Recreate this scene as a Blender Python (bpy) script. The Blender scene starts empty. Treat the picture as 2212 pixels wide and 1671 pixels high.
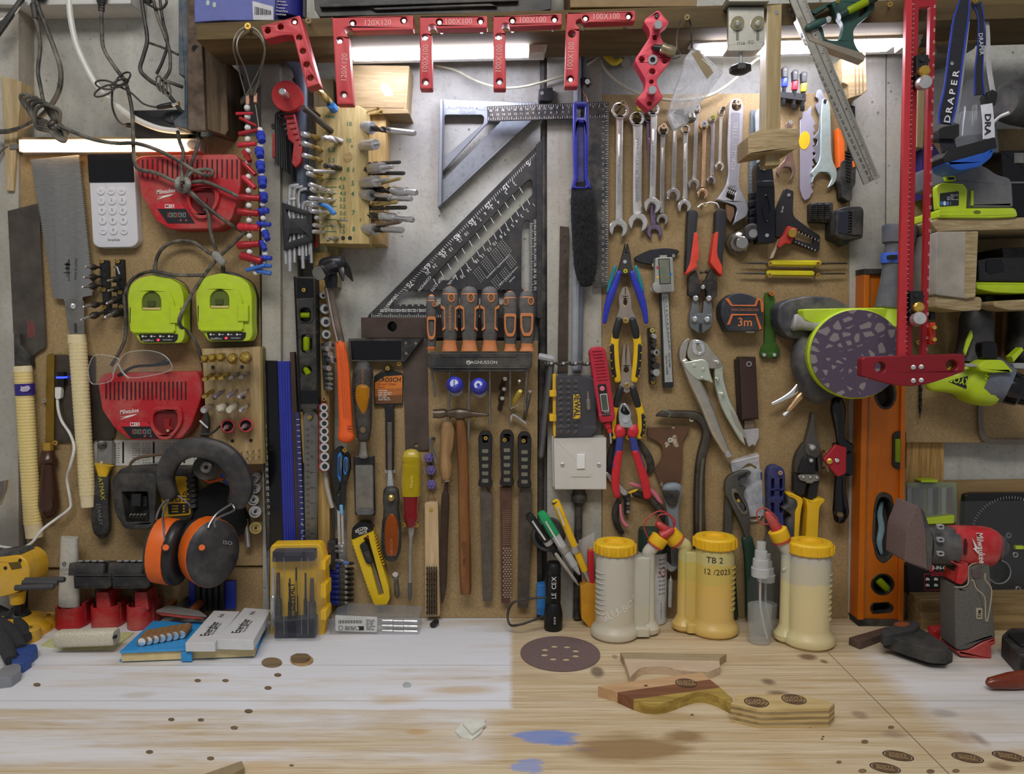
import bpy,math,random
from math import sin,cos,tan,pi,radians,sqrt,hypot,atan2
from mathutils import Vector as V, Matrix as MX
from mathutils.geometry import tessellate_polygon
RN=random.Random(11)
SC=bpy.context.scene; COL=SC.collection
# ---------- camera model (image treated as 2212x1671) ----------
F=1666.;CX=1106.;CY=835.5;D=1.28;H=.473;PT=radians(3.6)
def ray(x,y):
    a=(x-CX)/F;b=-(y-CY)/F
    return V((a,cos(PT)+b*sin(PT),-sin(PT)+b*cos(PT)))
def W(x,y,d=0):          # point of the upright plane d metres in front of the boards
    r=ray(x,y);t=(D-d)/r.y
    return V((t*r.x,-d,H+t*r.z))
def B(x,y,z=0):          # point of the level plane z metres above the bench
    r=ray(x,y);t=(z-H)/r.z
    return V((t*r.x,-D+t*r.y,z))
def S(d=0,y=835,x=1106): # metres per photo pixel on that plane
    return (D-d)/ray(x,y).y/F
def D4(x,y):             # how far from the wall a point of the bench stands
    return -B(x,y).y
# ---------- materials ----------
def lin(h):
    if isinstance(h,(tuple,list)): c=[q/255 for q in h[:3]]
    else: c=[int(h[i:i+2],16)/255 for i in (0,2,4)]
    return tuple((q/12.92 if q<=.04045 else ((q+.055)/1.055)**2.4) for q in c)
class NT:
    def __init__(s,name):
        s.m=bpy.data.materials.new(name);s.m.use_nodes=True;s.t=s.m.node_tree;s.n=s.t.nodes
        s.b=s.n['Principled BSDF'];s.c=None
    def new(s,ty,**k):
        n=s.n.new(ty)
        for a,b in k.items(): setattr(n,a,b)
        return n
    def ln(s,a,b): s.t.links.new(a,b)
    def co(s):
        if not s.c: s.c=s.new('ShaderNodeTexCoord').outputs['Object']
        return s.c
    def val(s,sock,v):
        if isinstance(v,bpy.types.NodeSocket): s.ln(v,sock)
        elif isinstance(v,(tuple,list)) and len(v)==3 and sock.type=='RGBA': sock.default_value=(*v,1)
        else: sock.default_value=v
    def mapn(s,sc,rot=(0,0,0),loc=(0,0,0)):
        n=s.new('ShaderNodeMapping');n.inputs['Scale'].default_value=sc;n.inputs['Rotation'].default_value=rot;n.inputs['Location'].default_value=loc
        s.ln(s.co(),n.inputs[0]);return n.outputs[0]
    def noise(s,sc=50,det=3,ro=.55,vec=None,dist=0):
        n=s.new('ShaderNodeTexNoise');n.inputs['Scale'].default_value=sc;n.inputs['Detail'].default_value=det
        n.inputs['Roughness'].default_value=ro;n.inputs['Distortion'].default_value=dist
        s.ln(vec if vec is not None else s.co(),n.inputs['Vector']);return n.outputs['Fac']
    def ramp(s,f,*st):
        n=s.new('ShaderNodeValToRGB');e=n.color_ramp.elements
        while len(e)<len(st): e.new(.5)
        for k,(p,c) in enumerate(st):
            e[k].position=p;e[k].color=(*(c if not isinstance(c,(int,float)) else (c,c,c)),1)
        s.ln(f,n.inputs[0]);return n.outputs[0]
    def mix(s,f,a,b,bl='MIX'):
        n=s.new('ShaderNodeMix',data_type='RGBA',blend_type=bl)
        s.val(n.inputs[0],f);s.val(n.inputs[6],a);s.val(n.inputs[7],b);return n.outputs[2]
    def ma(s,op,a,b=None,c=None):
        n=s.new('ShaderNodeMath',operation=op)
        for i,q in enumerate((a,b,c)):
            if q is not None: s.val(n.inputs[i],q)
        return n.outputs[0]
    def bump(s,h,st=.3,dist=.001):
        n=s.new('ShaderNodeBump');n.inputs['Strength'].default_value=st;n.inputs['Distance'].default_value=dist
        s.ln(h,n.inputs['Height']);s.ln(n.outputs[0],s.b.inputs['Normal'])
    def pr(s,**k):
        for a,v in k.items(): s.val(s.b.inputs[{'col':'Base Color','ro':'Roughness','me':'Metallic','tr':'Transmission Weight','ior':'IOR','al':'Alpha','cw':'Coat Weight','sp':'Specular IOR Level','ec':'Emission Color','es':'Emission Strength','ss':'Subsurface Weight','sh':'Sheen Weight','an':'Anisotropic'}[a]],v)
        return s
MATS={}
def M(h,ro=.5,me=0,v=.12,sc=60,bp=0,dust=0,key=None,**k):
    """plain procedural surface: colour varied by noise, optional bump and grey-tan dust"""
    kk=(str(h),ro,me,v,sc,bp,dust,str(sorted(k.items())))
    if kk in MATS: return MATS[kk]
    n=NT(key or 'surface');c=lin(h)
    if me>.6: me*=.82;c=tuple(min(.9,q*1.18) for q in c)
    f=n.noise(sc,4,.6)
    o=n.mix(n.ramp(f,(.3,0.),(.7,1.)),tuple(q*(1-v) for q in c),tuple(min(1,q*(1+v)) for q in c))
    if dust:
        g=n.ramp(n.noise(22,5,.7),(.42,0.),(.72,dust));o=n.mix(g,o,lin('b5aa98'))
    n.pr(col=o,ro=n.ma('ADD',n.ma('MULTIPLY',n.noise(sc*.6,3),.2),ro-.1),me=me,**k)
    if bp: n.bump(n.noise(sc*5,4,.6),bp,.0008)
    MATS[kk]=n.m;return n.m
def wood(c1,c2,ax='x',sc=1.,ro=.6,knot=0,c3=None):
    kk=('wood',str(c1),str(c2),ax,sc,ro,str(c3))
    if kk in MATS: return MATS[kk]
    n=NT('timber');st={'x':(5,60,60),'y':(60,5,60),'z':(60,60,5)}[ax]
    a=n.noise(1.2*sc,4,.6,n.mapn(tuple(q*sc for q in st)),.6)
    b=n.noise(9*sc,3,.6,n.mapn(tuple(q*sc for q in st)))
    o=n.mix(n.ramp(a,(.35,0.),(.62,1.)),lin(c1),lin(c2))
    o=n.mix(n.ma('MULTIPLY',n.ramp(b,(.45,0.),(.7,1.)),.35),o,lin(c3 or c2))
    n.pr(col=o,ro=ro);n.bump(b,.12,.0006);MATS[kk]=n.m;return n.m
def glass(h='ffffff',ro=.05,al=.25,sp=.5,v=None):
    """thin clear plastic: a mostly see-through shell with real gloss"""
    kk=('glass',str(h),ro,al)
    if kk in MATS: return MATS[kk]
    n=NT('clear_plastic');f=n.noise(40,4,.6)
    n.pr(col=lin(h),ro=ro,al=n.ma('MULTIPLY_ADD',f,al*.6,al*.7),sp=sp);MATS[kk]=n.m;return n.m
def emit(h,st,name='light'):
    n=NT(name);n.pr(col=lin(h),ec=lin(h),es=st);return n.m
# ---------- geometry ----------
def cr(pts,sub=5,closed=False):
    """Catmull-Rom through tuples of any length"""
    n=len(pts);out=[]
    if n<3 and not closed: 
        return [tuple(a+(b-a)*k/sub for a,b in zip(pts[0],pts[1])) for k in range(sub+1)]
    for i in range(n if closed else n-1):
        g=lambda j:pts[j%n] if closed else pts[max(0,min(n-1,j))]
        a,b,c,d=g(i-1),g(i),g(i+1),g(i+2)
        for k in range(sub):
            t=k/sub
            out.append(tuple(.5*(2*q1+(q2-q0)*t+(2*q0-5*q1+4*q2-q3)*t*t+(3*q1-q0-3*q2+q3)*t**3) for q0,q1,q2,q3 in zip(a,b,c,d)))
    if not closed: out.append(tuple(pts[-1]))
    return out
def rnd(pts,r,n=4):
    """round the corners of a polygon by r (a number, or one per corner)"""
    out=[];L=len(pts)
    for i,p in enumerate(pts):
        a=pts[i-1];b=pts[(i+1)%L];q=r[i] if isinstance(r,(list,tuple)) else r
        da=(a[0]-p[0],a[1]-p[1]);db=(b[0]-p[0],b[1]-p[1]);la=hypot(*da);lb=hypot(*db)
        if q<=0 or la<1e-9 or lb<1e-9: out.append(p);continue
        k=min(q,la*.49,lb*.49);p0=(p[0]+da[0]/la*k,p[1]+da[1]/la*k);p2=(p[0]+db[0]/lb*k,p[1]+db[1]/lb*k)
        for j in range(n+1):
            t=j/n;out.append(tuple((1-t)**2*p0[e]+2*t*(1-t)*p[e]+t*t*p2[e] for e in (0,1)))
    return out
def rect(x0,y0,x1,y1,r=0,n=4):
    q=[(x0,y0),(x1,y0),(x1,y1),(x0,y1)];return rnd(q,r,n) if r else q
def ell(x,y,rx,ry=None,n=20,a0=0,a1=360,rot=0):
    ry=rx if ry is None else ry;o=[];full=abs(a1-a0)>=360
    for k in range(n if full else n+1):
        a=radians(a0+(a1-a0)*k/n);u,w=rx*cos(a),ry*sin(a);c,s=cos(radians(rot)),sin(radians(rot))
        o.append((x+u*c-w*s,y+u*s+w*c))
    return o
def rot2(pts,x,y,deg,sx=1,sy=None):
    """local px shape -> placed at x,y turned by deg (clockwise on the photo)"""
    c,s=cos(radians(deg)),sin(radians(deg));sy=sx if sy is None else sy
    return [(x+p[0]*sx*c-p[1]*sy*s,y+p[0]*sx*s+p[1]*sy*c)+tuple(p[2:]) for p in pts]
def inset(lp,b):
    n=len(lp);o=[]
    for i in range(n):
        p=V(lp[i]);a=p-V(lp[i-1]);c=V(lp[(i+1)%n])-p
        if a.length<1e-9: a=c
        if c.length<1e-9: c=a
        if a.length<1e-9: o.append(tuple(p));continue
        a=a.normalized();c=c.normalized();na=V((-a.y,a.x));nc=V((-c.y,c.x));m=na+nc
        if m.length<.2: o.append(tuple(p));continue
        m=m.normalized();k=b/max(.45,m.dot(na));o.append((p.x+m.x*k,p.y+m.y*k))
    return o
def area(l): return sum(l[i-1][0]*l[i][1]-l[i][0]*l[i-1][1] for i in range(len(l)))/2
CAPH=[None]
def frame(o,x,z):
    """matrix with local x along x, local z along z, at o"""
    z=V(z).normalized();x=V(x);x=(x-z*x.dot(z)).normalized();y=z.cross(x)
    return MX(((x.x,y.x,z.x,o[0]),(x.y,y.y,z.y,o[1]),(x.z,y.z,z.z,o[2]),(0,0,0,1)))
class P:
    def __init__(s,name,m=None,label=None,kind=None):
        s.name=name;s.m=m;s.label=label;s.kind=kind;s.v=[];s.f=[];s.fm=[];s.mats=[];s.kids=[];s.flat=False
    def p(s,name,m=None,label=None,kind=None):
        k=P(name,m or s.m,label,kind);s.kids.append(k);return k
    def add(s,vs,fs,m=None):
        m=m or s.m
        if m not in s.mats: s.mats.append(m)
        i=s.mats.index(m);o=len(s.v);s.v+=[tuple(v) for v in vs];s.f+=[[o+q for q in f] for f in fs];s.fm+=[i]*len(fs);return s
    def prism(s,loops,mx,t,b=0,m=None):
        L=[]
        for k,l in enumerate(loops):
            l=[tuple(q[:2]) for q in l]
            if (area(l)>0)!=(k==0): l=l[::-1]
            L.append(l)
        if b<=0: lev=[(0,0),(t,0)]
        elif b<.0011: lev=[(0,0),(t-b,0),(t,b)]
        else: lev=[(0,0),(t-b,0),(t-.38*b,.1*b),(t-.1*b,.38*b),(t,b)]
        vs=[];fs=[];n=sum(len(l) for l in L)
        for z,q in lev:
            for l in L: vs+=[mx@V((a,c,z)) for a,c in (inset(l,q) if q else l)]
        o=0
        for l in L:
            k=len(l)
            for e in range(len(lev)-1):
                for i in range(k):
                    j=(i+1)%k;fs.append([e*n+o+i,e*n+o+j,(e+1)*n+o+j,(e+1)*n+o+i])
            o+=k
        tri=tessellate_polygon([[V((a,c,0)) for a,c in l] for l in L])
        flat=[q for l in L for q in l]
        for a in tri:
            q=[flat[i] for i in a]
            if area(q)<0: a=a[::-1]
            fs.append([(len(lev)-1)*n+i for i in a]);fs.append([i for i in a[::-1]])
        return s.add(vs,fs,m)
    def ext(s,poly,d0,d1,b=.4,holes=(),m=None):
        """upright slab whose front (d1) has the outline poly in photo pixels; b = edge rounding in mm"""
        L=[[(w.x,w.z) for w in (W(q[0],q[1],d1) for q in l)] for l in [poly,*holes]]
        return s.prism(L,MX(((1,0,0,0),(0,0,-1,-d0),(0,1,0,0),(0,0,0,1))),d1-d0,b/1000,m)
    def xr(s,poly,r,*a,**k): return s.ext(rnd(poly,r),*a,**k)
    def rings(s,R_,closed=False,cap=(1,1),m=None):
        k=len(R_[0]);vs=[q for r in R_ for q in r];fs=[]
        n=len(R_)
        for e in range(n if closed else n-1):
            g=(e+1)%n
            for i in range(k):
                j=(i+1)%k;fs.append([e*k+i,e*k+j,g*k+j,g*k+i])
        if not closed:
            if cap[0]: fs.append(list(range(k))[::-1])
            if cap[1]: fs.append([(n-1)*k+i for i in range(k)])
        return s.add(vs,fs,m)
    def loft(s,pts,d,t=.7,n=2.4,seg=14,cap='rr',sub=4,m=None,back=None):
        """solid along a path of (x,y,width) photo pixels at depth d; t = thickness / width (or metres if <0)"""
        q=cr([tuple(p[:3]) for p in pts],sub) if sub>1 else [tuple(p[:3]) for p in pts]
        dl=cr([(x,) for x in d],sub) if isinstance(d,(list,tuple)) and sub>1 else ([(x,) for x in d] if isinstance(d,(list,tuple)) else [(d,)]*len(q))
        C=[];N=[];Rr=[]
        for i,(x,y,w) in enumerate(q):
            dd=dl[i][0]
            a=W(*q[max(0,i-1)][:2],dd);b=W(*q[min(len(q)-1,i+1)][:2],dd);tn=(b-a);tn=tn.normalized() if tn.length>1e-9 else V((1,0,0))
            C.append(W(x,y,dd));N.append((tn,V((tn.z,0,-tn.x))));w2=max(.05,w)*S(dd,y)/2
            Rr.append((w2,(-t/2 if t<0 else w2*t)))
        R_=[]
        def ring(c,nn,a,b):
            o=[]
            for k in range(seg):
                th=2*pi*k/seg;cc,sn=cos(th),sin(th)
                o.append(c+nn*(a*math.copysign(abs(cc)**(2/n),cc))+V((0,-1,0))*(b*math.copysign(abs(sn)**(2/n),sn)))
            return o
        if cap[0]=='r':
            for k in (.995,.85,.5): R_.append(ring(C[0]-N[0][0]*Rr[0][1]*k,N[0][1],Rr[0][0]*sqrt(1-k*k),Rr[0][1]*sqrt(1-k*k)))
        for c,nn,rr in zip(C,N,Rr): R_.append(ring(c,nn[1],*rr))
        if cap[1]=='r':
            for k in (.5,.85,.995): R_.append(ring(C[-1]+N[-1][0]*Rr[-1][1]*k,N[-1][1],Rr[-1][0]*sqrt(1-k*k),Rr[-1][1]*sqrt(1-k*k)))
        return s.rings(R_,m=m)
    def tube(s,pts,r,seg=8,sub=5,closed=False,m=None,flat=1):
        """round tube through 3-D points, radius r in metres (number or list)"""
        q=[tuple(p)+((r[i] if isinstance(r,(list,tuple)) else r),) for i,p in enumerate(pts)]
        if sub>1: q=cr(q,sub,closed)
        c=[V(a[:3]) for a in q];n=len(c);T_=[]
        for i in range(n):
            a=c[(i-1)%n if closed else max(0,i-1)];b=c[(i+1)%n if closed else min(n-1,i+1)]
            v=b-a;T_.append(v.normalized() if v.length>1e-12 else V((0,0,1)))
        up=V((0,-1,0)) if abs(T_[0].y)<.9 else V((1,0,0));R_=[]
        for i in range(n):
            up=(up-T_[i]*up.dot(T_[i]));up=up.normalized() if up.length>1e-6 else V((1,0,0));sd=T_[i].cross(up)
            R_.append([c[i]+up*(q[i][3]*flat*cos(2*pi*k/seg))+sd*(q[i][3]*sin(2*pi*k/seg)) for k in range(seg)])
        return s.rings(R_,closed,m=m)
    def wire(s,pts,rpx,d=None,**k):
        """tube through (x,y,d) photo pixels, radius in pixels"""
        w=[W(*(p if d is None else (p[0],p[1],d))) for p in pts];return s.tube(w,rpx*S(.03),**k)
    def lathe(s,a,b,prof,seg=20,m=None,cap=(1,1)):
        """profile [(fraction of the way a->b, radius in m)] spun round the line a->b"""
        a,b=V(a),V(b);z=(b-a);mx=frame(a,(1,0,0) if abs(z.normalized().x)<.9 else (0,0,1),z);l=z.length
        return s.rings([[mx@V((max(r,1e-5)*cos(2*pi*k/seg),max(r,1e-5)*sin(2*pi*k/seg),h*l)) for k in range(seg)] for h,r in prof],cap=cap,m=m)
    def lt(s,p0,p1,prof,seg=16,m=None):
        """lathe between (x,y,d) and (x,y,d), radii in photo pixels"""
        k=S((p0[2]+p1[2])/2,p0[1]);return s.lathe(W(*p0),W(*p1),[(h,r*k) for h,r in prof],seg,m)
    def cyl(s,p0,p1,r,seg=16,m=None,b=.0): 
        return s.lt(p0,p1,[(0,r*(1-b)),(b*.5,r),(1-b*.5,r),(1,r*(1-b))] if b else [(0,r),(1,r)],seg,m)
    def box(s,c,dim,mx=None,b=0,m=None):
        """box centred at c; mx = rotation matrix"""
        x,y,z=(q/2 for q in dim);mm=MX.Translation(V(c))@(mx.to_4x4() if mx else MX())@MX.Translation(V((0,0,-z)))
        return s.prism([rnd([(-x,-y),(x,-y),(x,y),(-x,y)],b,3) if b else [(-x,-y),(x,-y),(x,y),(-x,y)]],mm,dim[2],b*.6 if b else 0,m)
    def ball(s,c,r,seg=16,rg=9,m=None,mx=None):
        r=(r,r,r) if not isinstance(r,(tuple,list)) else r;R_=[]
        for i in range(rg):
            th=pi*(i+.02)/(rg-1+.04);R_.append([V((r[0]*sin(th)*cos(2*pi*k/seg),r[1]*sin(th)*sin(2*pi*k/seg),-r[2]*cos(th))) for k in range(seg)])
        mm=MX.Translation(V(c))@(mx.to_4x4() if mx else MX());return s.rings([[mm@q for q in g] for g in R_],m=m)
    def textm(s,tx,mx,h,m=None,al='CENTER',bold=0,wf=1.,thick=.00025,shear=0):
        cu=bpy.data.curves.new('t','FONT');cu.body=tx;cu.align_x=al;cu.align_y='CENTER';cu.resolution_u=2;cu.size=1;cu.offset=bold;cu.shear=shear;cu.extrude=0
        ob=bpy.data.objects.new('t',cu);me=ob.to_mesh();k=h/.70
        vs=[mx@V((v.co.x*k*wf,v.co.y*k,thick)) for v in me.vertices];fs=[list(f.vertices) for f in me.polygons]
        ob.to_mesh_clear();bpy.data.objects.remove(ob);bpy.data.curves.remove(cu)
        return s.add(vs,fs,m) if vs else s
    def text(s,tx,x,y,h,d,rot=0,m=None,al='CENTER',bold=0.,wf=1.,shear=0):
        """raised print facing the camera side: centre x,y, cap height h (photo px), turned rot degrees clockwise"""
        o=W(x,y,d);a=radians(-rot)
        return s.textm(tx,frame(o,(cos(a),0,sin(a)),(0,-1,0)),h*S(d,y),m,al,bold,wf,.0003,shear)
    def bars(s,x0,y0,x1,y1,n,d,w=1.6,frac=(.5,1),m=None,seed=1,th=.0003):
        """small print: n rows of thin broken bars"""
        r=random.Random(seed)
        for i in range(n):
            y=y0+(y1-y0)*(i+.5)/n;x=x0
            e=x0+(x1-x0)*r.uniform(*frac)
            while x<e:
                l=min(e-x,r.uniform(4,11));s.ext(rect(x,y-w/2,x+l,y+w/2),d,d+th,0,m=m);x+=l+r.uniform(1.2,2.5)
        return s
    def obj(s,parent,loc):
        me=bpy.data.meshes.new(s.name)
        if s.v:
            me.from_pydata([(a-loc.x,b-loc.y,c-loc.z) for a,b,c in s.v],[],s.f)
            for m in s.mats: me.materials.append(m)
            me.polygons.foreach_set('material_index',s.fm);me.validate();me.shade_smooth();me.set_sharp_from_angle(angle=radians(34));me.update()
        o=bpy.data.objects.new(s.name,me if s.v else None);COL.objects.link(o)
        if parent is not None: o.parent=parent
        else: o.location=loc
        if s.label: o['label']=s.label
        if s.kind: o['kind']=s.kind
        for k in s.kids:
            if k.v or k.kids: k.obj(o,loc)
        return o
THINGS=[]
class T(P):
    """one top-level thing; its origin is the middle of its base unless loc is given"""
    def __init__(s,name,label,cat,m=None,group=None,kind=None,loc=None):
        P.__init__(s,name,m,label,kind);s.cat=cat;s.group=group;s.loc=V(loc) if loc is not None else None;THINGS.append(s)
    def allv(s,p):
        o=list(p.v)
        for k in p.kids: o+=s.allv(k)
        return o
    def build(s):
        if s.loc is None:
            q=s.allv(s);lo=[min(v[i] for v in q) for i in range(3)];hi=[max(v[i] for v in q) for i in range(3)];s.loc=V(((lo[0]+hi[0])/2,(lo[1]+hi[1])/2,lo[2]))
        if not s.v and len(s.kids)==1:
            k=s.kids[0];s.v,s.f,s.fm,s.mats,s.kids=k.v,k.f,k.fm,k.mats,k.kids
        o=s.obj(None,s.loc)
        if s.kind!='structure': o['category']=s.cat
        if s.group: o['group']=s.group
        s.o=o;return o
def ST(name,m): 
    t=T(name,None,None,m,kind='structure',loc=(0,0,0));return t
# ---------- shared materials ----------
def m_conc(c1='a2a29d',c2='cbcbc4',key='concrete'):
    n=NT(key);a=n.noise(5,6,.65);b=n.noise(160,3,.6);v=n.new('ShaderNodeTexVoronoi');v.inputs['Scale'].default_value=55
    n.ln(n.co(),v.inputs['Vector']);pit=n.ramp(v.outputs['Distance'],(.06,1.),(.16,0.))
    pm=n.ma('MULTIPLY',pit,n.ramp(n.noise(14,2),(.5,0.),(.62,1.)))
    o=n.mix(n.ramp(a,(.32,0.),(.68,1.)),lin(c1),lin(c2));o=n.mix(n.ma('MULTIPLY',n.ramp(b,(.5,0.),(.75,1.)),.35),o,lin('6c6a64'))
    o=n.mix(n.ma('MULTIPLY',pm,.7),o,lin('47443f'))
    st=n.noise(3,4,.6,n.mapn((9,9,1.2)));o=n.mix(n.ma('MULTIPLY',n.ramp(st,(.52,0.),(.75,1.)),.4),o,lin('8d7458'))
    n.pr(col=o,ro=.9);n.bump(n.ma('SUBTRACT',b,n.ma('MULTIPLY',pm,2)),.35,.0015);return n.m
def m_mdf():
    n=NT('fibreboard');b=n.noise(420,3,.7);a=n.noise(7,5,.6)
    o=n.mix(n.ramp(b,(.3,0.),(.72,1.)),lin('8a734e'),lin('b0966c'))
    o=n.mix(n.ma('MULTIPLY',n.ramp(a,(.5,0.),(.75,1.)),.45),o,lin('735a38'))
    n.pr(col=o,ro=.75);n.bump(b,.08,.0004);return n.m
CONC=m_conc();CONC2=m_conc('918e86','b5b2a8','concrete_post');MDF=m_mdf()
PINE=wood('c9a66e','a97f49','x',1,.6,c3='8a6235');PINEV=wood('c8ad78','b08f58','z',1,.6,c3='94733f')
BEAM=wood('6f5c38','4c3d22','x',.6,.8,c3='3a2d18');OLDW=wood('6d5a42','453626','z',1,.8,c3='2c2219')
BEECH=wood('c5a472','b08c5b','x',2,.5,c3='9b7748');OAK=wood('a3895e','8b7048','z',1.5,.6,c3='735a36')
LAMW=wood('b8a685','9c8762','x',1.6,.6,c3='7a6743')
BLK=M('1b1b1d',.42,0,.15,60,.05);BLKD=M('222224',.55,0,.2,60,.08,.16);BLKR=M('141416',.65,0,.2,90,.1,.2);GLB=M('0c0c10',.15)
GREY=M('5a5b5f',.55,0,.1,60,0,.25);GREYD=M('3b3c40',.6,0,.1,60,.05,.25);LGREY=M('9b9ca0',.5)
STEEL=M('c9c9cb',.28,1,.08,120);STEELD=M('85827c',.42,1,.25,40,.05);RUST=M('5b4334',.6,.7,.35,45,.1);CHR=M('e4e4e6',.14,1,.04);DKS=M('4a4744',.42,.9,.25,60,.05)
ALU=M('b2b5ba',.35,1,.06,200);BRASS=M('c9a24a',.3,1,.12);COPPER=M('c98a5a',.3,1);SATIN=M('b9b9ba',.38,1,.1,150)
REDA=M('d2323c',.38,.35,.05);REDD=M('a4262e',.4,.3,.08);RED=M('c01f28',.4,0,.06);REDP=M('b21d26',.4,0,.06,60,0,.25);RED2=M('c22434',.45,0,.08)
BLUE=M('2c3fae',.4,0,.08);BLUD=M('23306e',.45,0,.1,60,0,.15);BLUL=M('2f78c4',.45,0,.08);BLUC=M('4b62b8',.5,0,.08)
YEL=M('e3b51f',.42,0,.06);YELD=M('d6a51c',.45,0,.08,60,0,.3);YELB=M('e8cf1c',.45,0,.05)
LIME=M('b3cc1d',.45,0,.06,60,0,.12);ORG=M('e2661c',.45,0,.06);ORGL=M('d67d16',.4,.2,.05);ORGS=M('bf7138',.55,0,.1,60,0,.15)
WHT=M('d9d9d6',.45,0,.03);WHTB=M('c9c7c0',.5,0,.05,50,0,.2);CRM=M('d8c79a',.55,0,.06);GRN=M('1d9a5c',.35);DGRN=M('1d3a2f',.5,0,.1)
INKW=M('dcdcd8',.6,0,.02);INKB=M('1c1c1c',.7,0,.02);INKG=M('1f6b4a',.7);INKS=M('77797c',.6)
VIAL=M('a9c21a',.12,0,.03,tr=.4,ior=1.3);CLR=glass('7d8084',.05,.085);CLRD=glass('8f9398',.1,.3);CLRB=glass('d0d0d0',.12,.3)
SAND=M('6d5a57',.95,0,.45,900,.4);PURS=M('5a4d5e',.9,0,.25,700,.3);PURL=M('8d8587',.9,0,.2,700,.3)
CABLE=M('35342f',.6,0,.2,60,0,.5);CABB=M('1e1e1f',.55,0,.2,60,0,.15);CABW=M('d8d8d2',.45)
AMBER=M('d08a12',.1,0,.15,30,tr=.45,ior=1.35);AMBR=M('9c4a12',.15,0,.15,30,tr=.3,ior=1.35);YCLR=M('cbb319',.12,0,.08,30,tr=.4,ior=1.35);RCLR=M('8e1822',.12,0,.1,30,tr=.3,ior=1.35)
# ---------- setting ----------
w=ST('wall_back',CONC);w.ext([(-500,-300),(2800,-300),(2800,1700),(-500,1700)],-.12,-.035,0)
for k,(a,b,y0,c) in enumerate([(-120,40,-300,.006),(562,603,-200,.008),(605,640,-200,-.004),(1182,1300,-200,.002),(1838,1915,-200,.004),(1917,1962,-200,.002)]):
    s=ST('trim_%d'%(k+1),CONC2);s.ext([(a,y0),(b,y0),(b+(6 if k in(1,2) else -6 if k>3 else 0),1420),(a+(6 if k in(1,2) else -6 if k>3 else 0),1420)],-.05,c,1.5)
def board(pts,lab,d=0,name='fibreboard_panel'):
    t=T(name,lab,'board',MDF);t.ext(pts,d-.012,d,.4);return t
board([(18,296),(556,294),(572,1221),(60,1226)],'brown fibreboard panel behind the saws and battery chargers on the left',0)
board([(60,1228),(600,1223),(600,1331),(60,1331)],'darker narrow strip of fibreboard behind the ear defenders and battery holders',-.006)
board([(748,736),(1162,736),(1160,1334),(750,1334)],'brown fibreboard panel behind the chisels and rasps',0)
board([(1300,204),(1840,200),(1832,1334),(1301,1334)],'tall brown fibreboard panel behind the spanners and pliers',0)
board([(1946,283),(2330,275),(2330,957),(1951,955)],'fibreboard panel behind the upside-down drill at the right',0)
t=T('plywood_strip','pale plywood strip behind the green jigsaw blade set','board',wood('a58a5e','8c7048','x',.6));t.ext([(1960,1042),(2330,1036),(2330,1200),(1960,1200)],-.03,-.012,.4)
t=T('pine_batten','striped pine batten below the right-hand panel','batten',wood('c8a264','9b7338','z',1.6));t.ext([(1958,950),(2040,950),(2036,1130),(1957,1130)],-.03,-.014,.5)
t=T('pine_batten','square-cut pine batten standing by the wall at the left edge','batten',wood('c0ae88','a5906a','z',1,.6,c3='8d7750'));t.ext([(2,162),(46,176),(28,412),(14,412)],-.02,.012,.8)
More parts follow.
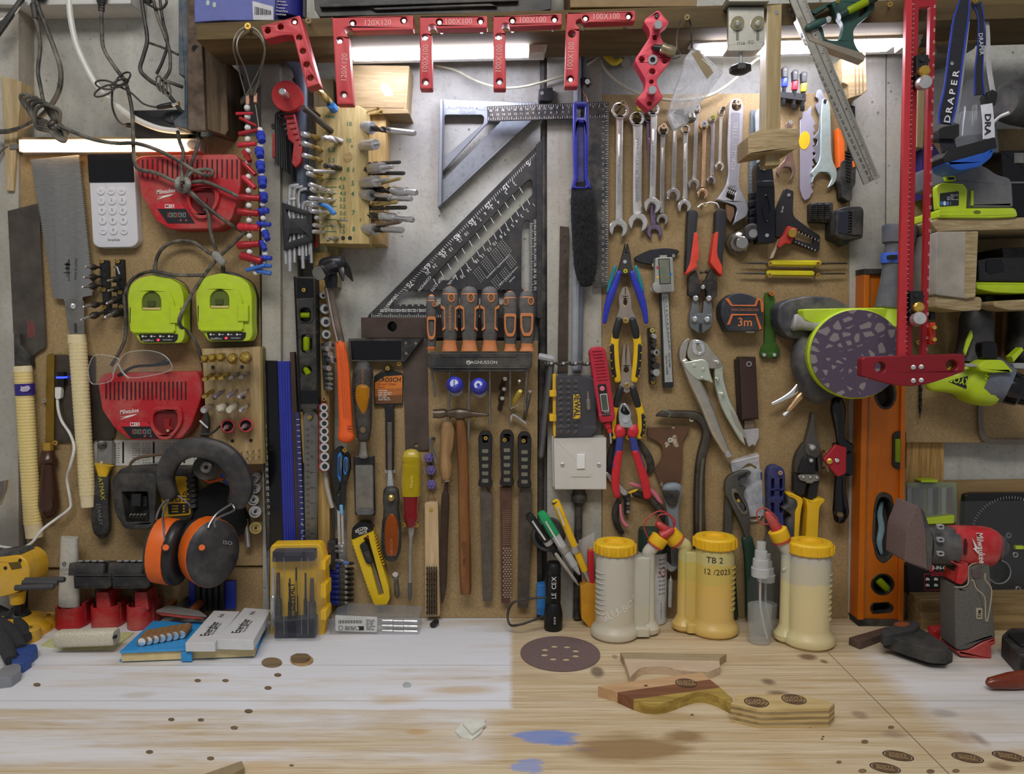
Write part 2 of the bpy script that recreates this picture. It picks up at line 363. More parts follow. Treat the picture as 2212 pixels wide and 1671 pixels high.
# bench
def m_bench():
    n=NT('bench_pine');co=n.co();sx=n.new('ShaderNodeSeparateXYZ');n.ln(co,sx.inputs[0]);X,Y=sx.outputs[0],sx.outputs[1]
    wv=n.noise(4,3,.5);g=n.noise(3,5,.62,n.mapn((.9,26,1)),.9);fg=n.noise(6,3,.6,n.mapn((2,70,1)))
    o=n.mix(n.ramp(g,(.33,0.),(.68,1.)),lin('d4c4a6'),lin('b59c74'))
    o=n.mix(n.ma('MULTIPLY',n.ramp(fg,(.5,0.),(.68,1.)),.55),o,lin('9a8059'))
    jag=n.noise(45,4,.7,n.mapn((.35,1,1)));jag2=n.noise(9,5,.65,n.mapn((.25,1.6,1)))
    def band(x0,x1,y0,y1,sf=.004,am=.012):
        j=n.ma('MULTIPLY',n.ma('SUBTRACT',jag,.5),am);r=None
        for a,v,sg in ((X,x0,1),(X,x1,-1),(Y,y0,1),(Y,y1,-1)):
            if v is None: continue
            q=n.ma('MULTIPLY',n.ma('SUBTRACT',n.ma('ADD',a,j),v),sg)
            mr=n.new('ShaderNodeMapRange');mr.clamp=True;n.ln(q,mr.inputs[0]);mr.inputs[1].default_value=-sf;mr.inputs[2].default_value=sf
            r=mr.outputs[0] if r is None else n.ma('MULTIPLY',r,mr.outputs[0])
        return r
    b1=B(1098,1335);b2=B(1104,1532)
    wh=band(None,b2.x,b2.y,None)
    worn=n.ramp(n.ma('ADD',jag2,n.ma('MULTIPLY',wv,.25)),(.62,.95),(.80,.15))
    lo=band(None,B(1060,1540).x,B(500,1655).y,B(500,1535).y,.02,.03)
    worn2=n.ramp(jag2,(.45,.8),(.6,.1))
    b3=B(1830,1405);b4=B(2000,1612)
    wr=n.ma('MULTIPLY',band(B(1905,1450).x,None,b4.y,b3.y,.02,.05),n.ramp(jag2,(.45,.75),(.68,.25)))
    W1=n.ma('MAXIMUM',n.ma('MAXIMUM',n.ma('MULTIPLY',wh,worn),n.ma('MULTIPLY',lo,worn2)),wr)
    o=n.mix(W1,o,n.mix(n.ma('MULTIPLY',n.ramp(fg,(.5,0.),(.7,1.)),.25),lin('dcdee4'),lin('c4bcae')))
    n.NP=n.new('ShaderNodeCombineXYZ');n.ln(X,n.NP.inputs[0]);n.ln(Y,n.NP.inputs[1])
    def spot(o,px,py,rx,ry,c,st=.8,soft=.5,nz=.5):
        p=B(px,py);k=S(0,1400)*1.0;e=B(px+rx,py);f=B(px,py-ry);rx_=e.x-p.x;ry_=abs(f.y-p.y)
        u=n.ma('DIVIDE',n.ma('SUBTRACT',X,p.x),rx_);v=n.ma('DIVIDE',n.ma('SUBTRACT',Y,p.y),ry_)
        d=n.ma('SQRT',n.ma('ADD',n.ma('MULTIPLY',u,u),n.ma('MULTIPLY',v,v)))
        d=n.ma('ADD',d,n.ma('MULTIPLY',n.ma('SUBTRACT',jag2 if rx>60 else jag,.5),nz*2))
        mr=n.new('ShaderNodeMapRange');n.ln(d,mr.inputs[0]);mr.inputs[1].default_value=1+soft*.3;mr.inputs[2].default_value=1-soft;mr.inputs[3].default_value=0;mr.inputs[4].default_value=st
        return n.mix(mr.outputs[0],o,lin(c))
    for a in ((1170,1590,66,15,'7089c4',.85,.2,2.2),(1215,1598,34,10,'7089c4',.75,.2,1.8),(1148,1652,34,26,'7b93cc',.7,.3,2.6),(1265,1618,24,5,'7b93cc',.6,.3,2),(1370,1618,120,30,'8a6c42',.85,.4,1.6),(1480,1590,50,16,'866840',.8,.5,.8),(1290,1450,16,13,'5b4a3c',.8,.4,.3),(1745,1418,22,8,'6a4f38',.9,.5,.3),(1660,1472,16,8,'66503c',.8,.6,.3),(1680,1496,26,6,'6d533a',.8,.6,.3),(1780,1428,9,5,'6a5138',.8,.5,.2),(1328,1418,7,5,'8d765a',.8,.5,.2),(1857,1543,18,10,'8a7560',.7,.5,.3),(1930,1585,26,10,'8a7866',.6,.6,.3),(2075,1590,40,14,'a08058',.6,.5,.3),(2115,1595,14,16,'7c5f50',.6,.7,.3),(2040,1540,30,10,'97918c',.6,.6,.6),(850,1512,60,10,'c7ab78',.6,.6,.8),(900,1580,30,7,'b58a44',.55,.5,.5),(300,1500,40,8,'b8ae9d',.5,.5,.5),(1000,1490,80,10,'c2a77c',.7,.6,1),(560,1655,90,14,'c09a60',.4,.6,.8),(1460,1545,60,10,'a88f60',.5,.6,.8),(1150,1460,60,6,'a9967a',.6,.6,.7),(1700,1650,60,12,'b4925e',.5,.6,.8),(2160,1655,30,10,'6a4a2a',.6,.4,.3),(360,1654,30,4,'b79c70',.6,.5,.5)): o=spot(o,*a)
    # dark joints between the planks
    for py,x0,x1 in ((1436,None,None),(1513,B(520,1513).x,B(900,1513).x),(1602,None,None)):
        y=B(1100,py).y;q=n.ma('ABSOLUTE',n.ma('SUBTRACT',Y,y));ln_=n.ma('LESS_THAN',q,.0005 if py!=1602 else .0003)
        o=n.mix(n.ma('MULTIPLY',ln_,.75 if py!=1602 else .4),o,lin('5a4630'))
    a=B(1788,1408);b=B(2050,1671);dx,dy=b.x-a.x,b.y-a.y;L=hypot(dx,dy)
    q=n.ma('ABSOLUTE',n.ma('SUBTRACT',n.ma('MULTIPLY',n.ma('SUBTRACT',X,a.x),dy/L),n.ma('MULTIPLY',n.ma('SUBTRACT',Y,a.y),dx/L)))
    o=n.mix(n.ma('MULTIPLY',n.ma('MULTIPLY',n.ma('LESS_THAN',q,.0007),n.ma('LESS_THAN',Y,a.y)),.8),o,lin('54412b'))
    sp=n.noise(260,2,.5);o=n.mix(n.ma('MULTIPLY',n.ramp(sp,(.70,0.),(.76,1.)),.35),o,lin('6e5a3e'))
    n.pr(col=o,ro=.6);n.bump(n.ma('ADD',fg,g),.1,.0008);return n.m
bench=T('workbench_top','long pine workbench top with worn white paint and blue paint smears','workbench',loc=(0,0,0),m=m_bench())
bench.prism([[(-1.15,-.78),(1.15,-.78),(1.15,.034),(-1.15,.034)]],MX.Translation((0,0,-.045)),.045,.0015)
# beam shelf
t=T('shelf_beam','rough brown timber beam above the strip lamps','shelf',BEAM)
t.ext([(424,50),(800,34),(1500,13),(2450,-16),(2450,32),(1500,60),(800,76),(424,86)],.035,.14,1.2)
# lights
def strip(nm,lab,x0,x1,y0,y1,sl,tail):
    t=T('strip_lamp',lab,'lamp',WHT)
    f=lambda x,y:(x,y+(x-x0)*sl)
    t.p('housing',M('b8b6b2',.5)).ext([f(x0-70,y0-28),f(x1+60,y0-30),f(x1+34,y1+4),f(x1,y1+3),f(x0-8,y1+3),f(x0-30,y1+1)],.03,.062,1)
    t.kids[0].ext([f(x0-62,y0-26),f(x1+52,y0-27),f(x1+40,y0),f(x0-30,y0)],.06,.089,.8)
    t.p('end_cap',M('c6c2bb',.5)).ext([f(x1,y0-24),f(x1+54,y0-30),f(x1+32,y1+3),f(x1,y1+3)],.062,.09,.8)
    t.p('end_cap',M('b5b2ac',.5)).ext([f(x0-66,y0-26),f(x0,y0-24),f(x0,y1+3),f(x0-28,y1+1)],.062,.074,.8)
    t.p('diffuser',LAMPM).ext([f(x0,y0),f(x1,y0),f(x1-tail,y1),f(x0,y1)],.062,.088,2)
    return t
LAMPM=emit('eeeeff',28.0,'lamp_diffuser')
strip('strip_lamp','white strip lamp above the aluminium square, glowing bluish white',758,1142,104,119,-.022,0)
strip('strip_lamp','white strip lamp above the spanners, partly behind the red T-square',1530,1952,93,107,-.024,20)
def Z(ox,oy,s):
    """zoomed-crop coordinates -> photo pixels (flat list of x,y)"""
    return lambda *a:[(ox+a[i]/s,oy+a[i+1]/s) for i in range(0,len(a),2)]
def Z3(ox,oy,s): return lambda *a:[(ox+a[i]/s,oy+a[i+1]/s,a[i+2]/s) for i in range(0,len(a),3)]
def scr(lab,x,y,d=.016,r=8,m=None,base=None,nm='screw',cross=True,grp=None):
    m=m or BRASS;t=T(nm,lab,'screw',m,group=grp);h=r*S(d,y)
    b=W(base[0],base[1],0) if base else W(x,y,d)+V((0,d,0));a=W(x,y,d);ax=(a-b).normalized()
    t.lathe(a-ax*.0028,a,[(0,h*.35),(.75,h),(1,h*.93)],14);t.lathe(b,a-ax*.002,[(0,h*.34),(1,h*.36)],8)
    if cross:
        mx=frame(a,(1,0,.35),ax).to_3x3()
        for w,l in ((.2,1.15),(1.15,.2)): t.box(a+ax*.00005,(h*w,h*l,.0003),mx,m=INKB)
    return t
def teeth(p0,p1,n,h,side=1):
    dx,dy=p1[0]-p0[0],p1[1]-p0[1];l=hypot(dx,dy);nx,ny=-dy/l*h*side,dx/l*h*side;o=[]
    for i in range(n):
        a,b=i/n,(i+.75)/n;o+=[(p0[0]+dx*a,p0[1]+dy*a),(p0[0]+dx*b+nx,p0[1]+dy*b+ny)]
    return o+[tuple(p1)]
def wrapped(p,x0,y0,x1,y1,w0,w1,n,d,t,m):
    q=[]
    for i in range(n*3+1):
        f=i/(n*3);w=w0+(w1-w0)*f;q.append((x0+(x1-x0)*f,y0+(y1-y0)*f,w*(.95 if i%3==0 else 1.0)))
    p.loft(q,d,t,2.2,14,'ff',1,m)
def bit(lab,x0,y0,d0,x1,y1,d1,r,m,kind='twist',m2=None,nm='drill_bit',cat='drill bit',grp=None,shank=None):
    """a cutter standing out of the board from (x0,y0,d0) to its free end (x1,y1,d1)"""
    t=T(nm,lab,cat,m,group=grp)
    if kind=='twist':
        a,b=W(x0,y0,d0),W(x1,y1,d1);k=r*S((d0+d1)/2,y0);z=(b-a);mx=frame(a,(1,0,0) if abs(z.normalized().x)<.9 else (0,0,1),z);l=z.length;R_=[]
        n=22
        for i in range(n+1):
            h=i/n;ph=h*l/k*.55;rr=k*(1 if h<.86 else max(.08,(1-h)/.14))
            R_.append([mx@V((rr*cos(2*pi*j/12+ph)*1.0,rr*sin(2*pi*j/12+ph)*1.0,h*l)) if j%6 not in(2,3) else mx@V((rr*.55*cos(2*pi*j/12+ph),rr*.55*sin(2*pi*j/12+ph),h*l)) for j in range(12)])
        t.p('fluted_body',m).rings(R_)
    elif kind=='shank': t.p('shank',m).lt((x0,y0,d0),(x1,y1,d1),[(0,r),(.95,r),(1,r*.8)],14)
    return t
def bars_dark(p,x0,y0,x1,y1,n,d,w,m,seed=1): p.bars(x0,y0,x1,y1,n,d,w,(.7,1),m,seed)
# ================= left bay: saws, keypad, chargers =================
q=Z(0,300,3.633);q2=Z(0,720,3.633)
# silver double-edged saw
t=T('pull_saw','silver double-edged pull saw with cane-wrapped handle, left of the white keypad','saw')
n=NT('brushed_blade');g=n.noise(30,4,.6,n.mapn((1,1,.04)));f=n.noise(300,2,.5,n.mapn((.3,1,2)))
n.pr(col=n.mix(g,lin('8f8d88'),lin('c4c2bd')),me=1,ro=n.ma('MULTIPLY_ADD',f,.35,.2));n.bump(f,.15,.0004);BLADE=n.m
t.p('blade',BLADE).ext(q(247,160,612,125)+teeth((168,334),(199,630),62,4.6,-1)+q(725,1225,650,1240,640,1290,510,1290,500,1255,430,1250)+teeth((118,640),(68,344),62,4.6,-1)[:-1],.012,.0135,0)
t.kids[0].text('MADE IN JAPAN',164,581,4.5,.0136,-86,INKB).text('玄',147,570,1,.0136,0,INKB)
for a in ((139,569,152,573),(147,560,150,608),(140,578,150,581),(137,588,152,590),(143,566,146,598)): t.kids[0].ext(rnd([(a[0],a[1]),(a[2],a[1]),(a[2]-1,a[3]),(a[0]+1,a[3])],.6,2),.0135,.0138,0,m=INKB)
nk=t.p('blade_holder',STEELD);nk.xr(q(503,1275,580,1240,655,1270,662,1545,548,1545),[4,12,4,1,1],.0135,.0175,.6)
nk.p('rivet',CHR).cyl((158,661,.0175),(158,661,.021),5.5,12,b=.3);nk.ext(rect(160.5,698,165.5,719,2),.0175,.0182,.2,m=DKS)
h=t.p('handle',M('d9c99a',.6,0,.1,200,.1));wrapped(h,168,740,189,1070,38,33,44,.02,.75,h.m)
h.p('end_cap',M('d8c8a2',.6),'bare pale wood butt').loft([(188.5,1066,31),(190,1080,30),(191,1094,29)],.02,.75,2.4,14,'ff')
h.p('collar',M('d8c9a0',.6)).loft([(166,722,37),(167,741,38)],.02,.75,2.4,14,'ff')
# dull saw
t=T('pull_saw','dull grey pull saw with black neck and yellow cane handle at the far left','saw')
b=t.p('blade',M('5f5850',.38,.9,.25,30,.05));b.ext(q(60,565,300,505)+teeth((83,440),(98,745),70,2.2,-1)+q2(352,110,300,140,255,178)+q2(235,175,175,130,150,70)+q(105,1520),.006,.0075,0)
for i in range(4): b.ext(rect(60+i*4,690+i%2*8,62+i*4,728,.5),.0075,.0077,0,m=M('8e3a3a',.6))
t.p('neck',BLKD).xr(q2(106,0,150,0,160,90,235,180,243,262,112,262),2,.004,.016,1.5)
h=t.p('handle',M('dcc682',.5,0,.06,200,.05));wrapped(h,50,800,71,1132,38,37,50,.02,.75,h.m)
h.p('collar',M('ddd0a8',.6)).loft([(49,790,36),(50,802,38)],.02,.75,2.4,14,'ff');h.p('end_cap',M('d8c6a0',.6),'bare pale wood butt').loft([(72,1131,36),(75,1160,35)],.02,.75,2.4,14,'ff')
h.p('maker_label',M('33257a',.4)).loft([(53,828,40),(55,853,40)],.02,.78,2.2,14,'ff');h.kids[-1].text('Z',49,840,9,.0325,8,INKW,wf=1.6).text('ᛘ',60,836,5,.0325,0,INKW)
h.kids[-1].xr([(44,836),(60,833),(66,838),(60,845),(46,846)],2,.0315,.0322,0,m=M('b9a9cf'))
# brass-backed saw
t=T('tenon_saw','brass-backed saw with dark turned handle between the two cane-handled saws','saw')
t.p('blade',M('554c43',.4,.85,.2,40)).ext([(114,765),(205,768),(205,952),(114,955)],.004,.0055,.2)
t.p('brass_back',M('8d6f2f',.35,.9,.15)).xr([(100,768),(106,763),(117,767),(116,956),(98,956)],1,.002,.010,1.2)
t.p('ferrule',BRASS).lt((103,955,.012),(104,973,.012),[(0,11),(1,11)],16)
t.p('handle',M('3e2418',.25,0,.15,30)).lt((104,972,.014),(106,1119,.014),[(0,12),(.1,15),(.13,18.5),(.17,18.5),(.2,14),(.35,15),(.6,19),(.8,21),(.92,17),(.98,10),(1,3)],20)
scr('small steel screw beside the brass-backed saw',96,864,.008,4.5,STEEL);scr('brass screw hooked under the brass saw back',119,956,.012,5.5)
# saw hidden behind the red charger
t=T('folding_saw','black and yellow-handled folding saw hanging half behind the lower red charger','saw')
t.p('blade',M('4c463e',.45,.85,.2,40)).ext([(190,828),(250,828),(248,940),(240,950),(236,958),(212,958),(205,945)],.003,.005,.2)
c=t.p('clamp',M('8d8c88',.35,.9));c.xr([(210,952),(242,952),(243,1004),(209,1004)],3,.006,.014,1);c.p('bolt',DKS).cyl((220,961,.014),(220,961,.019),9.5,16,b=.3);c.kids[0].ext(rect(212,960,228,962),.019,.0193,0,m=INKB)
c.ext(ell(219,998,3),.014,.0145,.1,m=CHR)
h=t.p('handle',BLKD);h.loft([(225,1012,24),(222,1050,32),(219,1090,37),(219,1125,40),(221,1148,34),(222,1156,22)],.016,.6)
h.p('collar',YEL).loft([(225,1003,40),(224,1012,30),(223,1028,20)],.018,.6,2.6,14,'ff');h.text('FATMAX',219,1052,9,.0242,84,M('b9b52d'),wf=1.1);h.text('STANLEY',215,1110,8,.0275,84,M('77777a'))
# instruction sheet
t=T('instruction_sheet','printed paper strip of black text pinned below the lower red charger','paper',M('c5c3bb',.8));t.ext([(203,951),(446,947),(446,1003),(204,1006)],.0004,.001,0)
for i in range(9):
    x=242+i*22
    if i%3==1: t.ext(rect(x,954,x+4,1000),.001,.0012,0,m=INKB)
    else:
        for k in range(3): t.bars(x+k*6,955,x+k*6+5,1001,9,.001,1.2,(.5,1),M('55534e'),i*5+k,.0002)
# keypad
t=T('alarm_keypad','white alarm keypad with black screen and round number buttons','keypad',WHT)
t.p('body',M('cfcfd6',.4,0,.02)).xr(q(688,130,1048,120,1085,810,1040,848,770,852,728,820),[3,3,12,10,10,12],.001,.017,2.5)
t.p('screen',M('101014',.12)).xr([(188,333),(286,331),(290,393),(192,394)],3,.017,.0185,.6)
kb=('off','home','away','1','2','3','4','5','6','7','8','9','menu','0','delete')
for i,s in enumerate(kb):
    r_,c_=divmod(i,3);x=217+c_*22.5+r_*1.3;y=412+r_*21.5
    k=t.p('button',M('d4d4da',.4,0,.02));k.ext(ell(x,y,8.6),.017,.0188,.5);k.text(s,x,y-(1.5 if s.isdigit() else 0),6 if s.isdigit() else 2.6,.0189,0,INKS)
t.kids[0].text('SimpliSafe',246,518,4.6,.0172,0,M('3a3a40'))
# red chargers
def charger(lab,ol,slots,tx,ty,pan,rx,ry,d1,sc=1.):
    t=T('battery_charger',lab,'charger',REDP)
    b=t.p('housing',REDP);b.xr(ol,8,.002,d1,3.5)
    n,x0,x1,y0,y1=slots
    for i in range(n):
        x=x0+(x1-x0)*i/(n-1);t.p('vent_slot',M('3a0a0e',.7)).ext(rect(x-1.7,y0,x+1.7,y1-(3 if i%4==0 else 0),1),d1-.0005,d1+.0004,0)
    b.text('Milwaukee',tx,ty,9.5*sc,d1+.0001,-7,INKW,bold=.012,shear=.25,wf=.7);b.ext([(tx-22,ty+13),(tx+18,ty+5),(tx+8,ty+10),(tx+20,ty+7),(tx-20,ty+18),(tx-6,ty+11)],d1,d1+.0003,0,m=INKW)
    p=t.p('indicator_panel',BLK);p.xr(pan,2,d1,d1+.0008,.2)
    p0,p1,p2,p3=pan
    L=lambda f,a,b:(a[0]+(b[0]-a[0])*f,a[1]+(b[1]-a[1])*f)
    p.ext([L(.02,p0,p1),L(.98,p0,p1),L(.27,p1,p2),L(.27,p0,p3)],d1+.0008,d1+.001,0,m=RED2)
    mx=L(.14,L(.5,p0,p1),L(.5,p3,p2));p.ext([(mx[0]-10,mx[1]-4),(mx[0]+10,mx[1]-4),(mx[0]+10,mx[1]+4),(mx[0]-10,mx[1]+4)],d1+.001,d1+.0012,0,m=INKW);p.text('M12',*mx,5.5,d1+.0013,0,RED2,bold=.02,wf=1.3)
    for i in range(4):
        c=L(.58,L(.28+.17*i,p0,p1),L(.28+.17*i,p3,p2));p.ext(rect(c[0]-4,c[1]-5,c[0]-2.5,c[1]+5),d1+.0008,d1+.001,0,m=(RED2,M('8c8a3a'),RED2,INKS)[i]);p.ext(rect(c[0]-1,c[1]-5,c[0]+5,c[1]+5,1),d1+.0008,d1+.001,0,holes=[rect(c[0]+.5,c[1]-3,c[0]+3.5,c[1]+3.5)],m=INKS)
    for i in range(2):
        c=L(.85,L(.55+.2*i,p0,p1),L(.55+.2*i,p3,p2));p.ext(ell(*c,2.6,n=10),d1+.0008,d1+.0015,.2,m=M('8b4a50'))
    s=t.p('battery_socket',REDP);rim=rnd([(rx-33,ry-34),(rx+34,ry-36),(rx+38,ry+2),(rx+10,ry+38),(rx-14,ry+38),(rx-37,ry+6)],20);inn=rnd([(rx-26,ry-24),(rx+26,ry-26),(rx+27,ry+6),(rx+8,ry+28),(rx-10,ry+28),(rx-27,ry+8)],14)
    s.ext(rim,d1-.001,d1+.007,1.8,holes=[inn]);s.ext(inn,d1-.001,d1+.0006,0,m=M('6f1016',.6))
    s.xr([(rx-6,ry-8),(rx+10,ry-8),(rx+8,ry+8),(rx+18,ry+14),(rx+2,ry+22),(rx-3,ry+10)],2,d1,d1+.004,.5,m=M('8a1219',.5));s.ext(ell(rx+5,ry+18,3),d1,d1+.005,.3,m=M('b8a28a'))
    return t
charger('red battery charger beside the white keypad, tangled in grey cables',[(291,345),(305,336),(508,332),(519,345),(519,410),(500,474),(470,494),(368,495),(338,478),(305,420)],(20,308,512,344,386),358,413,[(331,439),(393,439),(421,482),(362,482)],437,434,.036)
charger('red battery charger above the ear defenders, with safety glasses on top',[(211,826),(222,806),(425,802),(434,820),(436,855),(413,920),(391,948),(283,951),(248,926),(220,885)],(20,229,401,824,864),279,888,[(255,911),(320,911),(345,947),(283,947)],357,912,.036)
t=T('safety_glasses','clear wraparound safety glasses resting on the lower red battery charger','glasses')
rm=glass('c8c8c6',.1,.32)
for nm,pl in (('lens',[(192,790),(203,768),(225,766),(250,772),(258,780),(246,800),(240,822),(200,829),(191,806)]),('lens',[(256,786),(270,764),(300,757),(330,758),(356,768),(371,788),(366,800),(330,810),(285,816),(268,806)])):
    e=t.p(nm,CLR);e.xr(pl,6,.06,.0625,.6);e.tube([W(x,y,.063) for x,y in pl],.0009,6,3,closed=True,m=rm)
t.p('nose_bridge',rm).tube([W(244,808,.062),(W(254,786,.066)),W(266,806,.062),W(278,818,.058)],.0016,6)
e=t.p('temple_arm',BLK);e.loft([(246,818,12),(262,808,8),(290,792,6),(335,788,7),(362,781,14)],[.03,.036,.04,.045,.058],.6)
# lime chargers
def lime(lab,dx,dy):
    t=T('battery_charger',lab,'charger',LIME);o=lambda *a:[(x+dx,y+dy) for x,y in a]
    t.p('back_shell',GREYD).xr(o((283,620),(305,598),(350,588),(392,610),(404,640),(403,728),(390,743),(300,743)),14,.002,.022,3)
    b=t.p('housing',LIME);b.xr(o((275,640),(281,614),(300,600),(330,593),(366,600),(389,614),(397,640),(397,700),(399,726),(392,741),(303,742),(294,726),(279,712)),9,.02,.044,3)
    bay=o(*ell(329,676,50,66,24,200,340),(379,716),(281,716));hole=o(*ell(327,651,21,22,16,180,360),(348,670),(306,670))
    b.xr(bay,2,.044,.0475,1.2,holes=[rnd(hole,3)])
    b.p('battery_bay',M('55641a',.6)).ext(hole,.0435,.0443,0);b.kids[-1].ext(rect(318+dx,650+dy,334+dx,662+dy),.0443,.047,.3,m=M('3f4a14',.6));b.kids[-1].ext(rect(308+dx,664+dy,347+dx,669+dy),.0443,.046,.2,m=M('c9b77a'))
    b.ext(o((284,712),(376,712),(374,719),(286,719)),.044,.0495,.8);b.ext(rect(280+dx,664+dy,286+dx,698+dy),.044,.0465,.3,m=BLK);b.ext(o(*rect(366,662,389,698,2)),.044,.050,1)
    p=t.p('indicator_panel',BLK);p.xr(o((299,722),(384,721),(383,732),(376,739),(312,739),(303,735)),3,.044,.0455,.3)
    p.text('IntelliPort',320+dx,735+dy,4.2,.0456,0,INKW).text('TEMP DEFECT',362+dx,734+dy,2.4,.0456,0,INKW)
    for i in range(4): p.ext(rect(306+i*19+dx,724+dy,310+i*19+dx,728+dy),.0455,.0457,0,m=INKW);p.ext(rect(312+i*19+dx,725.5+dy,317+i*19+dx,726.8+dy),.0455,.0457,0,m=INKW)
    p.p('led',emit('ff2030',4,'red_led'),'glowing red light').ext(ell(341+dx,734+dy,2.4,n=12),.0455,.047,.4)
    t.p('cable_boot',CABLE).tube([W(336+dx,598+dy,.02),W(335+dx,585+dy,.02),W(334+dx,572+dy,.02)],[.0042,.0036,.003])
    return t
lime('lime green battery charger directly above the safety glasses',0,0);lime('lime green battery charger above the pine router-bit block',147,-4)
# countersink racks
for k,(pl,lab) in enumerate((([(214,560),(233,562),(238,676),(224,680)],'left black rack of countersink bits beside the silver saw'),([(248,560),(266,560),(271,680),(255,683)],'right black rack of countersink bits left of the lime charger'))):
    t=T('bit_rack',lab,'rack',BLK);t.ext(pl,0,.008,.6)
    for i in range(6): 
        f=(i+1)/7;x=pl[0][0]+9+(pl[3][0]-pl[0][0])*f;y=pl[0][1]+(pl[3][1]-pl[0][1])*f;t.ext(ell(x,y,4.2,5,12),.008,.0084,0,m=INKB)
for x,y,l in ((220,564,'top of the left black countersink rack'),(224,625,'middle of the left black countersink rack'),(225,663,'bottom of the left black countersink rack'),(254,564,'top of the right black countersink rack'),(259,631,'middle of the right black countersink rack'),(261,662,'bottom of the right black countersink rack')): scr('brass screw at the '+l,x,y,.0105,4.6)
o_=('top','second','third','fourth','lowest')
for i,(x0,y0,x1,y1,r) in enumerate(((216,577,183,576,6),(217,597,179,599,6.5),(220,616,176,620,6.5),(226,654,178,663,6.5),(228,673,173,691,7))):
    t=T('countersink_bit','grey countersink drill bit, %s in the left black rack'%o_[i],'drill bit',DKS,group='countersink bits')
    m_=lambda f:(x0+(x1-x0)*f,y0+(y1-y0)*f,.008+.045*f)
    t.p('shank',DKS).lt(m_(0),m_(.35),[(0,r*.5),(1,r*.5)],6);t.p('cutter_head',DKS).lt(m_(.3),m_(.62),[(0,r*.9),(.5,r*1.15),(.7,r),(1,r*.5)],10)
    t.p('pilot_drill',SATIN).lt(m_(.6),m_(1),[(0,r*.42),(.3,r*.5),(.4,r*.38),(.6,r*.48),(.7,r*.36),(.9,r*.4),(1,.3)],10)
for i,(x0,y0,x1,y1,r) in enumerate(((258,602,232,606,6.5),(258,622,233,628,6.5),(260,642,229,656,8),(264,668,225,686,10))):
    t=T('countersink_bit','grey countersink drill bit, %s in the right black rack'%o_[i],'drill bit',DKS,group='countersink bits')
    m_=lambda f:(x0+(x1-x0)*f,y0+(y1-y0)*f,.008+.045*f)
    t.p('shank',DKS).lt(m_(0),m_(.35),[(0,r*.45),(1,r*.45)],6);t.p('cutter_head',DKS).lt(m_(.2),m_(.6),[(0,r*.8),(.4,r*1.1),(.7,r),(1,r*.45)],10)
    t.p('pilot_drill',SATIN).lt(m_(.58),m_(1),[(0,r*.35),(.3,r*.42),(.4,r*.32),(.6,r*.4),(.7,r*.3),(.9,r*.33),(1,.3)],10)
t=T('hex_key','small silver hex key poked into the top of the right black rack','hex key',STEEL);t.wire([(246,577,.01),(250,576,.018),(253,578,.02),(258,592,.02)],1.8)
# usb dongle and white cable
t=T('usb_dongle','small black USB stick with a glowing blue band above the white cable','charger plug');t.p('body',GLB).xr([(122,803),(137,803),(137,834),(122,834)],2,.008,.017,1)
t.p('light_band',emit('2438ff',3,'blue_led'),'glowing blue band').ext(rect(121,813,138.5,817),.0078,.0174,.1)
t=T('usb_cable','white USB cable snaking down past the cane saw handles','cable');t.p('plug',CABW).xr([(118,836),(132,836),(131,859),(127,862),(121,862),(118,858)],2,.008,.016,1.2)
t.p('cord',CABW).wire([(124,860,.012),(126,885,.012),(134,910,.012),(152,938,.014),(160,968,.034),(152,1005,.034),(145,1035,.02),(152,1080,.016),(150,1098,.016),(122,1120,.02),(92,1143,.036),(66,1174,.045),(35,1184,.05),(-15,1177,.06)],3.1)
# ================= left bay: cables, warm lamp, block of cutters, ear defenders =================
t=T('power_strip','white multi-way power strip at the very top left with black plugs','power strip',M('c9c9c6',.5,0,.05,60,0,.2));t.xr([(-20,-70),(283,-60),(282,8),(45,11),(-20,9)],3,-.034,.02,2)
def plug(lab,x,y,w,m=CABB,ribs=0,d=.03):
    t=T('plug',lab,'plug',m);t.p('body',m).loft([(x,y-60,w*1.1),(x,y-15,w),(x,y,w*.75)],d,.8,3.5)
    for i in range(ribs): t.p('strain_relief',m).loft([(x,y+2+i*6,w*.62),(x,y+6+i*6,w*.6)],d,.8,2.5,10,'ff')
    return t
plug('black mains plug at the top left with the thick dusty cable',86,-5,30);plug('black mains plug with ribbed sleeve above the small black cable bow',219,6,22,ribs=3);plug('white-rimmed plug at the top beside the rusty steel bracket',318,0,28,ribs=1)
def cable(lab,pts,r,m=CABLE,d=None,nm='cable',closed=False,**k):
    t=T(nm,lab,'cable',m);t.wire(pts,r,d,closed=closed,**k);return t
cable('thick dusty black cable looping down from the top left plug to the coil',[(76,-10,.03),(84,20,.03),(100,60,.03),(119,110,.03),(131,150,.03),(129,190,.03),(114,222,.03),(92,248,.03),(60,270,.03),(20,283,.03),(-15,284,.03)],5.2)
cable('thinner dusty cable falling straight from the top left plug into the coil',[(72,-5,.036),(74,35,.036),(82,60,.034),(87,100,.032),(82,150,.032),(86,180,.032),(97,228,.04),(118,262,.045)],4)
t=THINGS[-1];t.p('sleeve',CABB).lt((72,8,.036),(77,40,.036),[(0,6),(.1,7),(1,5.5)],12)
for i,(a,b,r,m,l) in enumerate(((50,-22,5,CABB,'black cable slanting off the top left corner, upper of two'),(62,2,5,CABB,'black cable slanting off the top left corner, lower of two'),(56,-12,3,CABW,'thin white cable slanting off the top left corner'))): cable(l,[(50,-8+i*3,.03),(28,25+i*4,.035),(-12,72+i*14 if i<2 else 46,.04)],r,m)
cable('fat white cable sweeping from the power strip down to the steel bracket',[(149,-8,.02),(153,40,.02),(165,95,.02),(188,148,.02),(212,188,.02),(245,222,.022),(288,254,.026),(338,276,.026),(384,283,.022),(430,283,.01)],6.3,M('cfcfca',.4,0,.08,30))
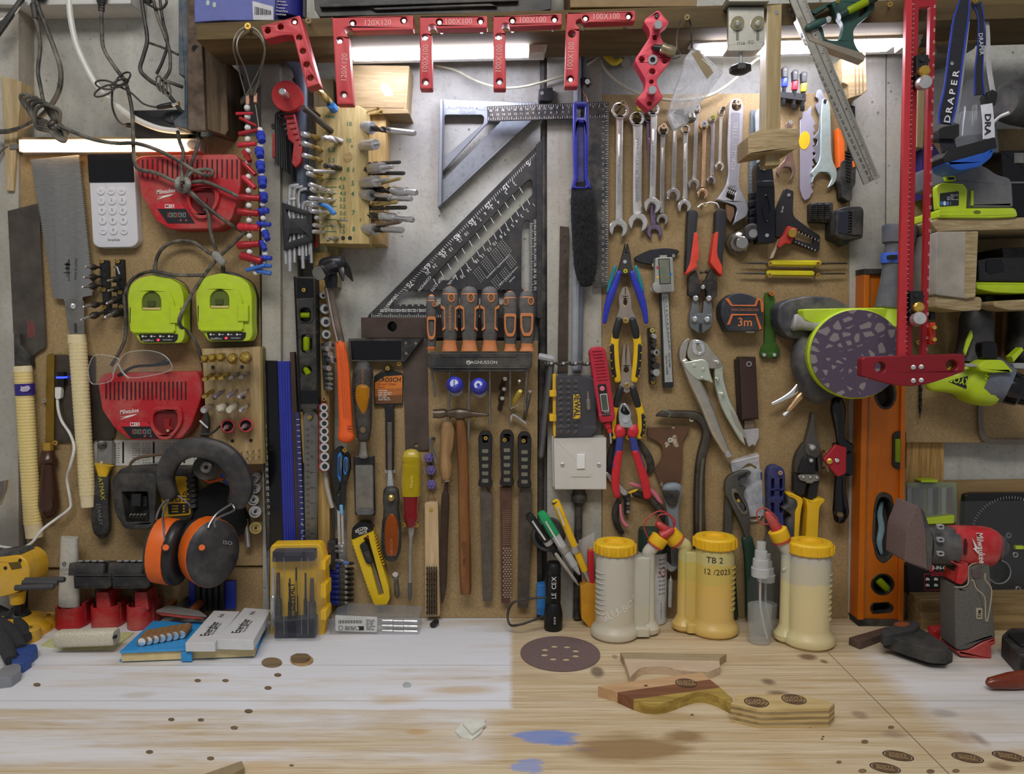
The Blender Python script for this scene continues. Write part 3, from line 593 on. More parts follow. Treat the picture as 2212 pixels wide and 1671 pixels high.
cable('fat white cable rising behind the cable loop of red and blue beads',[(470,262,-.02),(520,220,-.02),(560,180,-.02),(600,140,-.02)],6,M('c4c0b4',.5))
cable('long grey cable dropping past the keypad onto the upper red charger',[(219,18,.03),(220,60,.03),(224,105,.03),(248,145,.032),(270,176,.032),(281,215,.032),(286,250,.035),(288,310,.044),(291,350,.05),(302,366,.05),(335,373,.05),(370,388,.05),(395,398,.05)],4.1)
t=T('cable_coil','coil of grey-brown cable tied in a long bundle above the warm lamp','cable',CABLE)
for i in range(5):
    a=radians(40+i*3);cx,cy,L,w=96+i*4,248+i*5,66-i*5,17+i*3.5
    t.p('loop',CABLE).wire([(cx+L*cos(u)*cos(a)-w*sin(u)*sin(a)*(.45+.55*(cos(u)<0)),cy+L*cos(u)*sin(a)+w*sin(u)*cos(a)*(.45+.55*(cos(u)<0)),.045+.004*i+.003*sin(2*u)) for u in [2*pi*k/14 for k in range(14)]],3.7,closed=True)
t.p('tie',CABB).tube([W(113+9*cos(u),264+9*sin(u)*.6-6*cos(u),.055+.012*sin(u)) for u in [2*pi*k/8 for k in range(8)]],.0018,closed=True)
cable('grey cable running from the coil across the warm lamp to the red charger',[(125,270,.06),(165,288,.06),(205,302,.055),(250,309,.052),(296,310,.05),(345,326,.05),(390,350,.05),(425,371,.052),(448,379,.054),(459,376,.054),(457,368,.054),(440,366,.052),(415,372,.05),(396,394,.05)],4)
t=T('cable_bow','thin black cable tied in a bow above the black power adapter','cable',CABB)
for cx,cy,L,w,a in ((228,183,22,9,10),(226,196,24,9,-25),(266,170,19,9,-40),(258,180,20,7,-20)): t.p('loop',CABB).wire([(cx+L*cos(u)*cos(radians(a))-w*sin(u)*sin(radians(a)),cy+L*cos(u)*sin(radians(a))+w*sin(u)*cos(radians(a)),.04+.004*sin(u)) for u in [2*pi*k/10 for k in range(10)]],1.9,closed=True)
t.p('tail',CABB).wire([(245,182,.04),(280,198,.04),(310,224,.04),(340,232,.035)],2);t.p('tail',CABB).wire([(243,190,.04),(242,225,.035),(250,252,.03),(262,267,.03),(273,270,.025)],2.2)
t.p('connector',BLK).lt((340,232,.035),(372,226,.035),[(0,4.5),(.2,5),(.22,5.6),(.95,6),(1,5)],12);t.p('barrel_tip',CHR,'silver barrel tip').lt((372,226,.035),(387,223,.035),[(0,4),(.9,4),(.92,3.5),(1,3.5)],12);t.kids[-1].lt((384,223.6,.035),(387,223,.035),[(0,4.3),(1,4.3)],12,BRASS)
t=T('power_adapter','small black power adapter box on the wall left of the steel bracket','power adapter',BLK);t.xr([(288,238),(395,236),(402,255),(408,296),(300,302),(291,296)],3,-.034,.016,2)
t.p('lead_socket',BLK).lt((272,270,.0),(290,271,.0),[(0,4),(.3,5),(1,6)],10);t.xr([(354,240),(390,238),(396,262),(370,266),(354,258)],6,.016,.02,1,m=M('2c2c30',.5));t.text('E',372,254,7,.0203,0,INKS)
for l,p,r in (('black cable hanging in a slow bend left of the steel bracket',[(305,-5,.04),(311,35,.04),(318,85,.04),(310,120,.04),(303,150,.04),(322,172,.04),(352,192,.04),(378,222,.035),(390,240,.03)],4.2),('grey cable looping close beside the rusty bracket edge',[(330,-5,.045),(340,35,.045),(355,75,.045),(366,110,.045),(367,150,.045),(355,172,.045),(362,176,.045),(395,188,.03)],3.6),('thin pale cable curling in front of the black cable by the bracket',[(318,8,.05),(345,20,.05),(360,5,.05),(352,-10,.05)],2.6),('dark cable crossing diagonally behind the bracket cables',[(320,92,.02),(350,102,.02),(385,118,.02)],2.6),('black cable on the inner side of the bracket cables',[(345,-5,.03),(352,45,.03),(362,90,.03),(352,130,.03),(338,160,.03)],3.2)): cable(l,p,r,CABB if 'black' in l else CABLE)
t=T('cable_coil','small curl of pale cable beside the black hanging cable','cable',CABLE)
for i in range(3): t.p('loop',CABLE).wire([(345+i*8+14*cos(u)*.5+6*sin(u)*.5,180+i*6+20*sin(u)*.8,.045+.004*i) for u in [2*pi*k/10 for k in range(10)]],2,closed=True)
t=T('hex_bolt','grey hex bolt head on the concrete near the left edge','bolt',STEELD);t.cyl((16,95,-.035),(16,95,-.022),9,6,b=.1);t.cyl((16,95,-.022),(16,95,-.014),6,12,b=.2)
# rusty bracket and post
t=T('steel_bracket','flaking rusty blue steel angle bracket left of the blue box','bracket',M('3d4a55',.6,.4,.5,35,.2,.3))
rb=M('5a4a3e',.8,.2,.6,60,.3,.15)
t.p('side_plate').ext([(369,-80),(385,-80),(386,160),(398,165),(398,240),(374,262),(376,272),(400,278),(406,281),(407,-80)],.0,.05,1)
fl=t.p('flange',rb);fl.ext([(403,-80),(430,-80),(436,100),(444,283),(406,280)],.05,.056,.8)
for y in (105,): fl.p('bolt_hole',INKB).cyl((422,y,.0555),(422,y,.0566),7.5,14)
t=T('timber_post','dark weathered timber block behind the steel bracket','post',OLDW);t.ext([(431,95),(487,128),(493,280),(486,292),(445,279)],-.034,.045,1)
# warm lamp bar
t=T('light_bar','glowing warm white light bar above the saws','lamp',M('d9d0c8',.4));t.p('housing').xr([(39,300),(432,298),(432,326),(40,328)],2,-.012,.02,1)
t.p('diffuser',emit('ffd3a0',5.5,'warm_lamp')).xr([(42,302),(404,301),(404,325),(43,326.5)],2,.02,.027,2);t.p('sensor',M('ecd6bc',.4)).cyl((413,312,.02),(413,312,.025),9,16,b=.3)
t=T('usb_cable','dark cable plugged into the left end of the warm light bar','cable');t.p('plug',GREY).xr([(20,312),(40,310),(40,322),(20,323)],2,.004,.014,1);t.p('cord',CABLE).wire([(20,317,.01),(8,321,.012),(-4,335,.015),(-12,350,.015)],2.8)
# cable knot between chargers
for l,p in (('grey cable arching over to the left lime charger',[(336,585,.02),(338,560,.02),(352,535,.02),(380,521,.02),(418,523,.02),(450,545,.025),(472,552,.03)]),('grey cable looping under the left lime charger top',[(268,640,.015),(280,610,.015),(300,594,.015),(330,586,.046),(380,594,.046),(440,594,.046)]),('grey cable falling from the charger clip past the right lime charger',[(397,405,.05),(425,430,.05),(448,455,.05),(455,500,.048),(470,550,.04)]),('two-strand grey cable running from the clip to the bead loop',[(397,400,.052),(440,440,.052),(485,476,.05),(520,498,.03),(545,510,.02)]),('black cable sweeping down between the two lime chargers',[(530,500,.03),(500,530,.03),(472,556,.035),(430,610,.045),(395,670,.048),(388,700,.048),(412,722,.03),(428,750,.02),(440,800,.01),(438,840,.01)]),('grey cable from the clip over the upper red charger corner',[(400,398,.052),(440,392,.05),(490,412,.05),(515,425,.045)]),('black cable beside the left lime charger going down to the lower red charger',[(268,640,.015),(272,690,.015),(271,725,.015),(262,752,.016),(240,790,.02)]),('short grey cable curving from the red charger clip upward, left of two',[(395,392,.052),(392,360,.05),(396,330,.05),(388,305,.045),(384,285,.03)]),('short grey cable curving from the red charger clip upward, right of two',[(398,392,.052),(410,362,.05),(422,330,.05),(429,305,.045),(428,288,.03)])): cable(l,p,3.9)
t=T('cable_tie','grey fabric strap bundling cables on the upper red charger','strap',M('8b8b86',.9,0,.2,200,.2));t.tube([W(395+12*cos(u),398+14*sin(u),.052+.01*cos(u*2)) for u in [2*pi*k/10 for k in range(10)]],.0045,closed=True)
t=T('cable_tie','grey strap bundling cables above the right lime charger','strap',M('8b8b86',.9,0,.2,200,.2));t.loft([(466,550,17),(480,566,17)],.042,.9,2.5)
# router bit block
blk=wood('bda880','a0875c','z',.9,.65,c3='8d6a3c')
t=T('cutter_block','pine block with rows of router bits above the ear defenders','block',blk);t.p('board',blk).ext([(436,753),(562,748),(568,1002),(450,1003)],0,.03,.6)
t.p('side_lip',wood('9a8a55','6f6a3c','z',1)).ext([(562,750),(566,752),(572,1000),(567,1002)],0,.027,.3)
for x,y in ((460,793),(523,792),(463,858),(525,857)): scr('flat-head screw set into the pine router-bit block, %s'%{793:'upper left',792:'upper right',858:'lower left',857:'lower right'}[y],x,y,.031,4.5,DKS)
for x,y in ((467,954),(502,952),(542,951)): t.kids[0].ext(ell(x,y,4,n=12),.03,.0302,0,m=INKB)
def rb_(lab,x0,y0,x1,y1,r,m,kind,grp='router bits in the pine block'):
    t=T('router_bit',lab,'router bit',m,group=grp);f=lambda k:(x0+(x1-x0)*k,y0+(y1-y0)*k,.026+.05*k)
    if kind=='hole': t.lt(f(0),f(1),[(0,r),(1,r),(1,r*.6)],12);return
    t.p('shank',STEELD).lt(f(0),f(.6),[(0,r*.45),(1,r*.45)],10)
    if kind=='head':
        c=t.p('cutter',m);c.lt(f(.5),f(1),[(0,r*.45),(.2,r),(.6,r*1.05),(.85,r*.8),(1,r*.3)],12)
        for k in range(3): a=k*2.1;e=f(.8);c.box(W(e[0]+r*.7*cos(a),e[1]+r*.7*sin(a),e[2]),(.003,.012,.004),MX.Rotation(a,3,'Y'),m=m)
    elif kind=='twist':
        a,b=W(*f(.2)),W(*f(1.1));k=r*S(.05);c=t.p('cutter',m);n=16;z=b-a;mx=frame(a,(1,0,0),z);l=z.length
        c.rings([[mx@V((k*(1 if j%5 else .4)*cos(2*pi*j/10+h*5),k*(1 if j%5 else .4)*sin(2*pi*j/10+h*5),h*l)) for j in range(10)] for h in [i/n for i in range(n+1)]])
    else: t.p('cutter',m).lt(f(.4),f(1.1),[(0,r*.7),(.1,r),(.9,r),(1,r*.7)],12)
BR2=M('b59a50',.3,1,.2)
ordn=('first','second','third','fourth','fifth','sixth')
for i,(x,y,r) in enumerate(((444,774,8),(460,772,8.5),(478,771,9),(503,774,11),(532,772,13))): rb_('brass-coloured router bit, %s from the left in the top row'%ordn[i],x+7,y-6,x-4,y+3,r,BR2,'head')
for i,x in enumerate((461,479,497,518,540)): rb_('slim fluted router bit, %s from the left in the second row'%ordn[i],x,808-i*.8,x-18,818-i,5,BR2 if i<3 else STEELD,'twist')
for i,(x,m) in enumerate(((463,BR2),(486,M('8a7a8e',.4,.8)),(514,M('9a90a0',.35,.8)),(538,STEEL))): rb_('router bit, %s from the left in the third row'%ordn[i],x,842-i,x-20,855,5,m,'twist' if i==0 else 'shank')
for i,(x,k,r) in enumerate(((460,'shank',8),(492,'head',10),(515,'shank',8),(540,'shank',5))): rb_('silver router bit, %s from the left in the fourth row'%ordn[i],x,873-i,x-19,885,r,M('c9c4ae',.4,.3) if i in(1,2) else STEEL,k)
for i,(x,y) in enumerate(((492,920),(531,918))):
    t=T('hole_saw','small red-rimmed countersink cutter, %s of two on the pine block'%('left','right')[i],'hole saw',REDP)
    t.p('rim',M('c23a44',.45)).lathe(W(x,y,.026),W(x,y,.048),[(0,.0108),(.8,.0115),(1,.0108),(1,.0085),(.3,.0082)],16,cap=(1,0));t.p('dark_core',INKB).cyl((x,y,.03),(x,y,.0415),13)
    t.p('pilot_drill',STEEL).lt((x,y,.04),(x-9,y+7,.07),[(0,5),(.4,5.5),(.5,3.5),(.9,2.5),(1,.4)],10)
t=T('chuck_key','dark chuck key with cross bars left of the red-rimmed cutters','chuck key',DKS);t.p('body',DKS).loft([(446,890,8),(446,915,16),(442,945,18)],.04,.8);t.p('cross_bar',STEEL).wire([(432,908,.05),(449,924,.05)],2.6);t.p('cross_bar',DKS).wire([(430,937,.05),(456,936,.05),(475,920,.05)],2.4)
for i in range(8): rb_('thin wooden peg in the pine block, %s row, %s from the left'%(('upper','lower')[i//4],ordn[i%4]),522+(i%4)*13,975+(i//4)*14-(i%4)*2,514+(i%4)*13,981+(i//4)*14-(i%4)*2,1.6,M('b59b73',.6),'hole','wooden pegs')
# black charger with yellow plate
t=T('battery_charger','dusty black battery charger with yellow plate behind the ear defenders','charger',BLKD)
b=t.p('housing',BLKD);b.xr([(240,1035),(262,1010),(340,1006),(415,1012),(415,1120),(345,1142),(268,1142),(247,1105)],9,.002,.026,3)
b.xr([(240,1040),(250,1024),(330,1022),(338,1035),(334,1130),(320,1143),(275,1143),(250,1115)],8,.026,.048,3,holes=[rnd([(262,1062),(318,1062),(322,1128),(272,1128)],4)])
b.p('battery_bay',INKB).xr([(262,1062),(318,1062),(322,1128),(272,1128)],4,.0255,.028,.3)
b.ext(rect(283,1066,304,1094,2),.028,.044,1,m=BLK);b.ext(rect(296,1070,318,1094,2),.028,.036,1,m=BLK)
for i in range(5): t.p('contact',M('8d8a80',.4,.7)).wire([(281+i*7.5,1122,.03),(281+i*7.5,1112,.046),(285+i*7.5,1110,.046)],1.6)
y=t.p('warning_plate',M('c49a17',.5,0,.08));y.xr([(343,1030),(404,1028),(412,1112),(352,1117)],5,.026,.0275,.4)
for i in range(3): y.ext([(363+i*15,1069),(369+i*15,1060),(375+i*15,1069)],.0275,.0278,0,holes=[[(366+i*15,1067.5),(369+i*15,1063),(372+i*15,1067.5)]],m=INKB);y.ext(rect(364+i*15,1073,375+i*15,1083),.0275,.0278,0,holes=[rect(366+i*15,1075,373+i*15,1081)],m=INKB)
y.xr([(362,1088),(406,1086),(409,1108),(364,1111)],3,.0275,.0278,0,m=INKB)
for i in range(3): y.ext(rect(371,1091+i*6,385,1094+i*6),.0278,.028,0,m=M('c49a17'));y.ext(rect(395,1091+i*6,399,1094+i*6),.0278,.028,0,m=M('c49a17'))
cable('brown cable rising from the black charger across the instruction sheet',[(279,1012,.02),(284,998,.02),(300,988,.02),(330,983,.02),(365,978,.02),(390,966,.02),(408,945,.02)],3.2,M('5d4b3c',.6))
# things behind the ear defenders
t=T('hole_saw_arbor','dark dusty hole saw with steel centre inside the ear defender headband','hole saw',BLKD);t.p('drum',BLKD).lathe(W(447,1008,.0),W(445,1009,.055),[(0,.017),(.9,.019),(1,.02),(1,.017)],22);t.p('centre_nut',STEELD).cyl((446,1009,.05),(445,1009,.064),12,16,b=.3);t.kids[-1].cyl((445,1009,.064),(445,1009,.0645),5,6,INKB)
t=T('sanding_pad','black mesh sanding pad behind the ear cups','pad',M('151517',.9,0,.3,500,.5));t.xr([(410,1120),(425,1062),(462,1042),(500,1056),(520,1090),(536,1130),(520,1160),(440,1165)],14,.002,.018,2)
t=T('grinding_roll','black ridged rubber roll between the yellow plate and the hole saw','roll',BLKR);
for i in range(7): t.loft([(410+i*.4,1022+i*11,26),(412+i*.4,1030+i*11,26)],.02,.8,3,12,'ff')
cable('orange cord hooked under the dark hole saw',[(438,1030,.03),(452,1040,.03),(470,1036,.03),(482,1034,.03)],3,M('c9541f',.5))
cable('blue cord tuft beside the hole saw',[(478,1022,.02),(484,1036,.02),(492,1046,.02)],4,M('24407f',.6))
# ear defenders
t=T('ear_defenders','black and orange ear defenders hanging open over the black charger','ear defenders',BLKD)
rub=M('2c2d31',.5,0,.15,40,.05,.15)
t.p('headband',rub).loft(Z3(0,0,1)(367,1068,34,358,1030,38,372,990,42,405,968,44,445,967,46,485,982,48,512,1015,50,522,1055,50,512,1085,40),[.05,.06,.075,.085,.09,.09,.085,.07,.06],-.02,3.2,14,'rr',6)
wm=M('77777b',.35,.9)
t.p('wire_arm',wm).wire([(372,1072,.055),(350,1090,.06),(338,1118,.07),(345,1132,.085),(352,1135,.09)],2.6);t.p('wire_arm',wm).wire([(366,1076,.055),(352,1110,.08),(354,1140,.1),(356,1170,.108)],2.2);t.p('wire_arm',wm).wire([(385,1070,.06),(405,1085,.06),(410,1092,.06)],2)
t.p('wire_arm',wm).wire([(500,1088,.07),(470,1108,.09),(455,1128,.1),(450,1140,.105)],2.6);t.p('wire_arm',wm).wire([(503,1090,.07),(505,1102,.075),(475,1116,.1),(463,1128,.105),(466,1138,.105)],2.6)
def cup(nm,cx,cy,rx,ry,face,rot,side):
    c=t.p(nm,rub);s=side
    # stacked oval discs across the cup: cushion, orange ring, dark dome
    Rm=MX.Rotation(radians(face),3,'Z')@MX.Rotation(radians(rot),3,'Y');o=W(cx,cy,.075);k=S(.075,cy)
    def stack(part,pr,m,sg=24):
        R_=[]
        for a,r in pr: R_.append([o+Rm@V((-s*a*k,r*rx*.98*k*cos(2*pi*i/sg),r*ry*k*sin(2*pi*i/sg))) for i in range(sg)])
        if s>0: R_=R_[::-1]
        part.rings(R_,m=m)
    stack(c,((-36,.05),(-35.5,.5),(-33,.78),(-28,.93),(-22,.99)),rub);e=c.p('orange_ring',ORG,'orange ring');stack(e,((-22,.98),(-21,1.0),(12,1.0),(14,.98)),ORG)
    u=c.p('ear_cushion',BLK);stack(u,((13,.93),(16,.98),(24,1.0),(31,.95),(35,.86),(36,.7),(36,.5),(24,.42)),BLK)
    pv=c.p('pivot',BLK);q=o+Rm@V((-s*-2*k,-rx*.99*k*.8,-ry*.1*k));pv.cyl((cx-(6 if s<0 else 14),cy-8,.115),(cx-(6 if s<0 else 14),cy-8,.122),9,14);pv.cyl((cx-(6 if s<0 else 14),cy-8,.122),(cx-(6 if s<0 else 14),cy-8,.1235),6.5,14,ORG)
    return c,o,Rm,k
a=cup('ear_cup',364,1190,54,72,-8,6,-1);b=cup('ear_cup',450,1190,62,75,-42,4,1)
b[0].text('ISO',492,1172,8,.128,8,M('8a8a90'),wf=1.2)
# ================= post with bead loop, hex keys, hole saw =================
t=T('bead_loop','cable loop of red, blue and white crimp beads hung on the beam','bead loop',M('8d8a80',.5,.5))
wl=t.p('wire',M('8d8a80',.5,.5))
wl.wire([(530,205,.06),(513,140,.1),(504,100,.148),(512,72,.15),(533,58,.15),(556,66,.15),(571,95,.148),(566,135,.1),(545,180,.07),(532,206,.06)],1.5);wl.wire([(545,205,.06),(530,150,.1),(513,110,.146),(515,82,.148),(536,62,.146),(560,78,.146),(572,110,.14),(562,160,.08),(549,206,.06)],1.5)
wl.wire([(532,215,.055),(536,300,.055),(540,420,.055),(540,560,.055)],1.3);wl.wire([(550,215,.055),(562,300,.055),(570,420,.055),(574,560,.055),(560,580,.055)],1.3)
for x,y in ((534,213),(551,209)): t.p('ferrule',M('c9a188',.3,.9)).ext(rect(x-4,y-11,x+4,y+12,2),.052,.06,.8)
def cyl2(p,x,y,L,r,rot,m,step=1):
    c,s=cos(radians(rot)),sin(radians(rot));f=lambda u,v:(x+u*c,y+u*s,.062+v)
    p.lt(f(-L,-.004),f(L,.004),[(0,r*.8),(.02,r),(.45,r),(.5,r*(.8 if step else 1)),(.95,r*(.85 if step else 1)),(1,r*.7)],12,m)
zz=Z(400,380,4.1775)
red=[(528,245,18,3.5,-2),(536,263,20,4,25),(536,285,20,5,-12),(534,312,19,5.5,-5),(534,338,12,7,60),(539,365,18,6,45),(538,394,18,6.5,42),(540,427,22,8,3),(537,459,22,8,5),(537,491,21,8.5,3),(537,528,23,8.5,-5),(543,558,23,9,15)]
for i,(x,y,L,r,a) in enumerate(red): cyl2(t.p('red_crimp',RED2,'red crimp sleeve'),x,y,L,r,a,REDD if i%3 else RED2)
for i,y in enumerate((233,252,276,301,326,352,382,412,444,476,510,544)): t.p('white_bead',WHT).ball(W(534+i*.5,y,.058),6.8*S(.05),12,7)
blu=[(564,297,9,10,75),(561,331,8,10,80),(563,361,9,10,80),(567,394,9,10,85),(570,427,7,9,85),(569,456,10,8,-10),(570,484,14,6,2),(575,509,9,8,70),(569,531,9,7,70),(575,557,11,6,2)]
for x,y,L,r,a in blu: cyl2(t.p('blue_crimp',BLUE,'blue crimp sleeve'),x,y,L,r,a,BLUE)
for i,y in enumerate((281,314,346,377,411,441,471,498,525,548)): t.p('white_bead',WHT).ball(W(561+i*1.3,y,.058),6.6*S(.05),12,7)
for x,y,L,r,a in ((552,578,21,4.5,-15),(572,574,14,4.5,0),(569,588,16,4,12),(578,588,6,4,5)): cyl2(t.p('blue_crimp',M('3a6bc0',.45),'slim blue crimp sleeve'),x,y,L,r,a,M('3a6bc0',.45),0)
for x,y in ((547,573),(563,585),(553,588),(570,566)): t.p('white_bead',WHT).ball(W(x,y,.055),6.8*S(.05),12,7)
scr('yellow brass screw on the beam holding the bead loop',535,56,.155,7.5,BRASS)
scr('brass screw standing in the beam between the red corner squares',666,44,.165,6.5,M('c9b489',.3,1),(676,54))
# red hole saw with arbor
t=T('hole_saw','round red hole saw seen end-on with steel arbor, above the red hex keys','hole saw',REDD)
t.p('cup',M('b81d24',.4,0,.1,60,0,.1)).lathe(W(632,222,.0),W(619,207,.06),[(0,.0225),(.93,.0235),(1,.0225)],30)
t.p('arbor',STEEL).lt((619,207,.06),(609,197,.095),[(0,7),(.6,7.5),(.95,8),(1,6)],8)
bit('long dark round bar standing out from the drill block below the hole saw',717,284,.03,655,232,.13,6.5,DKS,'shank',nm='rod',cat='rod')
t=T('conduit','blue-grey plastic conduit curving down beside the drill block','conduit',M('4b5568',.45,0,.12))
t.tube([W(575,86,.05),W(612,112,.045),W(640,140,.035),W(650,175,.03),W(651,260,.025),W(655,420,.02),W(659,560,.02)],[.010,.011,.011,.010,.010,.0095,.0095],12,m=None,flat=.7)
# red folding hex set
t=T('hex_key_set','black hex keys in a red stepped holder hanging on the grey post','hex key set',REDP)
hd=t.p('holder',REDP);hd.xr([(616,243),(635,243),(648,300),(653,315),(650,350),(638,362),(630,352),(634,310),(622,300)],3,.012,.04,1.5);hd.ext(rect(588,287,600,340,2),.012,.024,1)
for i in range(6): hd.loft([(615+i*6,252+i*12,8),(634+i*3,250+i*12,8)],.04,.9,3,8,'ff',2)
for i in range(9):
    x0=597+i*4.6;y0=247+i*9;x1=x0+1.5+i*.6;y1=(349,357,362,368,372,376,380,392,388)[i];r=3.6-i*.2 if i<7 else 4.4
    t.p('hex_key',M('2a2a2c',.45,.4)).wire([(634-i*.6,y0-3,.042-i*.003),(x0+10,y0-3,.042-i*.003),(x0+2,y0,.041-i*.003),(x0,y0+10,.04-i*.003),((x0+x1)/2,(y0+y1)/2,.038-i*.003),(x1,y1,.036-i*.003)],r,seg=6,sub=3)
scr('dark screw in the grey post beside the red hex key holder',590,271,.012,5,DKS)
scr('brass countersunk screw beside the conduit above the black hex holder',656,390,.012,6.5,BRASS);scr('brass screw high on the conduit above the hole saw',636,172,.036,5,DKS)
# black star key holder
t=T('hex_key_set','long silver star keys in a black wedge-shaped holder on the grey post','hex key set',BLK)
hd=t.p('holder',BLK);hd.xr([(608,436),(674,458),(676,520),(672,523),(612,541)],3,.02,.036,1.5,holes=[rnd([(617,452),(661,466),(660,471),(624,471)],1.5),rnd([(626,505),(660,505),(660,510),(621,523)],1.5)]);hd.text('MAGNUSSON',643,489,6.5,.0362,-1,M('3c3c40'))
for i,(x,yt,yb) in enumerate(((617,432,570),(626,402,586),(636,405,567),(646,410,552),(654,437,580),(661,440,553),(668,438,550),(672,443,568))):
    t.p('star_key',STEEL).wire([(x+22-i*1.5,yt-2 if i<4 else yt,.03),(x+7,yt,.03),(x,yt+9,.029),(x-1,(yt+yb)/2,.028),(x+1,yb,.028)],(3.2,4.6,3.4,3.6,4,2.8,2.8,3.6)[i],seg=8,sub=4)
t=T('screwdriver','slim orange-red handle poking down beside the black star key holder','screwdriver',M('c2481c',.45));t.loft([(673,445,9),(680,500,8),(683,531,9)],.008,.8,3)
t=T('hex_key','thin blue-sleeved hex key lying across the drill bits','hex key',STEEL);t.p('bar',STEEL).wire([(661,447,.05),(661,438,.055),(675,436,.057),(700,441,.057),(716,452,.055)],2.2);t.p('sleeve',BLUL,'blue sleeve').loft([(690,440,6),(708,446,10),(722,461,11)],.058,.5)
# ================= drill bit block =================
db=wood('c9b57f','a9925a','z',1.2,.65,c3='8d7b44')
t=T('batten','pale green-tinged pine batten behind the drill bit block','batten',wood('aaa27c','8b845e','z',1,.7));t.ext([(676,170),(720,170),(732,620),(687,620)],-.034,-.012,.6);t.ext([(668,450),(690,450),(712,1400),(690,1400)],-.034,-.014,.5) if 0 else None
t=T('timber_block','pale beech block with a white glue stain behind the lamp','block',wood('a08b66','8b744d','x',2.2,.6));t.ext([(735,140),(884,142),(878,232),(884,245),(740,247)],-.034,.02,1.2);t.ext([(740,140),(880,142),(872,234),(745,230)],.02,.0205,.3)
t.xr([(824,180),(840,182),(848,200),(850,206),(832,208),(822,190)],3,.0205,.0208,0,m=M('c9c9c6',.8,0,.3,300))
t=T('batten','narrow pine offcut fixed behind the right edge of the drill bit block','batten',wood('c2a671','a3834d','z',1.5,.65));t.ext([(795,238),(834,243),(829,527),(796,527)],-.034,.012,.6)
t=T('drill_block','upright pine block of drill bits numbered in green pen','drill block',db)
t.p('board',db).ext([(681,230),(763,228),(798,527),(691,526)],-.034,.034,.8) if 0 else t.p('board',db).ext([(681,231),(775,228),(795,240),(798,527),(691,526)],-.034,.034,.8)
b=t.kids[0]
for s,x,y,h in (('10',754,268,9),('10',753,304,9),('9',760,317,7),('6.0',716,324,10),('5.5',716,347,9),('8',752,367,10),('3',763,367,8),('4.8',740,386,8),('4.5',738,404,8),('4.0',741,418,8),('3.5',740,431,8),('3.2',740,446,8),('3.0',740,461,8),('2.5',740,474,8),('2.0',739,488,8),('1.5',739,500,8),('5',762,396,10),('4',762,419,10),('7',763,460,10),('8',764,495,10),('metal',713,251,7),('5',779,475,6)): b.text(s,x,y,h,.0342,3,INKG,bold=.012)
for y in (386,404,418,431,446,461,474,488,500): b.ext(rect(702,y-.8,727,y+.8),.034,.0343,0,m=INKG)
b.p('wood_plug',wood('b59a66','9c8152','x',2)).ext(ell(752,338,9.5,11),.034,.0347,.3)
for x,y in ((741,514),(756,514)): b.ext(ell(x,y,4.6,n=12),.034,.0343,0,m=INKB)
GBR=M('b9a66e',.35,.9,.2)
bit('brass-coloured spur drill bit with blue tape at the top of the drill block',727,238,.03,686,193,.1,7.5,GBR)
THINGS[-1].p('tape',BLUL,'blue tape').lt((722,236,.045),(714,226,.06),[(0,9),(1,9)],10)
for i,(x0,y0,x1,y1,r,m) in enumerate(((692,251,666,230,3,DKS),(690,299,653,289,6,GBR),(697,325,654,309,5.5,GBR),(697,347,655,335,5,GBR),(697,378,660,360,5,GBR),(698,388,664,374,5,GBR),(723,418,668,398,5,STEEL),(700,420,672,408,4.5,STEEL),(725,433,668,427,4.5,STEEL),(700,447,672,442,4.5,STEEL),(717,460,672,456,4.5,STEEL),(700,474,682,470,4,STEEL),(700,488,678,486,4.3,STEEL),(702,502,677,500,4.3,SATIN))):
    bit('left-hand drill bit in the drill block, %s'%('nail-like dark|uppermost gold|second gold|third gold|fourth gold|fifth gold|sixth, silver and long|seventh, short silver|eighth, long silver|ninth, short silver|tenth, long silver|eleventh, stubby silver|twelfth, stubby silver|lowest, stubby silver'.split('|')[i]),x0,y0,.03,x1,y1,.085,r,m,'twist' if i not in(0,11,12,13) else 'shank',grp='drill bits left')
    if i>0: THINGS[-1].p('shank_end',SATIN).lt((x0+(x1-x0)*.62,y0+(y1-y0)*.62,.064),(x1,y1,.0855),[(0,r*.6),(.2,r*1.15),(.9,r*1.15),(1,r*.8)],10)
for lab,x0,y0,x1,y1,r,m in (('silver flat-nosed bit beside the upper number 10',737,305,693,296,7,SATIN),('dark twist bit crossing above the number 4.8',735,364,697,357,6,DKS),('grey round shank bit just under the 5.5 mark',722,372,675,369,4,SATIN),('thin pin bit pointing right at the 2.5 mark',728,474,752,476,2,STEEL),('thin pin bit at the 2.0 mark',714,484,729,491,2,STEEL),('grey screwdriver bit at the foot of the drill block',729,514,705,517,5,SATIN)): bit(lab,x0,y0,.033,x1,y1,.07,r,m,'shank' if 'round' in lab or 'pin' in lab else 'twist',grp=None)
for i,(x0,y0,x1,y1) in enumerate(((773,247,817,235),(788,250,823,242))): scr('long brass wood screw leaning out of the block top, %s of two'%('upper','lower')[i],x1,y1,.07,5,M('c2a860',.3,1),(x0,y0),grp='long screws')
o=('uppermost|second|third|fourth|fifth|sixth|seventh|eighth|ninth|tenth|eleventh|twelfth|thirteenth|lowest').split('|')
rt=[(768,272,896,288,6.5,SATIN,790,274,13),(769,316,820,311,3,SATIN,797,313,11),(778,355,864,350,4,DKS,0,0,0),(770,367,849,360,4.5,SATIN,815,361,11),(780,374,873,374,4.5,DKS,0,0,0),(769,397,835,388,4,SATIN,800,390,12),(782,406,866,385,3.5,GBR,0,0,0),(778,405,900,416,7,STEEL,864,413,10),(773,419,842,424,4,SATIN,788,421,12),(782,428,889,429,6,STEEL,0,0,0),(790,445,858,436,4,GBR,0,0,0),(782,450,877,448,4.5,DKS,0,0,0),(773,461,893,475,6,STEEL,838,469,10),(773,494,870,497,6.5,SATIN,797,495,12)]
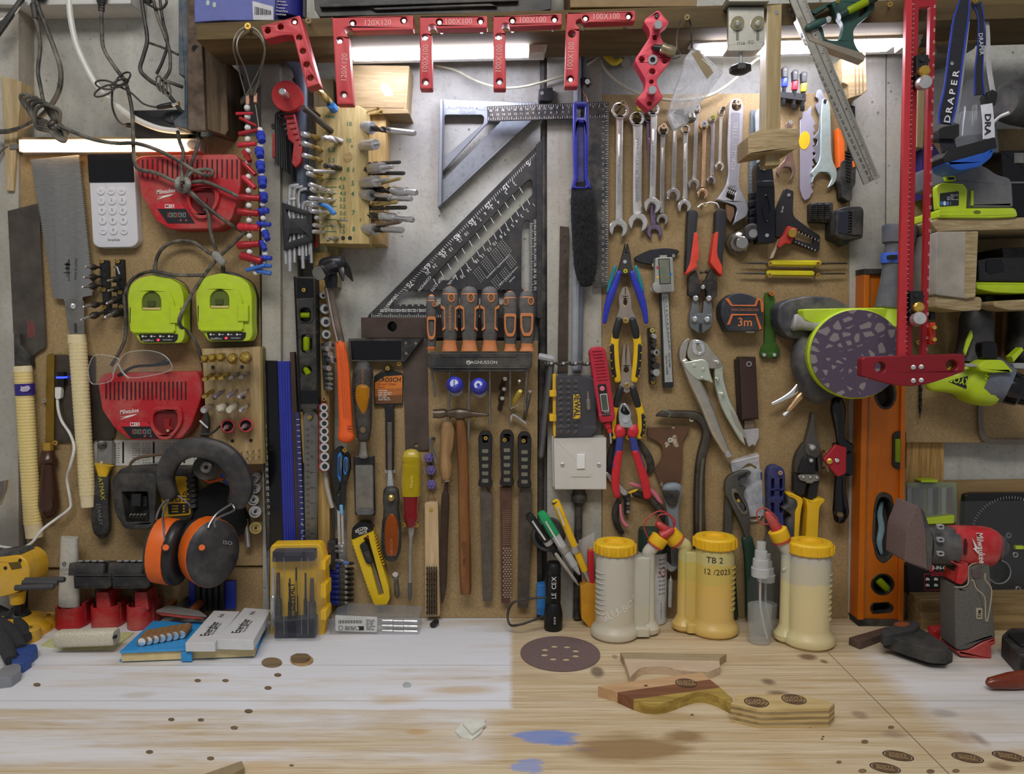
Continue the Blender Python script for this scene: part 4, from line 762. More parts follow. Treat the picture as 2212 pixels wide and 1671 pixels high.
for i,(x0,y0,x1,y1,r,m,cx,cy,cr_) in enumerate(rt):
    lab='%s of the drill bits jutting right from the drill block, %s'%(o[i],{SATIN:'dusty silver with a collar',STEEL:'bright steel',DKS:'plain dark',GBR:'slim brass-coloured'}[m])
    t=T('drill_bit',lab,'drill bit',m,group='drill bits right');f=lambda k:(x0+(x1-x0)*k,y0+(y1-y0)*k,.015+.075*k)
    a,b_=W(*f(0)),W(*f(.62));k=r*S(.05);z=b_-a;mx=frame(a,(0,0,1),z);l=z.length;n=18
    t.p('flutes',DKS if m is not GBR else GBR).rings([[mx@V((k*(1 if j%6 not in(1,2) else .5)*cos(2*pi*j/12+h*l/k*.5),k*(1 if j%6 not in(1,2) else .5)*sin(2*pi*j/12+h*l/k*.5),h*l)) for j in range(12)] for h in [q/n for q in range(n+1)]])
    t.p('shank',m).lt(f(.55),f(1),[(0,r*.95),(.95,r),(1,r*.8)],14)
    if cx:
        u=(cx-x0)/(x1-x0);w_=14/abs(x1-x0);t.p('depth_collar',m,'round depth collar').lt(f(max(0.02,u-w_)),f(u+w_),[(0,cr_),(.04,cr_*1.04),(.96,cr_*1.04),(1,cr_)],18)
        t.kids[-1].cyl((cx+2,cy,f(u)[2]+.0065),(cx+2,cy+1,f(u)[2]+.0095),3,10,INKB) if i in(3,5) else None
bit('slim silver rod beneath the thirteenth drill bit on the right',790,492,.02,866,478,.09,4.5,M('8a7a70',.35,1),'shank',nm='drill_bit');bit('brown-grey shank behind the lowest silver collar drill bit',800,472,.01,892,472,.07,5,M('8c7f78',.35,1),'shank')
# ================= rulers, level, hammer, sockets between the posts =================
def ruler(nm,lab,pts,d0,d1,m,marks=(),mm_=INKW,b=.4):
    t=T(nm,lab,'ruler',m);bd=t.p('blade',m);bd.ext(pts,d0,d1,b);return t,bd
# black tall ruler
t,bd=ruler('ruler','tall black ruler with white centimetre marks, leftmost of the upright rulers',[(561,778),(598,779),(612,1200),(611,1345),(580,1345),(573,1120)],.006,.014,GLB)
bd.ext([(563,780),(573,780),(584,1200),(586,1340),(581,1340),(574,1120)],.014,.0155,.3,m=BLKR)
for i in range(34):
    y=787+i*13.35;x=567+(y-780)*.042
    if i<25: bd.text(str(45-i),x,y,5.2 if i%5 else 6.5,.0157,-88,INKW)
t,bd=ruler('straight_edge','royal blue ribbed plastic straight edge beside the black ruler',[(599,780),(626,780),(640,1200),(640,1345),(617,1345)],.004,.012,M('27308f',.35,0,.06))
for i in range(4): bd.ext([(605+i*5.5,781),(607.5+i*5.5,781),(622+i*5,1340),(620+i*5,1340)],.012,.0135,.4,m=M('343fa8',.35))
t,bd=ruler('timber_strip','dark brown timber strip standing between the blue ruler and the level',[(626,760),(636,760),(655,1200),(656,1340),(644,1340)],.0,.01,wood('4a3426','33231a','z',1))
t,bd=ruler('ruler','dark blue ruler with fine white marks beside the steel ruler',[(637,890),(646,890),(658,1170),(657,1345),(650,1345)],.008,.012,M('2a3067',.4))
for i in range(24): bd.ext(rect(640+i*.55,905+i*12,647+i*.52,906+i*12),.012,.0122,0,m=INKW)
for s,y in (('5',1150),('4',1163),('6',1130)): bd.text(s,652,y,5,.0122,0,INKW)
t,bd=ruler('steel_ruler','steel ruler with black numbers hanging below the small spirit level',rnd([(655,888),(687,888),(684,1345),(662,1345)],[14,14,0,0]),.0105,.0115,M('76746f',.35,.9,.15,40))
for i in range(30,8,-1):
    y=927+(30-i)*12.9
    if y<1330: bd.text(str(i),665.5+(y-900)*.004,y,4.4,.0116,-90,INKB);bd.ext(rect(658+(y-900)*.012,y,661.5+(y-900)*.01,y+.8),.0115,.0117,0,m=INKB)
for i in range(12,3,-1):
    y=921+(12-i)*33
    bd.text(str(i),674,y,6,.0116,-90,INKB)
    for k in range(8): bd.ext(rect(680.5 if k else 677,y+k*4.1,684.6,y+k*4.1+.7),.0115,.0117,0,m=INKB)
bd.ext(ell(671,902,5,n=14),.0115,.0118,0,m=INKB);scr('brass screw holding the hanging steel ruler',669,901,.018,4.6)
t=T('timber_strip','narrow pine strip left of the steel ruler and behind the socket strips','batten',wood('b89a62','98793f','z',1.2));t.ext([(676,545),(712,545),(712,1160),(718,1334),(690,1334)],-.034,.003,.5);t.ext([(648,890),(655,890),(660,1000),(655,1000)],.0,.004,.2)
# small level
t=T('spirit_level','small black torpedo spirit level with lime vials, hung below the star keys','spirit level',BLKR)
b=t.p('body',BLKR);hl=[rect(647,658,670,693,8),rect(649,722,673,761,8),ell(662,800,10.5)]
b.xr([(634,597),(683,597),(688,882),(646,882)],2,.003,.022,1,holes=[rect(647,664,671,695,9),rect(650,722,674,762,9),ell(662.5,800,10.5)]);b.ext([(640,600),(677,602),(678,642),(641,644)],.022,.0228,.3,m=GLB);b.xr([(643,648),(677,646),(678,690),(672,698),(648,698)],3,.022,.0235,.6,holes=[rect(647,664,671,695,9)],m=M('2b2b2e',.5))
b.ext(rect(648,843,684,872,2),.022,.0226,.3,m=GLB);b.ext([(646,872),(687,872),(688,883),(647,883)],.022,.024,.4,m=DKS)
b.ext([(634,597),(637,597),(650,882),(646,882)],.022,.0245,.3,m=GLB);b.ext([(680,597),(683,597),(688,882),(685,882)],.022,.0245,.3,m=GLB)
for i,(x,y,hw,hh,v) in enumerate(((659,681,11,6,0),(662,742,8,17,1),(662.5,800,7,11,2))):
    w_=t.p('vial_window',M('1a1d10',.3));w_.ext(ell(x,y+(0 if i else -1),12,16 if i<2 else 10),.004,.008,.2)
    vi=w_.p('bubble_vial',VIAL,'lime bubble vial');vi.lt((x-hw,y,.013),(x+hw,y,.013),[(0,5),(.08,6.5),(.92,6.5),(1,5)],12) if v==0 else vi.lt((x-(5 if v==2 else 0),y-hh+2,.013),(x+(5 if v==2 else 0),y+hh-2,.013),[(0,6),(.08,7.5),(.92,7.5),(1,6)],12)
scr('brass screw through the top of the small black level',656,626,.028,4.6)
# claw hammer
t=T('claw_hammer','claw hammer with orange rubber grip, its dark head above the sockets','hammer',DKS)
hd=t.p('head',M('2d2c30',.35,.8,.2,40,.05));hd.lt((690,589,.085),(716,578,.055),[(0,15),(.06,16.5),(.25,16),(.35,12.5),(.7,13),(1,17)],18);hd.loft([(700,572,30),(722,570,36),(735,568,32)],.05,.8,2.6)
hd.loft([(728,566,26),(742,574,22),(752,588,15),(762,607,3)],[.05,.046,.038,.03],.35,3);hd.loft([(728,570,24),(737,585,16),(741,607,3)],[.05,.056,.06,.06],.35,3)
hd.loft([(713,590,30),(716,605,29),(717,621,26)],.045,.8,3.5,12,'ff');t.p('face',STEELD).cyl((690,589.3,.0846),(689,589.7,.0862),15.5,18)
sh=t.p('shaft',M('6f6258',.35,.8,.3,30));sh.loft([(709,618,20),(722,680,19),(735,740,20)],.04,.75,3,12,'ff');sh.loft([(705,620,4),(718,690,4),(729,738,4)],.047,.6,2,8,'ff',4,M('b8aaa0',.3,.9))
g=t.p('grip',M('e25c1c',.55,0,.06,80,.05),'orange rubber grip');g.loft([(734,736,20),(741,790,26),(744,850,28),(747,915,30),(748,943,36)],.04,.75,2.6,16,'rr')
for i in range(34): 
    y=748+i*4.6
    for k in range(3): g.ext(ell(733+k*5+(y-740)*.06,y+k%2*2,.9,n=6),.0515,.0523,0,m=M('3a1a0a'))
for i in range(2): g.ext(rect(750,920+i*6,762,921.5+i*6),.0515,.0522,0,m=M('3a1a0a'))
# socket strips
def socket(lab,x,y,r,m=STEEL,grp=None,d=.03,drift=(4,1),hexn=6,red=0):
    t=T('socket',lab,'socket',m,group=grp)
    a,b=(x-drift[0],y-drift[1],.008),(x,y,d);t.p('barrel',m).lt(a,b,[(0,r*.9),(.5,r),(.95,r),(1,r*.9)],16)
    t.p('opening',INKB).cyl((x,y,d-.0003),(x,y,d+.0004),r*.55,hexn)
    if red: t.p('colour_band',RED2,'red ring').lt((x-drift[0]*.5,y-drift[1]*.5,.0175),(x-drift[0]*.42,y-drift[1]*.42,.019),[(0,r*1.14),(1,r*1.14)],18)
    return t
oo=('top|second|third|fourth|fifth|sixth|seventh|lowest').split('|')
for i,(x,y,r) in enumerate(((698,638,7),(703,667,11),(704,695,11),(705,722,10))): socket('chrome socket on the pine strip beside the level, %s of four'%oo[i],x,y,r,grp='sockets by the level')
t=T('bit_rack','black strip of screwdriver bits and nut drivers left of the orange hammer grip','rack',BLK);t.ext([(693,741),(703,741),(709,842),(699,842)],.003,.014,.6)
for i,(x,y,r,k) in enumerate(((718,744,8,1),(709,752,6,0),(714,764,6,0),(722,776,8,1),(711,794,6,0),(717,807,5.5,2),(718,817,5.5,2),(718,829,5,2),(717,838,5.5,2))):
    t=T('driver_bit','driver bit in the black strip by the hammer grip, %s from the top'%('first, hollow|second, screw head|third, stubby|fourth, hollow|fifth, screw head|sixth, pointed|seventh, pointed|eighth, pointed|ninth, pointed'.split('|')[i]),'driver bit',SATIN,group='driver bits')
    t.p('shank',SATIN).lt((x-12,y,.016),(x,y+1,.034),[(0,r*.8),(.5,r*.85),(.55,r),(1,r if k<2 else r*.35)],6 if k==2 else 14)
    if k==1: t.p('opening',INKB).cyl((x,y+1,.0338),(x,y+1,.0345),r*.6,6)
for i,y in enumerate((880,896,914,931,947,966,986,1007)): socket('silver socket with red ring in the upright strip of eight, %s'%oo[i],700+i*.2,y,9+i*.25,CHR,'red-ringed sockets',.03,(2,0),12,1)
socket('tiny copper-coloured socket above the red-ringed strip',700,861,5,COPPER,None,.02,(1,0))
# scissors
t=T('scissors','scissors with black and blue handles hanging beside the red-ringed sockets','scissors',BLK)
for nm,o_,i_ in (('left',rnd([(717,975),(732,963),(740,966),(742,1000),(738,1040),(725,1075),(716,1040),(713,1000)],8),rnd([(729,983),(735,974),(740,985),(739,1020),(735,1043),(729,1030)],5)),('right',rnd([(738,985),(748,975),(755,985),(756,1010),(752,1032),(744,1045),(738,1040)],7),rnd([(742,990),(748,983),(752,992),(752,1012),(746,1028),(741,1020)],5))):
    h=t.p('handle',BLK);h.ext(o_,.014,.024,2,holes=[i_]);h.p('blue_lining',BLUL,'blue grip lining').ext(inset(i_,-1.0) if 0 else i_,.015,.0235,.5,holes=[[(x+(734-x)*.35 if nm=='left' else x+(747-x)*.35,y+(1008-y)*.28) for x,y in i_]])
t.p('handle_stem',BLK).loft([(727,1070,20),(732,1085,16),(735,1100,12)],.018,.5);t.p('handle_stem',BLK).loft([(741,1040,14),(740,1075,12),(739,1100,10)],.02,.5)
t.p('blade',STEEL).ext([(728,1090),(734,1090),(736,1180),(730,1180)],.016,.0175,.2);t.p('blade',STEEL).ext([(735,1085),(741,1085),(743,1185),(739,1180)],.018,.0195,.2);t.p('tag',M('6aa9d4',.5)).loft([(737,1092,8),(738,1108,8)],.023,.7)
scr('brass screw carrying the black and blue scissors',744,972,.03,4.5,BRASS,(740,968))
t=T('bare_cable','grey sheathed cable end hanging behind the scissors','cable',M('a8a29a',.6));t.wire([(703,1000,.012),(705,1040,.012),(711,1070,.012),(718,1096,.012)],5)
t.p('core',DKS).wire([(719,1096,.012),(722,1150,.012),(724,1185,.012)],1.6)
# bit racks at the bottom
t=T('bit_rack','small black rack with three silver bits at the foot of the pine strip','rack',BLKD);t.p('rack',BLKD).ext([(707,1170),(725,1168),(727,1232),(708,1230)],.003,.022,.8)
for y in (1179,1189,1209): t.p('holder_clip',STEEL).lt((722,y,.018),(742,y+2,.03),[(0,3),(.5,3.5),(.8,4.5),(1,2)],10)
for i in range(8):
    y=1221+i*11.3;t=T('nut_driver_bit','blue-collared driver bit, %s in the stack beside the yellow knife'%oo[i],'driver bit',BLUE,group='blue-collared bits')
    t.p('collar',M('24348f',.5,0,.08,60,0,.2),'blue collar').lt((713,y,.012),(733,y+1,.02),[(0,5.4),(.9,5.6),(1,4.6)],12);t.p('shank',STEELD).lt((733,y+1,.02),(750,y+1.5,.035),[(0,3.6),(.5,3.8),(.55,3),(.9,4.4),(1,2.4)],8);t.p('shank',DKS,'darker back bit').lt((748,y-4,.012),(764,y-5,.02),[(0,3),(.8,3.5),(1,2)],8)
t=T('blue_cap_bits','pair of pale blue capped bits above the blue-collared stack','driver bit',M('5a78b5',.5));t.lt((728,1212,.016),(752,1216,.03),[(0,5),(.7,5),(1,3)],10)
t=T('red_button','small round red cap beside the tall clear yellow bit case','cap',REDP);t.lt((697,1191,.02),(706,1191,.03),[(0,9),(.6,9),(1,4)],14)
# ================= red clamping squares on the beam =================
def csq(lab,ol,holes,pegs,texts,notch,d=.178,th=.016):
    t=T('clamping_square',lab,'clamping square',REDA,group=None)
    b=t.p('body',M('b32c36',.45,.15,.06,60,0,.06));b.ext(ol,d-th,d,1.2,holes=[ell(x,y,r,n=16) for x,y,r in holes])
    for x,y,k in pegs:
        s=t.p('fixing_screw',SATIN,'steel screw in the hole');o_=W(x,y,d);s.lathe(V((o_.x,-.14,o_.z)),V((o_.x,-d+.003,o_.z)),[(0,.0023),(.7,.0023),(.72,.0032),(1,.003)],10)
    for s,x,y,h,r in texts: b.text(s,x,y,h,d+.0001,r,M('e3b0ae',.6),wf=.95)
    return t
def lsq(lab,x0,y0,x1,y1,xl,yb,wl,hb,nt,tx,tl,holes,pegs,sk=-.022):
    f=lambda x,y:(x,y+(x-x0)*sk)
    w2=wl;ol=rnd([f(x0,y0),f(x1,y0),f(x1,y1),f(x0+w2+13,y1)],[4,4,4,3])+ell(x0+w2+2,y1-1+(w2)*sk,9,8,10,-20,-250)[::1]+rnd([(x0+w2+1+(xl-x0)*.12,y1+10),(xl+w2,yb),(xl,yb)],[2,4,4])
    return csq(lab,ol,holes,pegs,[(tx,(x0+x1)/2+12,(y0+y1)/2+((x1-x0)/2)*sk-1,12,-1.5),(tx,xl+w2/2-1,tl,12,-87)],nt)
lsq('largest red L-shaped clamping square on the beam, marked 120X120',714,37,893,68,727,225,36,35,None,'120X120',146,[(762,50,7.5),(872,44,7.5),(733,87,7.5),(742,204,7.5)],[(760,49,1),(872,43,1),(734,88,1),(743,205,1)])
lsq('red 100X100 clamping square on the beam, left of three',903,36,1053,62,906,192,28,28,None,'100X100',127,[(949,47,7.5),(1038,45,7.5),(917,81,7.5),(919,177,7.5)],[(949,47,1),(1038,46,1),(918,81,1),(920,178,1)],-.012)
lsq('red 100X100 clamping square with worn lettering, middle of three',1062,35,1214,60,1065,192,28,28,None,'100X100',127,[(1107,44,7.5),(1198,41,7.5),(1077,80,7.5),(1079,176,7.5)],[(1107,44,1),(1198,42,1),(1077,80,1),(1079,177,1)],-.04)
lsq('red 100X100 clamping square on the beam, right of three',1221,28,1373,51,1219,187,30,28,None,'100X100',122,[(1265,40,7.5),(1359,35,7.5),(1235,73,8),(1232,170,7.5)],[(1265,39,1),(1358,35,1),(1233,171,1)],-.035)
q=Z(540,0,3.978)
t=csq('plain red L-shaped clamping square with seven holes hanging askew by a screw',rnd(q(90,225,430,130,595,720,487,755,370,300,290,300,125,340),[3,3,3,3,4,6,3]),[(578,66,6.5),(606,58,6.5),(636,47,7),(646,81,6.5),(654,110,6.5),(662,139,6.5),(670,168,6.5)],[(635,46,1)],[],None,.185,.022)
# red diamond dowelling jig
q=Z(1300,0,3.978)
t=T('dowelling_jig','pink-red diamond-waisted dowelling jig hanging from the beam end','dowelling jig',M('c93a4e',.4,.15,.05))
b=t.p('body',M('c93a4e',.4,.15,.05));ho=[(475,135,20),(345,508,24),(541,522,24),(435,613,26),(428,702,19),(410,890,20),(456,327,18),(450,415,24)]
b.xr(q(488,82,580,195,500,260,505,310,596,490,596,515,490,650,470,690,480,740,528,835,405,948,300,850,375,760,380,690,285,525,290,500,415,310,410,255,362,190,370,165),[5,4,10,12,4,4,12,12,10,4,5,4,10,12,4,4,12,10,4,4],.145,.165,1.2,holes=[ell(1300+x/3.978,y/3.978,r/3.978,n=14) for x,y,r in ho])
for x,y in ((485,210),(436,772)): 
    px,py=1300+x/3.978,y/3.978;t.p('guide_pin',CHR,'steel guide pin').lt((px-3,py+3,.165),(px,py,.19),[(0,9),(.9,9),(1,8)],16)
r_=t.p('bushing',CHR,'steel bushing');r_.lathe(W(1410,129,.164),W(1410,129,.168),[(0,.0068),(1,.0066),(1,.0036),(0,.0036)],20);r_.cyl((1410,129,.1655),(1410,129,.1662),5.5,14,INKB)
scr('dark screw at the top of the pink-red dowelling jig',1419,34,.168,4,DKS)
t=T('coupler','knurled steel tube coupler hooked through the dowelling jig','coupler',STEELD);t.p('sleeve',M('9a8d74',.35,.95,.15,80)).lt((1427,103,.172),(1459,114,.172),[(0,10),(.05,12),(.3,12),(.32,11.4),(.45,11.4),(.47,12.3),(.9,12.3),(1,10)],18);t.p('plug',BLK).lt((1411,101,.172),(1428,104,.172),[(0,5),(1,7)],12)
t.p('wire',DKS).wire([(1470,45,.16),(1463,70,.17),(1462,100,.175),(1470,118,.175),(1462,125,.176),(1450,126,.176)],1.2)
scr('pale brass screw on the beam holding the plastic bag',1484,37,.155,6,M('c4b07c',.35,.9),(1490,45))
# zip bag
t=T('plastic_bag','clear zip plastic bag holding small parts, hung by a black cord','plastic bag',CLRB)
bag=NT('polythene');f=bag.noise(22,4,.65,dist=1.2);bag.pr(col=bag.mix(bag.ramp(f,(.35,0.),(.7,1.)),lin('b9bcc6'),lin('e8eaf0')),ro=.22,al=bag.ramp(f,(.3,.28),(.7,.62)));bag.bump(f,.5,.004);BAG=bag.m
q=Z(1300,0,3.978);bg_=t.p('pouch',BAG);bg_.xr(q(780,412,1053,610,920,800,830,900,790,980,740,1060,690,1075,630,1110,590,1040,572,965,640,740,700,600,715,490),[4,6,10,8,8,6,8,6,8,8,12,12,10],.120,.132,2)
for k in range(3): bg_.ext(q(860+k*14,500-k*10,1030+k*8,650-k*14,1028+k*8,656-k*14,858+k*14,506-k*10),.132,.1326,0,m=WHT)
t.p('paper_label',M('8f8266',.8),'brown printed strip').ext(q(770,460,830,430,960,620,905,680),.132,.1323,0)
t.p('small_part',STEELD,'steel collar in the bag').lt((1490,245,.124),(1492,262,.127),[(0,7),(.2,11),(.8,12),(1,9)],14);t.p('small_part',M('5b5148',.6),'dark block in the bag').xr(q(640,935,712,930,712,1050,620,1050),3,.124,.130,.6)
t.p('cord',CABB).wire([(1489,42,.155),(1492,55,.15),(1494,80,.145),(1495,103,.135)],1.8)
# ================= aluminium square and the black ones =================
q=Z(900,0,3.978)
t=T('speed_square','silver aluminium alloy speed square hanging from a brass screw on the concrete','square',ALU)
al=M('7b8088',.42,.95,.05,200,.05);b=t.p('plate',al)
hol=[rnd(q(240,985,560,985,580,1005,575,1060,260,1330,232,1330),[6,6,4,4,6,6]),rnd(q(216,1480,620,1045,720,1045,230,1545,212,1530),[4,2,2,6,4]),q(735,1045,985,1035,960,1060,720,1060) if 0 else rnd(q(700,1140,830,1130,780,1190),3)]
b.ext(q(228,850,1085,885,1070,960,195,1775,203,845),-.022,-.018,.5,holes=hol[:2])
t.p('fence',al).ext([(950,212),(957,213),(954,440),(946,448)],-.034,-.006,.6);b.text('ALUMINUM ALLOY',1013,234,7,-.0179,2,M('6a6e76'),wf=1.1);b.text('SQUARE',1010,243,6.5,-.0179,2,M('6a6e76'))
for i in range(30): x=958+i*7.2;b.ext(rect(x,215+i*.3,x+1.2,(222 if i%4 else 226)+i*.3),-.018,-.0177,0,m=M('d5d8de'))
for i in range(14):
    b.text(str(i+1),962+i*10.5,358-i*7.8,5,-.0179,-40,M('70747c'));b.text(str(i+1),966+i*11,388-i*9,5,-.0179,-43,M('70747c'));b.ext(rot2(rect(-.5,-4,.5,4),966+i*9.5,424-i*9.1,45),-.018,-.0177,0,m=M('70747c'))
for i in range(5): b.text(str(10*i+10),978+i*22,397-i*20,6,-.0179,-43,M('70747c'))
scr('brass screw holding the silver aluminium square',986,246,.0,5,M('cdbb83',.3,1))
# big black rafter square
BA=M('232429',.5,.25,.1,60,0,.1);q=Z(740,380,3.798)
t=T('rafter_square','large black triangular rafter square with white degree scales','square',BA)
b=t.p('plate',BA)
h1=rnd(q(740,850,735,835,1520,35,1545,28,1560,50,1558,150,870,855),[6,6,10,6,4,4,4]);h2=rnd(q(1470,410,1500,365,1532,365,1535,940,1490,940,1465,915),[8,10,6,2,2,4])
nz=[];
for i in range(17): x=520+i*50;nz+=[(x,935),(x+14,935),(x+18,945),(x+34,945),(x+38,935)]
bz=[]
for i in range(14): x=1100-i*50;bz+=[(x,1052),(x-14,1052),(x-18,1066),(x-34,1066),(x-38,1052)]
h3=[(740+x/3.798,380+y/3.798) for x,y in nz+[(1380,935),(1380,1052)]+bz+[(420,1045),(412,1030),(490,950)]]
b.ext([(1170,304),(1172,686),(794,686),(796,680)],-.024,-.018,.5,holes=[h1,h2,h3])
t.p('fence',BA).ext([(1158,312),(1172,300),(1171,687),(1160,687)],-.034,-.004,.7)
A_=radians(45)
for i in range(90):
    f=i/89;x,y=1160-f*352,318+f*360;l=13 if i%10==5 else 9 if i%5==0 else 6;b.ext(rot2(rect(0,-.5,l,.5),x+5,y+3,math.degrees(atan2(686-y,1170-x))),-.018,-.0177,0,m=INKW)
for s,x,y,r in (('5',1137,352,135),('15',1090,402,135),('25',1052,442,135),('35',1016,478,135),('45',984,510,135),('55',952,545,135),('65',920,575,135),('75',882,613,140)): b.text(s,x+3,y+1,11,-.0179,r,INKW,bold=.01)
for i,s in enumerate(('2','3','4','5','6','7','8','10','12','15','18','24','30')):
    b.text(s,(1112,1093,1076,1062,1048,1037,1026,1008,994,974,961,939,924)[i],(397,416,436,448,461,473,483,504,518,538,551,574,588)[i],7.5,-.0179,140,INKW)
    x,y=1122-i*15.5,404+i*16.5;b.ext(rot2(rect(0,-.6,14,.6),x,y,60),-.018,-.0177,0,m=INKW)
for i,s in enumerate(('1','2','3','4','5','6','7','8','10','12','15','18','24','30')):
    b.text(s,(1153,1139,1127,1116,1107,1098,1090,1082,1069,1057,1042,1030,1013,999)[i],(442,454,466,477,487,496,504,511,525,538,552,563,582,596)[i],7.5,-.0179,140,INKW)
    x,y=1147-i*12,432+i*12.5;b.ext(rot2(rect(0,-.6,13,.6),x-8,y-2,65),-.018,-.0177,0,m=INKW)
for i in range(12): b.text(str(50+i*10),1157,623-i*12.9,6.5,-.0179,-90,INKW)
for i in range(45): b.ext(rect(1144,482+i*3.3,(1150 if i%5 else 1153),482.8+i*3.3),-.018,-.0177,0,m=INKW)
for i in range(8): b.text(str(270-i*10),828+i*12.3,670,6.5,-.0179,180,INKW)
for i in range(60): b.ext(rect(803+i*4,(680 if i%5 else 677),803.9+i*4,685),-.018,-.0177,0,m=INKW)
b.text('DEGREES',846,649,6,-.0179,130,INKW).text('COMMON',917,612,6,-.0179,130,INKW).text('TOP CUTS',944,613,6,-.0179,130,INKW).text('HIP-VAL',976,604,5.5,-.0179,125,INKW)
for ox,oy,n in ((1075,530,8),(1060,548,8),(1040,567,8),(1023,588,7),(1094,565,5),(1080,590,6),(1062,607,6)):
    for i in range(n):
        for j in range(4): b.ext(rot2(rect(-1.2,-.4,1.2,.4),ox+i*2.6+j*3.5,oy+i*3-j*4+i*.4,135),-.018,-.0177,0,m=INKW)
b.text('COMMON RAFTER CONVERSION',1076,575,3.4,-.0179,135,INKW).text('CONVERTS INCHES TO 8ths',1098,596,3.2,-.0179,135,INKW).text('INCHES',1106,603,3.4,-.0179,135,INKW)
# black carpenters square behind the brush
BR_=M('26262a',.6,.2,.25,50,0,.3);q=Z(900,0,3.978)
t=T('framing_square','black L-shaped ruler square with dusty white scales behind the blue brush','square',BR_)
b=t.p('blade',BR_);b.ext(q(605,912,1655,872,1655,900)+[(1313,620),(1283,622),(1263,255),(1053,262)],.012,.0145,.3)
for i in range(20): b.text(str(20-i),1060+i*13,239-i*.5,5,.0147,0,INKW);b.text(str(16-i) if i<16 else '',1062+i*12.8,248-i*.5,4.6,.0147,0,INKW)
for i in range(52): b.ext(rect(1055+i*5,231-i*.19,1055.8+i*5,(234 if i%2 else 237)-i*.19),.0145,.0147,0,m=INKW);b.ext(rect(1055+i*5,259-i*.1,1055.8+i*5,(256 if i%2 else 253)-i*.1),.0145,.0147,0,m=INKW)
for i in range(76): b.ext(rect((1311 if i%2 else 1308)-i*.0,230+i*5.1,1315-i*.02,230.8+i*5.1),.0145,.0147,0,m=INKW)
for i in range(29): b.text(str(i+1),1303-i*.02,236+i*13.2,5,.0147,-90,M('a9a9a9'))
# ================= conduits on the middle post =================
def vtube(nm,lab,pts,r,m,cat='conduit',d=.02):
    t=T(nm,lab,cat,m);t.tube([W(x,y,d) for x,y in pts],r,10,4);return t
vtube('conduit','black conduit running down the left edge of the middle concrete post',[(1174,125),(1176,400),(1172,700),(1168,1000),(1164,1330)],.0065,BLKR,d=-.01)
t=T('conduit_clip','square black cable clip with a screw on the black conduit','clip',BLK);t.xr([(1164,192),(1194,188),(1194,212),(1190,218),(1165,217)],2,-.034,.014,1.2);t.cyl((1171,201,.014),(1171,201,.0155),4,12,SATIN)
vtube('conduit','grey pipe running down the right of the middle post behind the blue brush',[(1248,110),(1246,300),(1244,600),(1242,800)],.006,M('8e9298',.4),d=.012)
vtube('cable','bluish grey cable beside the grey pipe on the middle post',[(1262,120),(1260,300),(1256,600),(1252,800)],.0042,M('5c6470',.4),'cable',.01)
t=T('cable_clip','small black cable clip with a bright screw head on the middle post','clip',BLK);t.xr([(1246,170),(1262,166),(1276,170),(1276,182),(1262,184),(1246,180)],3,.002,.016,1);t.cyl((1269,176,.016),(1269,176,.018),5.5,14,CHR)
t=T('copper_wire','bare copper wire bending down above the blue brush','wire',COPPER);t.wire([(1262,183,.015),(1260,198,.02),(1266,208,.022),(1269,220,.022)],1.4)
t=T('sash_plate','rusty perforated steel strip standing behind the bit case','steel strip',M('4a4039',.6,.6,.4,40,.1));t.ext([(1210,488),(1229,490),(1226,830),(1204,830)],.006,.009,.3,holes=[ell(1220,513,4,n=10),ell(1219,545,4,n=10)])
# blue brush
t=T('brush','blue-handled hand brush with black bristles hanging on the middle post','brush',M('2c2f9e',.3))
h=t.p('handle',M('2c2f9e',.3,0,.05));h.loft([(1254,224,36),(1256,262,34),(1255,300,33),(1254,340,33),(1254,385,34),(1255,405,42)],.04,.5,3.4,14,'rr') if 0 else None
h.xr([(1238,222),(1242,218),(1268,218),(1272,222),(1272,300),(1270,380),(1278,407),(1234,407),(1240,380),(1238,300)],4,.028,.046,3,holes=[rnd([(1246,229),(1264,229),(1263,253),(1248,253)],3),rnd([(1248,264),(1262,264),(1263,385),(1267,402),(1243,402),(1248,385)],3)])
h.xr([(1247,262),(1263,262),(1266,402),(1244,402)],2,.032,.036,0,m=M('3a3c7d',.5,0,.5,60))
br=t.p('bristles',M('17171a',.9,0,.5,300,.3),kind='stuff');rr=random.Random(3)
br.loft([(1257,404,46),(1261,450,56),(1264,520,56),(1265,580,48),(1266,612,30)],.036,.5,2.6,12,'rr')
for i in range(900):
    y=rr.uniform(408,612);w=27 if y<585 else 20;x=1257+(y-408)*.04+rr.uniform(-w,w);l=rr.uniform(6,16);a=rr.uniform(-.9,.9)+ (x-1262)*.02
    p=W(x,y,.036+.016*sqrt(max(0,1-((x-1262)/30)**2)));e=p+V((sin(a)*l*.0007,-rr.uniform(.002,.008),-cos(a)*l*.0007));s=V((.0004,0,.0002));br.add([p-s,p+s,e],[[0,1,2]])
# chain wrench bar, bit case, tester, socket plate
t=T('chain_wrench','chain strap wrench with a hexagonal grey bar hanging on the middle post','chain wrench',GREY)
t.p('bar',M('66676a',.4,.5)).lt((1190,785,.025),(1168,985,.012),[(0,8),(.95,7),(1,6.5)],6);t.p('knob',LGREY).lt((1163,769,.03),(1196,776,.03),[(0,6),(.1,7.5),(.8,8),(1,6)],8)
ch=t.p('chain',DKS)
for i in range(8): ch.loft([(1176+i*13,783+(i%2)*2,9),(1184+i*13,787-(i%2)*3,6),(1192+i*13,783+(1-i%2)*2,9)],.03+.002*(i%2),.6,2.6,10);ch.cyl((1178+i*13,784,.03),(1178+i*13,784,.037),3.2,10,SATIN if i%2 else DKS)
t=T('hex_bar','second thin hexagonal bar end below the chain wrench','bar',GREY);t.lt((1180,880,.0),(1167,990,.006),[(0,5),(.96,5),(1,4)],6)
q=Z(1140,700,4.641)
